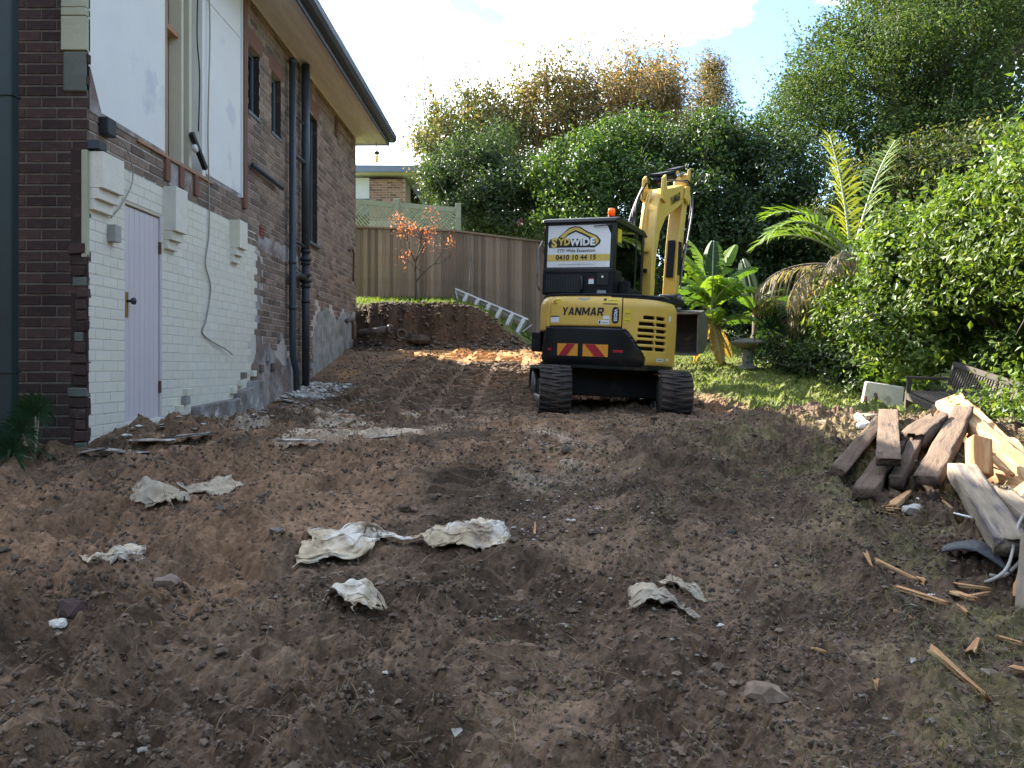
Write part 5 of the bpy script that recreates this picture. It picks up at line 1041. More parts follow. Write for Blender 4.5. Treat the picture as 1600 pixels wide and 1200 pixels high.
beam('timber_batten', yz(1650, 735, 5.6), yz(1545, 712, 5.8), .08, .06, 'timber_pale', 'short grey batten behind the standing orange block', group=TG, seed=20, rough=.1)
beam('timber_post', lift(gp(1598, 950), .03), lift(gp(1606, 905), .20), .06, .05, 'timber_pale', 'grey stake end standing at the right edge', group=TG, seed=21)
for i, (a, b, wd, th, lb) in enumerate([((1560, 800, 4.7), (1640, 730, 5.4), .07, .03, 'splintered orange board crossing above the square pale beam'), ((1540, 716, 5.7), (1625, 752, 5.2), .09, .03, 'orange board just above the pale batten'), ((1515, 770, 5.0), (1600, 812, 4.6), .06, .035, 'rusty orange stick between the log and the battens'), ((1575, 690, 6.0), (1660, 800, 4.7), .12, .04, 'wide orange slab at the right edge below the big split timber'), ((1535, 700, 5.4), (1580, 742, 5.2), .05, .03, 'orange sliver leaning on the standing block'), ((1545, 788, 4.8), (1610, 780, 4.8), .05, .04, 'pale offcut lying across the two battens')]):
    beam('split_board', yz(*a), yz(*b), wd, th, 'timber_fresh' if i != 5 else 'timber_pale', lb, 'board', TG, 24 + i, .15, .8, .6)
# splinters and scraps, each its own thing
SG = 'wood scraps on the soil at lower right'
SCR = [((1372, 908), (1432, 926), .035, .02, 'long thin orange splinter below the black sheet'), ((1400, 935), (1478, 962), .04, .022, 'longest straight splinter pointing to the lower right'),
       ((1490, 930), (1520, 954), .06, .02, 'pointed orange shard near the tangled cable'), ((1495, 926), (1545, 934), .03, .02, 'thin orange stick touching the pointed shard'), ((1508, 945), (1545, 938), .03, .02, 'second thin orange stick by the pointed shard'),
       ((1463, 1051), (1536, 1091), .045, .03, 'flat pinkish wood strip near the lower right corner'), ((1517, 1026), (1528, 1002), .04, .02, 'short orange chip standing in the dark soil heap'),
       ((1376, 822), (1400, 812), .10, .03, 'broad orange wood chunk below the flat beam'), ((1392, 800), (1420, 785), .07, .05, 'orange wedge of wood beside the grey rock'),
       ((1600, 935), (1610, 885), .12, .03, 'brown board end cut by the right edge'), ((1440, 770), (1482, 800), .07, .03, 'reddish bark strip between the broad beam and the log'), ((1395, 998), (1424, 1000), .025, .015, 'small orange sliver in the grass tufts'),
       ((1386, 800), (1402, 806), .05, .03, 'small orange chip under the orange wedge'), ((1440, 792), (1462, 780), .05, .03, 'orange chip at the foot of the broad beam'), ((1500, 968), (1515, 978), .03, .02, 'small splinter below the pointed shard'), ((1436, 905), (1446, 918), .04, .03, 'square orange chip above the longest splinter'), ((1560, 1000), (1600, 1012), .03, .02, 'orange stick in the grass near the right edge'), ((1352, 915), (1362, 930), .03, .02, 'pinkish chip left of the long thin splinter'), ((1272, 1022), (1292, 1048), .02, .012, 'thin orange stick alone in the middle soil'), ((1368, 1083), (1370, 1092), .03, .02, 'tiny orange crumb of wood on bare soil'), ((835, 836), (836, 820), .02, .01, 'pale wood sliver standing right of the big rag'), ((1590, 1062), (1625, 1072), .06, .03, 'orange wood offcut at the right edge, low down')]
for i, (a, b, wd, th, lb) in enumerate(SCR): beam('wood_scrap', lift(gp(*a), .012 + th*.3), lift(gp(*b), .02 + th*.3), wd*.8, th*.7, 'timber_fresh', lb, 'wood scrap', SG, 40 + i, .2, .35, 1.0, nseg=10)
def lump(name, px, py, r_, m_, label, cat, seed=0, fl=.7, sink=.3, group=None, sx=1.0):
    p = gp(px, py); bm = bmesh.new(); bmesh.ops.create_icosphere(bm, subdivisions=2, radius=r_); rr = random.Random(seed); o3 = Vector((seed*3.1, seed*1.7, 0))
    for v in bm.verts:
        n = v.co.normalized(); k = 1 + .5*mnoise.noise(n*1.6 + o3) + .22*mnoise.noise(n*4 + o3); v.co = Vector((n.x*sx, n.y, n.z*fl))*r_*k
    me = bpy.data.meshes.new(name); bm.to_mesh(me); bm.free(); me.materials.append(MATS[m_]); o = bpy.data.objects.new(name, me); COL.objects.link(o); o.location = (p.x, p.y, p.z + r_*fl*(1 - 2*sink)); o.rotation_euler = (0, 0, rr.random()*6); return tag(o, label, cat, group)
lump('rock', 1427, 800, .06, 'plaster_rubble', 'rough grey mortar lump beside the orange wedge', 'rock', 1)
for i, (px, py, r_, m_, lb) in enumerate([(115, 960, .075, 'brick_dark', 'dark half buried brick lump at the far left'), (240, 930, .06, 'brick_dark', 'dark brick lump just below the left rag'), (262, 932, .055, 'brick_brown', 'squarish grey brown brick piece right of the left rag'), (92, 980, .035, 'stone_white', 'cream stone at the far left edge of the soil'), (298, 856, .06, 'clod', 'rounded brown stone above the left rag'), (632, 800, .04, 'clod', 'small brown stone above the big rag'), (432, 845, .035, 'pebble', 'small tan stone left of the big rag'), (350, 805, .05, 'black_sheet', 'black shard sticking out near the folded rag'), (1196, 1100, .07, 'clod', 'tan crumbling clod low in the right foreground'), (888, 712, .06, 'clod', 'brown stone in the middle of the yard'), (640, 590, .05, 'plaster_rubble', 'pale lump on the tracked slope'), (780, 632, .07, 'plaster_rubble', 'pale stone left of the excavator track'), (1144, 838, .03, 'black_plastic', 'small black fitting with pale ring in the right soil')]):
    lump('stone', px, py, r_, m_, lb, 'stone', 10 + i, .6, .35)
# plaster sheets and slabs broken off along the white wall
for i, (px, py, wd, ln_, lb) in enumerate([(180, 712, .20, .30, 'broken plaster sheet nearest the house corner'), (235, 700, .14, .22, 'small plaster slab below the door sill'), (300, 690, .18, .30, 'buff plaster sheet right of the door'), (355, 668, .14, .2, 'plaster flake against the concrete footing'), (402, 650, .18, .24, 'plaster slab at the end of the footing'), (140, 722, .12, .16, 'plaster flake left of the house corner'), (452, 630, .16, .2, 'mortar slab below the drain pipes'), (470, 700, .12, .3, 'thin pale plaster streak on open soil'), (585, 690, .1, .26, 'narrow plaster sheet towards the middle of the yard')]):
    p = gp(px, py); beam('plaster_piece', lift(p, .03) - Vector((ln_/2, .02*i % .1, -.015)), lift(p, .03) + Vector((ln_/2, .06 - .03*(i % 4), .03*(i % 3) - .02)), wd, .014, 'plaster_rubble', lb, 'plaster', 'plaster pieces along the wall', 80 + i, .18, .8, .5, nseg=10)
# the black bent sheet, the white pipe, the cables
p, q = gp(1470, 876), gp(1585, 915); n = 14; vs = []
d = (q - p); sd = Vector((-d.y, d.x, 0)).normalized()
for i in range(n+1):
    for j in range(6):
        t, s = i/n, j/5; vs.append(p + d*t + sd*(.22*s*math.sin(math.pi*min(1, t*1.1 + .05))**.5) + Vector((0, 0, .05 + .07*math.sin(math.pi*t) - .10*(s - .5)**2 + .012*mnoise.noise(Vector((i*.8, j*1.1, 3))))))
o = MB().add(vs, [(i*6+j, i*6+j+1, (i+1)*6+j+1, (i+1)*6+j) for i in range(n) for j in range(5)]).build('plastic_sheet', 'black_sheet', smooth=True, solid=.006); tag(o, 'curved black sheet lying on the soil beneath the hollowed log', 'sheet')
p = lift(gp(1357, 676), .06); pv = pipe('plastic_pipe', p, p + Vector((.05, .36, .07)), .032, 'short white plastic pipe pointing at the lawn beside the plank', 'white_plastic')
MB().tube([p + Vector((0, .03, 0)), p + Vector((-.08, .02, .01))], .03, 12).build('elbow', 'white_plastic', pv, smooth=R(40))
o = wire('cable', [lift(gp(1525, 906), .02), lift(gp(1545, 930), .04), lift(gp(1575, 922), .12), lift(gp(1592, 880), .18), lift(gp(1612, 850), .15)], .008, 'cable_grey', None); tag(o, 'upper loop of grey cable coming out of the pile', 'cable')
o = wire('cable', [lift(gp(1548, 925), .03), lift(gp(1570, 915), .08), lift(gp(1600, 905), .10), lift(gp(1625, 902), .10)], .009, 'cable_grey', None); tag(o, 'lower straight cable running off the right edge', 'cable')
o = wire('white_rod', [lift(gp(1432, 786), .03), lift(gp(1470, 800), .035), lift(gp(1518, 826), .03)], .006, 'white_plastic', None); tag(o, 'thin white rod between the broad beam and the log', 'rod')
a = gp(1286, 657); b = gp(1362, 655); o = beam('plank', lift(a, .03), lift(b, .035), .20, .035, 'timber_pale', 'grey plank lying flat at the edge of the lawn', 'plank', seed=95, rough=.03)
# white chips of litter: each a small bent card
for i, (px, py, s_, lb) in enumerate([(1206, 816, .03, 'small white chip in grass right of centre'), (1213, 908, .025, 'white plastic flake below the right tufts'), (880, 994, .035, 'crumpled white scrap left of the right rag'), (715, 1175, .06, 'white plastic strip at the bottom edge'), (580, 1128, .04, 'pale scrap near the bottom, left of centre'), (1125, 995, .045, 'pale rag end right of the right rag'), (1010, 868, .02, 'bluish chip above the right rag'), (885, 802, .025, 'grey blue chip in the middle soil'), (1455, 945, .06, 'white plaster chip under the long splinter'), (1425, 962, .04, 'white plaster shard below the longest splinter'), (343, 915, .035, 'pale triangle of plaster in the left soil'), (600, 1098, .03, 'white flake near the bottom centre'), (420, 985, .03, 'cream flake in the left foreground'), (1540, 1065, .05, 'grey plaster chip near the lower right corner'), (1430, 1052, .05, 'cluster chip of crushed grey plaster low on the right')]):
    p = gp(px, py); rr = random.Random(i); m = MB(); a = rr.random()*6; c, s = math.cos(a)*s_, math.sin(a)*s_
    s_ *= .6; c *= .6; s *= .6; vs = [(-c, -s, 0), (s*.5 - c*.3, -c*.5, s_*rr.random()*.4), (c*.8, s, .1*s_), (-s*.6, c*rr.random(), s_*.3), (0, 0, s_*.5*rr.random())]
    o = m.add([p + Vector(v) + Vector((0, 0, .004)) for v in vs], [(0, 1, 4), (1, 2, 4), (2, 3, 4), (3, 0, 4)]).build('litter_scrap', 'plaster_rubble', solid=.003); tag(o, lb, 'litter', 'pale scraps strewn over the soil')
# ------------------------------------------------------------------ torn cloth
def cloth(name, pts, label, m_='cloth', seed=0, nu=56, nv=30, slack=1.6, up=.42):
    """a limp sheet let fall on the soil: pts are (pixel x, pixel y, half width in metres, lift) along its middle; it holds more cloth than its
    footprint, so it settles into folds"""
    C = [gp(p[0], p[1]) for p in pts]; us = np.linspace(0, 1, len(pts)); U = np.linspace(0, 1, nu); rr = np.random.default_rng(seed)
    cx = np.interp(U, us, [c.x for c in C]); cy_ = np.interp(U, us, [c.y for c in C]); hw = np.interp(U, us, [p[2]*1.22 for p in pts]); lf = np.interp(U, us, [p[3] for p in pts])
    ker = np.ones(5)/5; sm = lambda a: np.convolve(np.pad(a, 2, 'edge'), ker, 'valid'); cx, cy_, hw, lf = sm(cx), sm(cy_), sm(hw), sm(lf)
    tx, ty = np.gradient(cx), np.gradient(cy_); l_ = np.hypot(tx, ty) + 1e-9; sxn, syn = -ty/l_, tx/l_; Vv = np.linspace(-1, 1, nv); S = np.cumsum(np.concatenate([[0], np.hypot(np.diff(cx), np.diff(cy_))]))
    V2 = np.repeat(Vv[None], nu, 0); S2 = np.repeat(S[:, None], nv, 1); wv = hw[:, None]*np.ones((1, nv))
    x = cx[:, None] + sxn[:, None]*V2*wv; y = cy_[:, None] + syn[:, None]*V2*wv; W0 = max(p[2] for p in pts)
    gx = np.linspace(x.min() - .25, x.max() + .25, 90); gy = np.linspace(y.min() - .25, y.max() + .25, 90); GX, GY = np.meshgrid(gx, gy); GZ = G(GX.ravel(), GY.ravel(), True).reshape(GX.shape)
    for c, p_ in zip(C, pts): GZ = GZ + p_[3]*.6*np.exp(-((GX - c.x)**2 + (GY - c.y)**2)/(p_[2]*.75 + .03)**2)
    def floor(P):
        fi = np.clip((P[..., 0] - gx[0])/(gx[1] - gx[0]), 0, 88.99); fj = np.clip((P[..., 1] - gy[0])/(gy[1] - gy[0]), 0, 88.99); a, b = fi.astype(int), fj.astype(int); u, v = fi - a, fj - b
        return (GZ[b, a]*(1-u) + GZ[b, a+1]*u)*(1-v) + (GZ[b+1, a]*(1-u) + GZ[b+1, a+1]*u)*v
    P = np.stack([x, y, 0*x], -1); P[..., 2] = floor(P) + .02 + lf[:, None] + up*fbm(S2*7, V2*wv*7 + 3, 2, seed + 2); P[..., 0] += .10*(fbm(S2*8, V2*wv*8, 2, seed + 4) - .5); P[..., 1] += .10*(fbm(S2*8 + 9, V2*wv*8, 2, seed + 5) - .5)
    du = S[-1]/(nu - 1)*slack; dv = 2*W0*1.22/(nv - 1)*1.5; dd = math.hypot(du, dv); Q0 = P.copy()
    def solve(P, A, B, rest, k):
        d = P[B] - P[A]; L0 = np.linalg.norm(d, axis=-1, keepdims=True) + 1e-9; c = d/L0*(L0 - rest)*.5*k; P[A] += c; P[B] -= c
    sl = slice
    for it in range(110):
        vel = (P - Q0)*.90; Q0 = P.copy(); P = P + np.clip(vel, -.02, .02); P[..., 2] -= .0009
        for par in (0, 1):
            e = nu - 1 - ((nu - 1 - par) % 2); solve(P, (sl(par, e, 2),), (sl(par + 1, e + 1, 2),), du, .9)
            e = nv - 1 - ((nv - 1 - par) % 2); solve(P, (sl(None), sl(par, e, 2)), (sl(None), sl(par + 1, e + 1, 2)), dv, .9)
            e = nu - 1 - ((nu - 1 - par) % 2); solve(P, (sl(par, e, 2), sl(0, -1)), (sl(par + 1, e + 1, 2), sl(1, None)), dd, .35); solve(P, (sl(par, e, 2), sl(1, None)), (sl(par + 1, e + 1, 2), sl(0, -1)), dd, .35)
        fl = floor(P) + .013; low = P[..., 2] < fl; P[..., 2] = np.maximum(P[..., 2], fl); P[..., :2] = np.where(low[..., None], Q0[..., :2] + (P[..., :2] - Q0[..., :2])*.15, P[..., :2])
    i = np.arange(nu*nv).reshape(nu, nv); q = np.stack([i[:-1,:-1], i[1:,:-1], i[1:,1:], i[:-1,1:]], -1).reshape(-1, 4)
    ed = np.minimum(np.minimum((q[:,0] % nv), nv - 2 - (q[:,0] % nv)), np.minimum(q[:,0]//nv, nu - 2 - q[:,0]//nv)); ur, vr = q[:,0]//nv*du, (q[:,0] % nv)*dv
    q = q[(fbm(ur*13, vr*13, 3, seed + 3) > .55 - .12*ed)]
    o = np_mesh(name, P.reshape(-1, 3), q, m_, smooth=True); md = o.modifiers.new('u', 'SUBSURF'); md.levels = md.render_levels = 1; md = o.modifiers.new('s', 'SOLIDIFY'); md.thickness = .003
    return tag(o, label, 'rag', 'torn cloth half buried in the soil')
cloth('torn_cloth', [(462, 868, .10, .02), (500, 876, .22, .05), (545, 862, .20, .08), (572, 845, .07, .07), (620, 848, .05, .05), (665, 850, .05, .06), (690, 852, .09, .08), (730, 850, .19, .07), (772, 842, .14, .05), (785, 840, .04, .02)], 'largest cream cloth, twisted in the middle, in the centre foreground', seed=3, nu=110, nv=34)
cloth('torn_cloth', [(522, 968, .05, .03), (545, 962, .15, .08), (572, 955, .12, .07), (597, 958, .03, .01)], 'small crumpled cream cloth just below the largest one', seed=8)
cloth('torn_cloth', [(985, 992, .06, .05), (1005, 990, .11, .07), (1035, 986, .10, .04), (1060, 976, .10, .03), (1082, 970, .06, .02)], 'grey beige crumpled cloth in the right foreground', 'cloth_dirty', seed=12)
cloth('torn_cloth', [(1044, 930, .03, .02), (1062, 942, .05, .05), (1090, 934, .04, .05)], 'small beige scrap of cloth rising behind the grey beige one', 'cloth_dirty', seed=15)
cloth('torn_cloth', [(122, 905, .03, .01), (160, 892, .06, .04), (195, 885, .06, .04), (212, 885, .13, .07), (232, 880, .05, .02)], 'torn cream cloth in the left foreground by the dark bricks', seed=18)
cloth('torn_cloth', [(217, 788, .05, .02), (240, 788, .12, .06), (262, 795, .14, .06), (282, 800, .05, .02)], 'soiled cloth with a hanging flap in the left middle ground', 'cloth_dirty', seed=21)
cloth('torn_cloth', [(280, 772, .03, .01), (315, 772, .06, .03), (345, 768, .14, .07), (366, 762, .10, .09)], 'soiled grey folded cloth nearest the white wall', 'cloth_dirty', seed=24)
# ------------------------------------------------------------------ garden bench and white stone block
bL = 1.45; BA = ray(1404, 640, 10.1)
bench = thing('garden_bench', 'weathered dark timber bench with slatted back sinking into the hedge', 'bench', (4.52, 10.05, .96), (R(-2), R(9), R(-92)))
MBn = wm(bench)     # local x runs towards the camera, y away from the seat front, z up
bx = lambda x0, x1, y0, y1, z0, z1, nm, bv=.006: MB(MBn).box(x0, x1, y0, y1, z0, z1).build(nm, 'bench_wood', bench, bevel=bv)
for x in (0, bL - .05): bx(x, x + .05, 0, .05, 0, .50, 'front_leg'); bx(x, x + .05, -.02, .50, .50, .53, 'arm_rest')
for x in (0, bL - .05): MB(MBn).bar((x + .025, .45, 0), (x + .025, .55, .70), .05, .05).build('back_post', 'bench_wood', bench, bevel=.006)
bx(.05, bL - .05, .0, .03, .25, .33, 'front_rail')
for k in range(6): bx(.0, bL, .04 + k*.072, .04 + k*.072 + .062, .335, .358, 'seat_slat', .004)
MB(MBn).bar((.05, .47, .40), (bL - .05, .47, .40), .04, .06).build('back_rail', 'bench_wood', bench, bevel=.005); MB(MBn).bar((.0, .547, .69), (bL, .547, .69), .05, .06).build('top_rail', 'bench_wood', bench, bevel=.008)
for k in range(24): x = .08 + k*(bL - .16)/23; MB(MBn).bar((x, .475, .42), (x, .543, .67), .026, .014, (0, 1, 0)).build('back_slat', 'bench_wood', bench)
p = ray(1376, 643, 10.6); p.z = g(p.x, p.y)
wb = thing('stone_block', 'white painted stone block with a hooked metal bracket beside the bench', 'block', p, (0, 0, R(-12)))
MW = wm(wb); m = MB(MW).prism([(-.26, -.05), (.24, -.05), (.28, .30), (-.18, .37)], 1, -.06, .10).build('block', 'stone_white', wb, bevel=.02)
MB(MW).tube([(-.2, -.08, .18), (-.2, -.09, .12), (-.15, -.10, .09), (-.09, -.10, .10), (-.07, -.10, .17), (-.08, -.08, .22)], .02, 8).build('hook', 'rust', wb, smooth=True)
# ------------------------------------------------------------------ foliage
def leaves(P, D, size, aspect, col, seed, droop=.0):
    """P leaf positions, D facing directions: folded rhombic leaves, five points each; returns vertices, quads, colours"""
    r = np.random.default_rng(seed); n = len(P); D = D/(np.linalg.norm(D, axis=1, keepdims=True) + 1e-9)
    t = r.normal(size=(n, 3)); t[:, 2] -= droop; t -= D*(t*D).sum(1, keepdims=True); t /= np.linalg.norm(t, axis=1, keepdims=True) + 1e-9
    b = np.cross(D, t); s = size*(.5 + .55*r.random((n, 1)) + .55*r.random((n, 1))**3)
    w_ = s*aspect; V = np.stack([P, P + t*s*.45 + b*w_*.5 + D*s*.10, P + t*s, P + t*s*.45 - b*w_*.5 + D*s*.10], 1)
    q = np.arange(n*4).reshape(n, 4); return V.reshape(-1, 3), q, np.repeat(col, 4, 0)
def pal(n, r, cols, w=None, jit=.25):
    c = np.array(cols)[r.choice(len(cols), n, p=w)]; return c*(1 - jit + 2*jit*r.random((n, 1)))
def crown_points(lobes, n_clump, per, spread, seed, shell=.16, flatten=.75, fill=.12):
    """clumps of leaves over lobes (cx, cy, cz, rx, ry, rz)"""
    r = np.random.default_rng(seed); Lb = np.array(lobes, float); area = (Lb[:,3]*Lb[:,4] + Lb[:,3]*Lb[:,5] + Lb[:,4]*Lb[:,5]); k = r.choice(len(Lb), n_clump, p=area/area.sum())
    u = r.normal(size=(n_clump, 3)); u /= np.linalg.norm(u, axis=1, keepdims=True); rad = 1 - np.abs(r.normal(0, shell, n_clump)); rad = np.where(r.random(n_clump) < fill, r.random(n_clump)**.5, rad)
    bump = 1 + .22*np.sin(u[:,0]*5 + k*1.7)*np.sin(u[:,1]*4 + k)*np.cos(u[:,2]*5 + k*.6) + .10*r.normal(size=n_clump)
    C = Lb[k,:3] + u*Lb[k,3:6]*(rad*bump)[:, None]
    cid = np.repeat(np.arange(n_clump), per); off = r.normal(size=(len(cid), 3))*spread; off[:, 2] *= flatten
    P = C[cid] + off; out = u[cid]*.55 + off/(spread + 1e-6)*.45 + r.normal(size=(len(cid), 3))*.55; out[:, 2] += .35
    return P, out, cid, C, u
def tree(name, label, cat, lobes, n_clump, per, spread, size, aspect, cols, seed, base=None, trunk=.12, m='leaf', jit=.28, w=None, clump_var=.3, group=None, fill=.12, shell=.16, limbs=14, droop=.3, twig=0, inside=None, sub=8, shoots=0, shoot_len=.3):
    c0 = np.mean([l[:3] for l in lobes], 0)
    if base is None: base = (c0[0], c0[1], float(G(c0[0:1], c0[1:2])[0]))
    t = thing(name, label, cat, base, group=group); r = np.random.default_rng(seed + 1)
    rl = random.Random(seed); ex = [(a, b_, c_, d*.88, e*.88, f_*.88) for a, b_, c_, d, e, f_ in lobes]
    for a, b_, c_, d, e, f_ in lobes:
        for _ in range(sub):
            th, cz = rl.uniform(0, 6.283), rl.uniform(-.35, 1.0); sq = math.sqrt(max(0, 1 - cz*cz)); k_ = rl.uniform(.2, .5)
            ex.append((a + d*1.0*sq*math.cos(th), b_ + e*1.0*sq*math.sin(th), c_ + f_*1.0*cz, d*k_, e*k_*1.1, f_*k_))
    lobes = ex
    P, D, cid, C, u = crown_points(lobes, n_clump, per, spread, seed, shell, fill=fill)
    if inside is not None:
        k = inside(P); P, D, cid = P[k], D[k], cid[k]
    if shoots:
        ks = np.flatnonzero(u[:, 2] > .25); ks = r.choice(ks, min(shoots, len(ks)), replace=False); nn = 12; tt = np.tile(np.linspace(0, 1, nn), len(ks)); kk = np.repeat(ks, nn)
        dv = np.repeat(np.stack([u[ks, 0]*.4 + r.normal(0, .2, len(ks)), u[ks, 1]*.4 + r.normal(0, .2, len(ks)), np.ones(len(ks))], 1)*(shoot_len*(.5 + .8*r.random(len(ks))))[:, None], nn, 0)
        P = np.concatenate([P, C[kk] + dv*tt[:, None] + r.normal(0, .015, (len(kk), 3))]); D = np.concatenate([D, r.normal(size=(len(kk), 3)) + np.array([0, 0, .6])]); cid = np.concatenate([cid, kk])
    col = pal(len(P), r, cols, w, jit)*(1 - clump_var + 2*clump_var*r.random((n_clump, 1)))[cid]
    V_, q, c = leaves(P, D, size, aspect, col, seed + 2, droop); np_mesh('crown', V_, q, m, t, col=c)
    b = Vector(base); mtk = MB(); top = Vector(c0) + Vector((0, 0, .1)); mid = b.lerp(top, .5) + Vector((r.normal()*.08, r.normal()*.08, 0))
    mtk.tube([b - Vector((0, 0, .1)), b.lerp(mid, .5), mid, top], [trunk*1.15, trunk*.9, trunk*.7, trunk*.35], 8)
    mtk.build('trunk', 'bark', t, smooth=True)
    ml = MB()
    for i in r.choice(n_clump, min(limbs, n_clump), replace=False):
        e = Vector(C[i]); s = b.lerp(top, r.uniform(.35, .95)); md = s.lerp(e, .5) + Vector((0, 0, -.12*(e - s).length)) + Vector(tuple(r.normal(0, .06, 3))); ml.tube([s, md, e], [trunk*.32, trunk*.2, .012], 5)
    for i in r.choice(n_clump, min(twig, n_clump), replace=False):
        e = Vector(C[i] + u[i]*spread*1.6); s = Vector(C[i] - u[i]*spread*4); ml.tube([s, s.lerp(e, .6) + Vector(tuple(r.normal(0, .04, 3))), e], [.014, .01, .004], 4)
    ml.build('limbs', 'bark', t, smooth=True); return t
def L_(px, py, Y, rpx, ry, rpy):          # a lobe from its place and size in the view
    p = ray(px, py, Y); return (p.x, p.y, p.z, rpx/F*Y, ry, rpy/F*Y)
CAM = [(.036,.066,.026), (.052,.088,.034), (.072,.11,.044), (.028,.05,.023)]
GLO = [(.040,.085,.018), (.06,.118,.022), (.11,.18,.034), (.03,.062,.017)]
OLV = [(.14,.145,.06), (.10,.12,.05), (.20,.145,.08), (.075,.098,.042)]
BRN = [(.24,.16,.10), (.20,.14,.085), (.13,.13,.06), (.29,.185,.115)]
# added belt of trees, one mass; its unseen rear blocks sky light behind the camera
r = np.random.default_rng(900); na = 240; ang = np.linspace(0, 2*math.pi, na, endpoint=False); cb = .5 - .5*np.cos(ang)      # 0 ahead, 1 behind
rad = 42 - 28*cb**1.2 + 2.2*np.sin(ang*9) + 1.5*np.sin(ang*23 + 1); hgt = 5.6 + 5.0*cb + 1.3*np.sin(ang*13 + 2) + .9*np.sin(ang*31); px_, py_ = rad*np.sin(ang), rad*np.cos(ang); zb = G(px_, py_)
Vw = []; 
for k_, (f_, o_) in enumerate(((-.1, 0), (.35, -.6), (.75, 0), (1.0, 1.4))): Vw.append(np.stack([px_*(1 + o_/rad), py_*(1 + o_/rad), zb + hgt*f_], 1))
Vw = np.concatenate(Vw); Qw = [(k_*na + i, k_*na + (i+1) % na, (k_+1)*na + (i+1) % na, (k_+1)*na + i) for k_ in range(3) for i in range(na)]
n = 26000; kk = r.integers(0, na, n); tt = r.random(n); P = np.stack([px_[kk], py_[kk], zb[kk] + hgt[kk]*tt*1.02], 1) + r.normal(0, .55, (n, 3)); P[:, :2] *= (1 - .6*np.sin(math.pi*tt)/rad[kk])[:, None]
Vl, ql, cl = leaves(P, -P*np.array([1, 1, 0]) + r.normal(0, 12, (n, 3)), .42, .6, pal(n, r, [(.05,.08,.025), (.07,.10,.03), (.035,.06,.02)]), 901)
belt = np_mesh('added_tree_belt', np.concatenate([Vw, Vl]), np.concatenate([np.array(Qw), ql + len(Vw)]), 'leaf', col=np.concatenate([np.full((len(Vw), 3), .02)*np.array([1, 1.4, .7]), cl])); tag(belt, 'added belt of dark trees round the gardens, blocking sky light behind the camera', 'added_tree_belt', kind='stuff')
# camellia hedge behind the paling fence
tree('camellia', 'dark glossy camellia hedge rising behind the paling fence', 'hedge', [L_(745, 300, 21.5, 62, 1.1, 55), L_(700, 290, 21.8, 40, 1.0, 52), L_(800, 300, 21.3, 62, 1.2, 55), L_(850, 310, 20.8, 50, 1.1, 60), L_(770, 250, 22, 60, 1.1, 40), L_(720, 355, 21.3, 55, .9, 40), L_(820, 350, 20.8, 55, .9, 45)], 1700, 24, .13, .09, .55, CAM, 11, m='leaf_gloss', fill=.2, sub=10, shoots=120, shoot_len=.4)
p = ray(813, 347, 19.9); fl = thing('camellia_flower', 'single pink camellia bloom on the dark hedge above the fence', 'flower', p); m = MB()
for k in range(7): a = k*.9; m.add([p + Vector(v) for v in ((0, 0, 0), (.07*math.cos(a), -.03, .07*math.sin(a)), (.10*math.cos(a+.4), -.01, .10*math.sin(a+.4)), (.07*math.cos(a+.9), -.03, .07*math.sin(a+.9)))], [(0, 1, 2, 3)])
m.build('petals', 'petal', fl); MB().tube([p, p + Vector((0, .5, -.1))], .01, 5).build('stem', 'bark', fl)
# brown and olive trees farther back
BG = 'brownish trees standing beyond the hedge'
tree('olive_tree', 'olive brown tree, leftmost beyond the fence', 'tree', [L_(720, 215, 26, 55, 1.6, 55), L_(695, 260, 26, 42, 1.3, 50), L_(755, 200, 27, 48, 1.5, 42), L_(765, 260, 26, 60, 1.6, 60), L_(690, 185, 26.5, 25, .8, 22)], 1000, 16, .2, .12, .5, OLV, 21, base=(-2.0, 26, 2.6), trunk=.16, group=BG, limbs=26, twig=60, fill=.25, shell=.25, sub=12, shoots=420, shoot_len=1.0)
tree('russet_tree', 'broad russet tree in the middle beyond the hedge', 'tree', [L_(830, 205, 27, 60, 1.7, 55), L_(880, 190, 27, 55, 1.7, 60), L_(850, 160, 27.5, 38, 1.3, 30), L_(800, 240, 26.5, 50, 1.5, 50), L_(920, 190, 27, 40, 1.4, 55)], 1150, 15, .2, .12, .5, BRN + OLV, 31, base=(.6, 27, 2.7), trunk=.17, group=BG, limbs=34, twig=90, fill=.3, shell=.28, sub=12, shoots=480, shoot_len=1.1)
tree('russet_tree', 'taller russet tree with thin pointed tops beyond the hedge', 'tree', [L_(985, 130, 27.5, 16, .6, 45), L_(1005, 175, 27, 50, 1.5, 50), L_(960, 190, 27, 38, 1.3, 42), L_(1055, 145, 28, 14, .6, 46), L_(1050, 195, 27, 40, 1.4, 40), L_(950, 140, 28, 12, .5, 26), L_(1020, 130, 28, 12, .5, 36)], 950, 15, .18, .12, .45, BRN, 41, base=(3.8, 27.5, 2.7), trunk=.16, group=BG, limbs=34, twig=110, fill=.3, shell=.28, sub=10, shoots=480, shoot_len=1.3)
tree('conifer', 'narrow pointed rusty conifer, rightmost of the far brown trees', 'tree', [L_(1108, 115, 29, 12, .5, 34), L_(1108, 145, 29, 24, .8, 40), L_(1110, 180, 29, 32, .9, 40), L_(1108, 210, 29, 36, 1.0, 40)], 560, 22, .17, .11, .35, BRN + [(.06,.075,.035)]*2, 51, base=(6.4, 29, 2.8), trunk=.15, group=BG, limbs=14, fill=.3, twig=30)
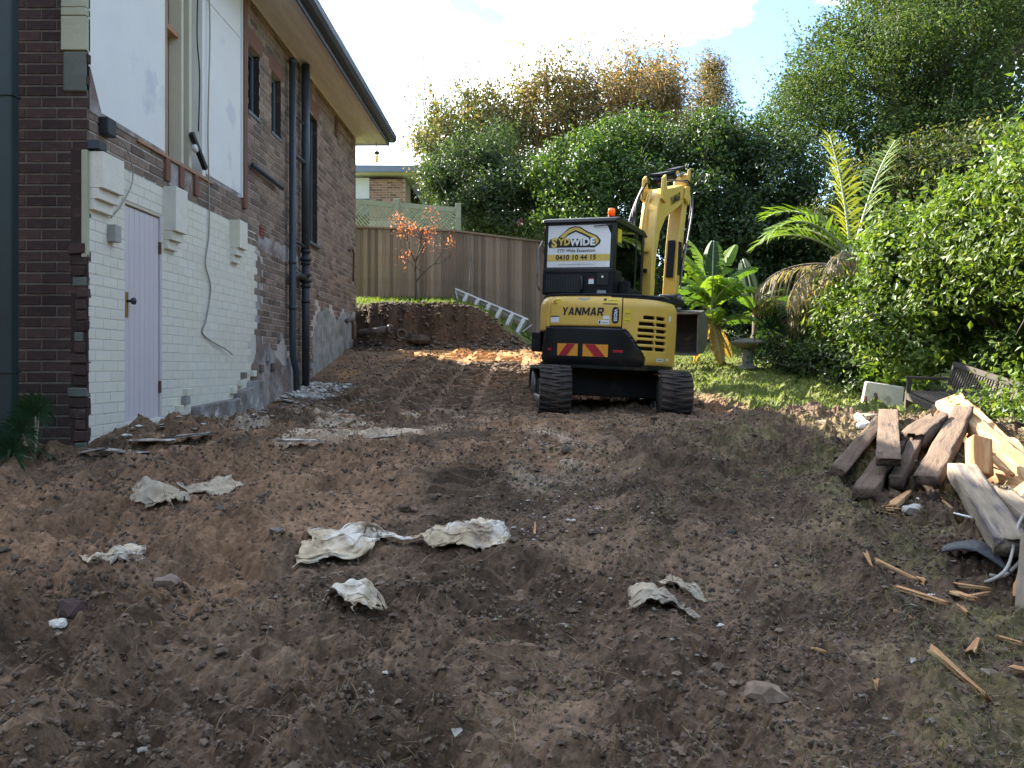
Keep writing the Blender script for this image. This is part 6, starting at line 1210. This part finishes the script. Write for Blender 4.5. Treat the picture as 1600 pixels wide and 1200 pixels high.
# glossy green shrubs behind the excavator
SH = 'evergreen shrubs behind the excavator'
tree('evergreen_shrub', 'bright topped evergreen shrub just left of the excavator boom', 'shrub', [L_(905, 290, 19.4, 55, 1.1, 55), L_(950, 255, 19.4, 55, 1.2, 50), L_(900, 345, 18.8, 60, 1.0, 60), L_(985, 225, 19.6, 45, 1.1, 34), L_(960, 320, 19.2, 55, 1.1, 70)], 1250, 24, .14, .10, .5, GLO, 61, m='leaf_gloss', group=SH, fill=.18, sub=10, shoots=110, shoot_len=.35)
tree('evergreen_shrub', 'big dark evergreen shrub behind the excavator boom', 'shrub', [L_(1060, 250, 19.2, 62, 1.3, 50), L_(1110, 240, 19.0, 60, 1.3, 48), L_(1050, 330, 18.6, 62, 1.1, 75), L_(1120, 320, 18.4, 62, 1.1, 80), L_(1030, 420, 18.6, 60, .9, 70), L_(1110, 420, 18.2, 62, .9, 80), L_(1090, 500, 18.0, 70, .8, 60)], 1900, 24, .15, .105, .5, GLO[:2] + CAM + GLO[:1], 71, m='leaf_gloss', group=SH, fill=.18, sub=10, shoots=110, shoot_len=.35)
tree('evergreen_shrub', 'dark evergreen shrub between the banana plant and the tall tree', 'shrub', [L_(1180, 250, 18.4, 50, 1.2, 50), L_(1215, 300, 18.0, 62, 1.1, 70), L_(1190, 390, 17.8, 68, 1.0, 75), L_(1250, 370, 17.5, 62, 1.0, 75), L_(1200, 480, 17.4, 75, .8, 60), L_(1275, 470, 17.0, 60, .8, 65), L_(1240, 540, 16.8, 75, .6, 35)], 1800, 24, .15, .105, .5, GLO[:2] + CAM*2, 81, m='leaf_gloss', group=SH, fill=.18, sub=10, shoots=110, shoot_len=.35)
# tall tree on the right
TALL = [(.040,.078,.022), (.032,.06,.02), (.06,.10,.028), (.09,.125,.036)]
tree('tall_tree', 'tall dense broadleaf tree filling the upper right corner', 'tree', [L_(1360, 130, 19, 100, 2.0, 80), L_(1270, 170, 19.5, 62, 1.6, 55), L_(1230, 195, 19, 42, 1.3, 40), L_(1450, 110, 18.5, 100, 2.0, 90), L_(1420, 20, 19.5, 110, 2.0, 70), L_(1550, 60, 19, 100, 2.0, 100), L_(1560, 200, 18, 95, 1.8, 80), L_(1330, 240, 18.5, 85, 1.5, 60), L_(1440, 240, 18, 90, 1.5, 70), L_(1300, 60, 20, 30, 1.0, 26), L_(1390, -60, 20, 60, 1.6, 50), L_(1650, 0, 19, 90, 2, 150)], 4700, 26, .2, .095, .45, TALL, 91, base=(8.3, 19, 2.3), trunk=.28, limbs=40, fill=.2, shell=.2, twig=60, sub=12, shoots=350, shoot_len=.6)
tree('ochre_tree', 'ochre autumn tree showing through behind the tall tree', 'tree', [L_(1480, 20, 25, 90, 2, 70), L_(1560, 40, 25, 80, 2, 80), L_(1420, -30, 26, 80, 2, 50)], 620, 22, .24, .13, .5, [(.34,.19,.05), (.26,.16,.05), (.15,.13,.05)], 101, base=(12.5, 25, 2.6), trunk=.2, limbs=20, fill=.3)
tree('leafy_shrub', 'shadowed shrub with yellowish tips beneath the tall tree', 'shrub', [L_(1400, 290, 15.5, 75, .9, 60), L_(1480, 290, 15.0, 75, .9, 70), L_(1360, 350, 15.2, 70, .8, 55), L_(1560, 290, 14.5, 80, .9, 80), L_(1430, 380, 14.8, 90, .8, 60)], 1150, 22, .15, .10, .5, [(.05,.065,.024), (.07,.095,.03), (.03,.055,.02), (.17,.16,.05)], 111, w=[.4, .25, .25, .1], fill=.15)
# bright hedge along the right boundary, shrub by shrub
HB = [(.11,.175,.028), (.14,.21,.036), (.06,.105,.022), (.19,.24,.055), (.08,.14,.03), (.10,.16,.03), (.07,.12,.026), (.09,.15,.03), (.06,.11,.022), (.12,.18,.04)]
HG = 'bright green hedge shrubs along the right boundary'
def hedge(lb, lobes, nc, seed, sz): tree('hedge_shrub', lb, 'shrub', lobes, nc, 22, .10, sz, .5, HB, seed, m='leaf_gloss', group=HG, fill=.10, shell=.16, trunk=.06, clump_var=.32, limbs=26, twig=40, sub=10, shoots=300, shoot_len=.45)
hedge('farthest hedge shrub, next to the palm, low and rounded', [(4.95, 12.7, 1.7, .5, .8, .5), (5.1, 12.5, 2.2, .55, .8, .6), (5.3, 12.4, 2.4, .5, .8, .5), (5.6, 12.2, 2.2, .7, .9, .8)], 800, 121, .105)
hedge('second hedge shrub from the far end, behind the white block', [(5.05, 11.3, 2.0, .6, .8, .75), (5.2, 11.2, 2.8, .6, .8, .6), (5.6, 11.2, 2.6, .8, .9, .9)], 950, 131, .10)
hedge('third hedge shrub, standing behind the bench back', [(6.05, 9.9, 1.8, .5, .8, .6), (5.5, 9.9, 2.9, .65, .85, .85), (5.7, 9.9, 3.0, .6, .8, .55)], 1000, 141, .092)
hedge('nearest hedge shrub at the right edge, the tallest', [(6.1, 8.5, 1.6, .5, .8, .6), (5.6, 8.5, 2.8, .6, .8, .7), (5.25, 8.3, 3.5, .5, .6, .6), (5.35, 8.0, 3.7, .3, .35, .38), (5.7, 8.6, 2.7, .7, .9, 1.0)], 1200, 151, .088)
hedge('low leafy growth of the hedge under the bench and timbers', [(4.6, 8.0, 1.1, .35, .5, .2), (5.45, 7.9, 1.3, .3, .5, .35), (4.4, 7.3, 1.05, .3, .4, .2), (4.9, 7.0, 1.25, .4, .5, .4)], 300, 161, .07)
tree('ground_shrub', 'dark low shrub at the foot of the hedge beside the lawn', 'shrub', [(4.45, 12.9, 1.6, .4, .5, .3), (4.2, 13.7, 1.7, .5, .5, .35), (4.75, 12.2, 1.45, .3, .5, .25)], 260, 20, .09, .08, .5, CAM + GLO[:1], 171, m='leaf_gloss', trunk=.03)
# ------------------------------------------------------------------ palm
def frond_geo(base, az, el, ln, bend, n=34, lw=.035, ll=.5, twist=0, dead=False, seed=0):
    """rachis curve with leaflets; returns verts, quads for leaflets and rachis points"""
    r = np.random.default_rng(seed); pts = []; p = np.array(base, float); a = el; d = np.array([math.sin(az), math.cos(az)])
    for i in range(n+1):
        pts.append(p.copy()); p = p + np.array([d[0]*math.cos(a), d[1]*math.cos(a), math.sin(a)])*ln/n; a -= bend/n*(.4 + 1.2*i/n)
    pts = np.array(pts); V_, q = [], []; side0 = np.array([d[1], -d[0], 0])
    for i in range(4, n):
        t = i/n; T = pts[i+1] - pts[i-1]; T /= np.linalg.norm(T); side = side0 - T*side0.dot(T); side /= np.linalg.norm(side); upv = np.cross(side, T); upv *= 1 if upv[2] > 0 else -1
        l_ = ll*(math.sin(math.pi*(.12 + .83*t))**.6)*(.85 + .3*r.random())
        for s in (-1, 1):
            dr = side*s*(.8) + T*(.55 + .5*t) + upv*(.28 if not dead else -.5) + r.normal(0, .13, 3); dr /= np.linalg.norm(dr); tip = pts[i] + dr*l_ + np.array([0, 0, -l_*(.22 if not dead else .7)*r.uniform(.6, 1.4)]); mid = pts[i] + dr*l_*.55 + np.array([0, 0, -.02])
            nrm = np.cross(dr, T); nrm /= np.linalg.norm(nrm) + 1e-9; wv = np.cross(nrm, dr)*lw*.5
            b = len(V_); V_ += [pts[i] - wv*.5, pts[i] + wv*.5, mid + wv, mid - wv, tip + wv*.1, tip - wv*.1]; q += [(b, b+1, b+2, b+3), (b+3, b+2, b+4, b+5)]
    return np.array(V_), np.array(q), pts
pc = ray(1330, 408, 13.4); palm = thing('palm', 'feather palm with yellow green upright fronds between the trees and the hedge', 'palm', (pc.x, pc.y, g(pc.x, pc.y)))
MB().tube([(pc.x + .05, pc.y + .1, g(pc.x, pc.y) - .1), (pc.x + .03, pc.y + .05, 2.4), (pc.x, pc.y, pc.z + .1)], [.13, .11, .08], 10).build('trunk', 'bark', palm, smooth=True)
FR = [(-14, 82, 2.35, .35, 'y'), (44, 60, 3.1, .45, 'g'), (-52, 66, 1.9, 1.7, 'g'), (-75, 42, 1.7, 1.5, 'g'), (-100, 58, 1.75, 2.1, 'g'), (70, 48, 1.7, 1.4, 'g'), (-35, 50, 1.8, 1.4, 'g'), (150, 45, 1.5, 1.8, 'g'), (-150, 30, 1.4, 1.7, 'd'), (-80, 15, 1.7, 1.4, 'd'), (-110, 10, 1.5, 1.7, 'd'), (-60, -10, 1.3, 1.2, 'd'), (180, 10, 1.2, 1.6, 'd'), (110, 25, 1.4, 1.7, 'd')]
def frond(par, base, f, sd, ll=.48, lw=.04):
    az, el, ln, bend, k = f; V_, q, pts = frond_geo(base, R(az), R(el), ln, bend, seed=sd, dead=(k == 'd'), ll=ll*(.8 if k == 'd' else 1), lw=lw*(.7 if k == 'd' else 1)); r = np.random.default_rng(sd)
    cl = {'y': (.24,.27,.03), 'g': (.12,.20,.035), 'd': (.23,.19,.12), 'k': (.035,.06,.022)}[k]; c = np.array(cl)*(.75 + .5*r.random((len(V_), 1)))
    o = np_mesh('frond', V_, q, 'leaf', par, col=c); MB().tube([tuple(p) for p in pts[::3]], [.02*(1 - .8*i/len(pts[::3])) + .004 for i in range(len(pts[::3]))], 5).build('rachis', 'lattice_green' if k != 'd' else 'timber_pale', o, smooth=True); return o
for i, f in enumerate(FR): frond(palm, (pc.x, pc.y, pc.z - (0 if f[4] != 'd' else .12)), f, 300 + i)
pk = ray(1285, 500, 14.6); pal2 = thing('palm', 'small palm with dark drooping fronds in the deep shade below', 'palm', (pk.x, pk.y, g(pk.x, pk.y)))
MB().tube([(pk.x, pk.y, g(pk.x, pk.y) - .05), (pk.x, pk.y, pk.z)], .06, 8).build('trunk', 'bark', pal2, smooth=True)
for i, f in enumerate([(-70, 25, 1.5, 1.2, 'g'), (-95, 45, 1.4, 1.6, 'd'), (-40, 50, 1.4, 1.5, 'k'), (-130, 35, 1.2, 1.5, 'k'), (20, 60, 1.2, 1.4, 'k'), (170, 40, 1.1, 1.6, 'd'), (-85, 5, 1.3, .8, 'd'), (80, 40, 1.2, 1.5, 'k')]): frond(pal2, pk, f, 340 + i, .42)
# ------------------------------------------------------------------ banana plant
def big_leaf(par, base, az, el, ln, wd, bend, col, sd, tear=.5, name='leaf'):
    r = np.random.default_rng(sd); n = 22; pts = []; p = np.array(base, float); a = R(el); az = R(az); d = np.array([math.sin(az), math.cos(az)])
    for i in range(n+1): pts.append(p.copy()); p = p + np.array([d[0]*math.cos(a), d[1]*math.cos(a), math.sin(a)])*ln/n; a -= bend/n*(.3 + 1.4*i/n)
    pts = np.array(pts); side0 = np.array([d[1], -d[0], 0]); V_, q, C_ = [], [], []
    roll = r.normal(0, .35)
    for s in (-1, 1):
        sag = r.uniform(.1, .5); 
        for i in range(2, n):
            t0, t1 = i/n, (i+1)/n; gap = .12 if r.random() < tear else 0
            for e, (t, pt) in enumerate(((t0, pts[i]), (t1 - gap/n*2, pts[i] + (pts[i+1] - pts[i])*(1 - gap)))):
                w_ = wd*.5*math.sin(math.pi*min(1, max(0, (t - .05)/.97)))**.55; T = pts[min(i+1, n)] - pts[i-1]; T /= np.linalg.norm(T); up_ = np.cross(side0, T); up_ *= 1 if up_[2] >= 0 else -1
                sd_ = side0*math.cos(roll) + up_*math.sin(roll)
                if e == 0: sg_ = sag + (r.normal(0, .25) if gap else 0)
                V_ += [pt, pt + sd_*s*w_*.55 + up_*w_*.18, pt + sd_*s*w_ + up_*(.12 - sg_)*w_ + T*w_*.25]; C_ += [col]*3
            b = len(V_) - 6; q += [(b, b+1, b+4, b+3), (b+1, b+2, b+5, b+4)]
    C_ = np.array(C_)*(.8 + .4*r.random((len(C_), 1))); o = np_mesh(name, np.array(V_), np.array(q), 'leaf', par, col=C_, smooth=False)
    MB().tube([tuple(p) for p in pts[::2]], [.018*(1 - .75*i/12) + .003 for i in range(len(pts[::2]))], 6).build('midrib', 'lattice_green', o, smooth=True); return o
bp = ray(1128, 566, 14.2); bp.z = g(bp.x, bp.y); ban = thing('banana_plant', 'sunlit banana plant with torn yellow green leaves beside the bucket', 'banana plant', bp)
top = ray(1112, 462, 14.1); MB().tube([bp - Vector((0, 0, .1)), bp.lerp(top, .5) + Vector((.02, 0, 0)), top], [.07, .055, .045], 10).build('trunk', 'bark', ban, smooth=True)
YG = (.15,.245,.035); GG = (.07,.14,.028); DG = (.035,.07,.025); DY = (.30,.20,.08)
for i, (az, el, ln, wd, bend, c) in enumerate([(-75, 62, 1.1, .42, .7, YG), (-40, 74, 1.15, .40, .5, YG), (50, 70, 1.2, .38, .7, YG), (80, 55, 1.05, .40, 1.1, GG), (-100, 48, 1.0, .46, 1.1, YG), (-120, 35, .95, .46, 1.2, GG), (150, 50, .85, .44, 1.3, GG), (105, 42, .9, .40, 1.2, YG), (-65, 30, .85, .42, 1.2, GG), (190, 62, .9, .42, 1.2, YG), (20, 84, 1.3, .42, .3, DG), (-150, -20, .75, .2, .5, DY), (-95, -35, .8, .2, .4, DY), (60, -50, .8, .2, .3, DY), (170, -55, .85, .22, .3, DY), (-40, -55, .8, .18, .3, DY), (-130, 15, .95, .42, .9, YG), (120, 20, .9, .40, 1.0, GG), (-170, 35, .9, .42, 1.0, YG)]): big_leaf(ban, tuple(Vector(top) - Vector((0, 0, .03*i))), az, el, ln, wd, bend, c, 400 + i)
b2 = ray(1180, 540, 14.6); b2.z = g(b2.x, b2.y); ban2 = thing('banana_plant', 'young banana plant with broad dark leaves in the shade', 'banana plant', b2); t2 = b2 + Vector((0, 0, .75)); MB().tube([b2 - Vector((0, 0, .05)), t2], [.07, .05], 8).build('trunk', 'bark', ban2, smooth=True)
for i, (az, el, ln, wd, bend) in enumerate([(-20, 78, 1.1, .36, .4), (50, 50, 1.1, .34, 1.3), (-80, 45, .9, .34, 1.2), (110, 35, .9, .32, 1.5), (170, 55, .8, .3, 1.6), (-140, 50, .7, .3, 1.2)]): big_leaf(ban2, tuple(t2), az, el, ln, wd, bend, GG if i % 2 else DG, 430 + i, .2)
# strap-leaved clump and fan fronds in the shade
def strap(nm, lb, px, py, Y, n, ln, col, sd):
    p = ray(px, py, Y); p.z = g(p.x, p.y); t = thing(nm, lb, 'plant', p); r = np.random.default_rng(sd); V_, q = [], []
    for k in range(n):
        az = r.random()*6.28; el = r.uniform(.5, 1.4); l_ = ln*r.uniform(.7, 1.1); pt = np.array(p); pr = []; d = np.array([math.sin(az), math.cos(az)]); sd_ = np.array([d[1], -d[0], 0]); a = el
        for i in range(7): pr.append(pt.copy()); pt = pt + np.array([d[0]*math.cos(a), d[1]*math.cos(a), math.sin(a)])*l_/6; a -= .28
        for i in range(6):
            w0, w1 = .028*(1 - i/6.5), .028*(1 - (i+1)/6.5); b = len(V_); V_ += [pr[i] - sd_*w0, pr[i] + sd_*w0, pr[i+1] + sd_*w1, pr[i+1] - sd_*w1]; q.append((b, b+1, b+2, b+3))
    c = np.array(col)*(.7 + .6*r.random((len(V_), 1))); np_mesh('leaves', np.array(V_), np.array(q), 'leaf', t, col=c); return t
strap('strap_plant', 'strap leaved clump in the shade at the right of the bird bath', 1238, 560, 14.4, 44, 1.0, (.05,.075,.03), 500)
strap('strap_plant', 'grassy clump growing under the small dark palm', 1300, 575, 14.2, 34, .7, (.05,.08,.03), 501)
strap('strap_plant', 'grassy weed clump at the left edge below the downpipe', 20, 705, 6.15, 26, .5, (.025,.05,.022), 502)
def fan_plant(lb, px, py, Y, sz, seed, nl=3):
    p = ray(px, py, Y); p.z = g(p.x, p.y); t = thing('fan_palm', lb, 'plant', p); r = np.random.default_rng(seed)
    for k in range(nl):
        hub = np.array(p) + np.array([r.normal(0, .10), -.03*k - .05, sz*(.75 + .5*r.random()) - .25*sz*k]); V_, q = [], []; tl = r.normal(0, .25); n = 23
        for i in range(n):
            a = R(-125) + R(250)*i/(n-1) + tl; l_ = sz*(.62 - .10*abs(i - n/2)/(n/2)); dr = np.array([math.sin(a), -.35 - .2*r.random(), math.cos(a)]); dr /= np.linalg.norm(dr); wv = np.cross(dr, [0, 1, 0]); wv /= np.linalg.norm(wv); b = len(V_)
            V_ += [hub, hub + dr*l_*.6 + wv*.011*sz/.4, hub + dr*l_ + np.array([0, 0, -.03]), hub + dr*l_*.6 - wv*.011*sz/.4]; q.append((b, b+1, b+2, b+3))
        c = np.array((.022,.058,.028))*(.7 + .6*r.random((len(V_), 1))); o = np_mesh('leaf', np.array(V_), np.array(q), 'leaf', t, col=c); MB().tube([tuple(p), tuple(hub)], .006, 5).build('stalk', 'lattice_green', o)
fan_plant('small fan leaved palm at the foot of the dark brick corner', 55, 712, 6.12, .36, 510, 4)
fan_plant('low fan leaved plant beside the bird bath', 1205, 568, 14.3, .55, 511, 4)
# weedy twigs at the left edge
# ------------------------------------------------------------------ young maple in front of the fence
mp_ = gp(649, 470); mp_ = Vector((fx(650, 17.9), 17.9, g(fx(650, 17.9), 17.9))); mt = thing('maple_tree', 'slender maple with sparse orange autumn leaves before the fence', 'tree', mp_); r = np.random.default_rng(600); m = MB(); tips = []
def grow(p, d, ln, rad, lvl):
    n = 4; pts = [p]; q = p
    for i in range(n): d = (d + Vector(tuple(r.normal(0, .10, 3)))*(1 if lvl else .4)).normalized(); q = q + d*ln/n; pts.append(q)
    m.tube(pts, [rad*(1 - .45*i/n) for i in range(n+1)], 5)
    if lvl >= 3: tips.append(pts[-1]); tips.append(pts[2]); return
    for k in range(4 if lvl == 0 else 3 if lvl == 1 else 3):
        s = pts[-1] if k < 2 else pts[2 + (k % 2)]; nd = (d*.75 + Vector((r.normal(0, .8), r.normal(0, .45), abs(r.normal(.35, .35))))).normalized(); grow(s, nd, ln*r.uniform(.55, .8), rad*.55, lvl + 1)
grow(mp_, Vector((.0, 0, 1)), .85, .035, 0); m.build('trunk', 'bark', mt, smooth=True)
tp = np.array([tuple(t) for t in tips]); cid = np.repeat(np.arange(len(tp)), 11); keep = r.random(len(tp)) < .75; P = tp[cid] + r.normal(0, .07, (len(cid), 3)); k = keep[cid]; P = P[k]
V_, q, c = leaves(P, r.normal(size=(len(P), 3)), .05, .6, pal(len(P), r, [(.44,.14,.12), (.50,.23,.18), (.36,.10,.08)]), 601, .6); np_mesh('crown', V_, q, 'leaf', mt, col=c)
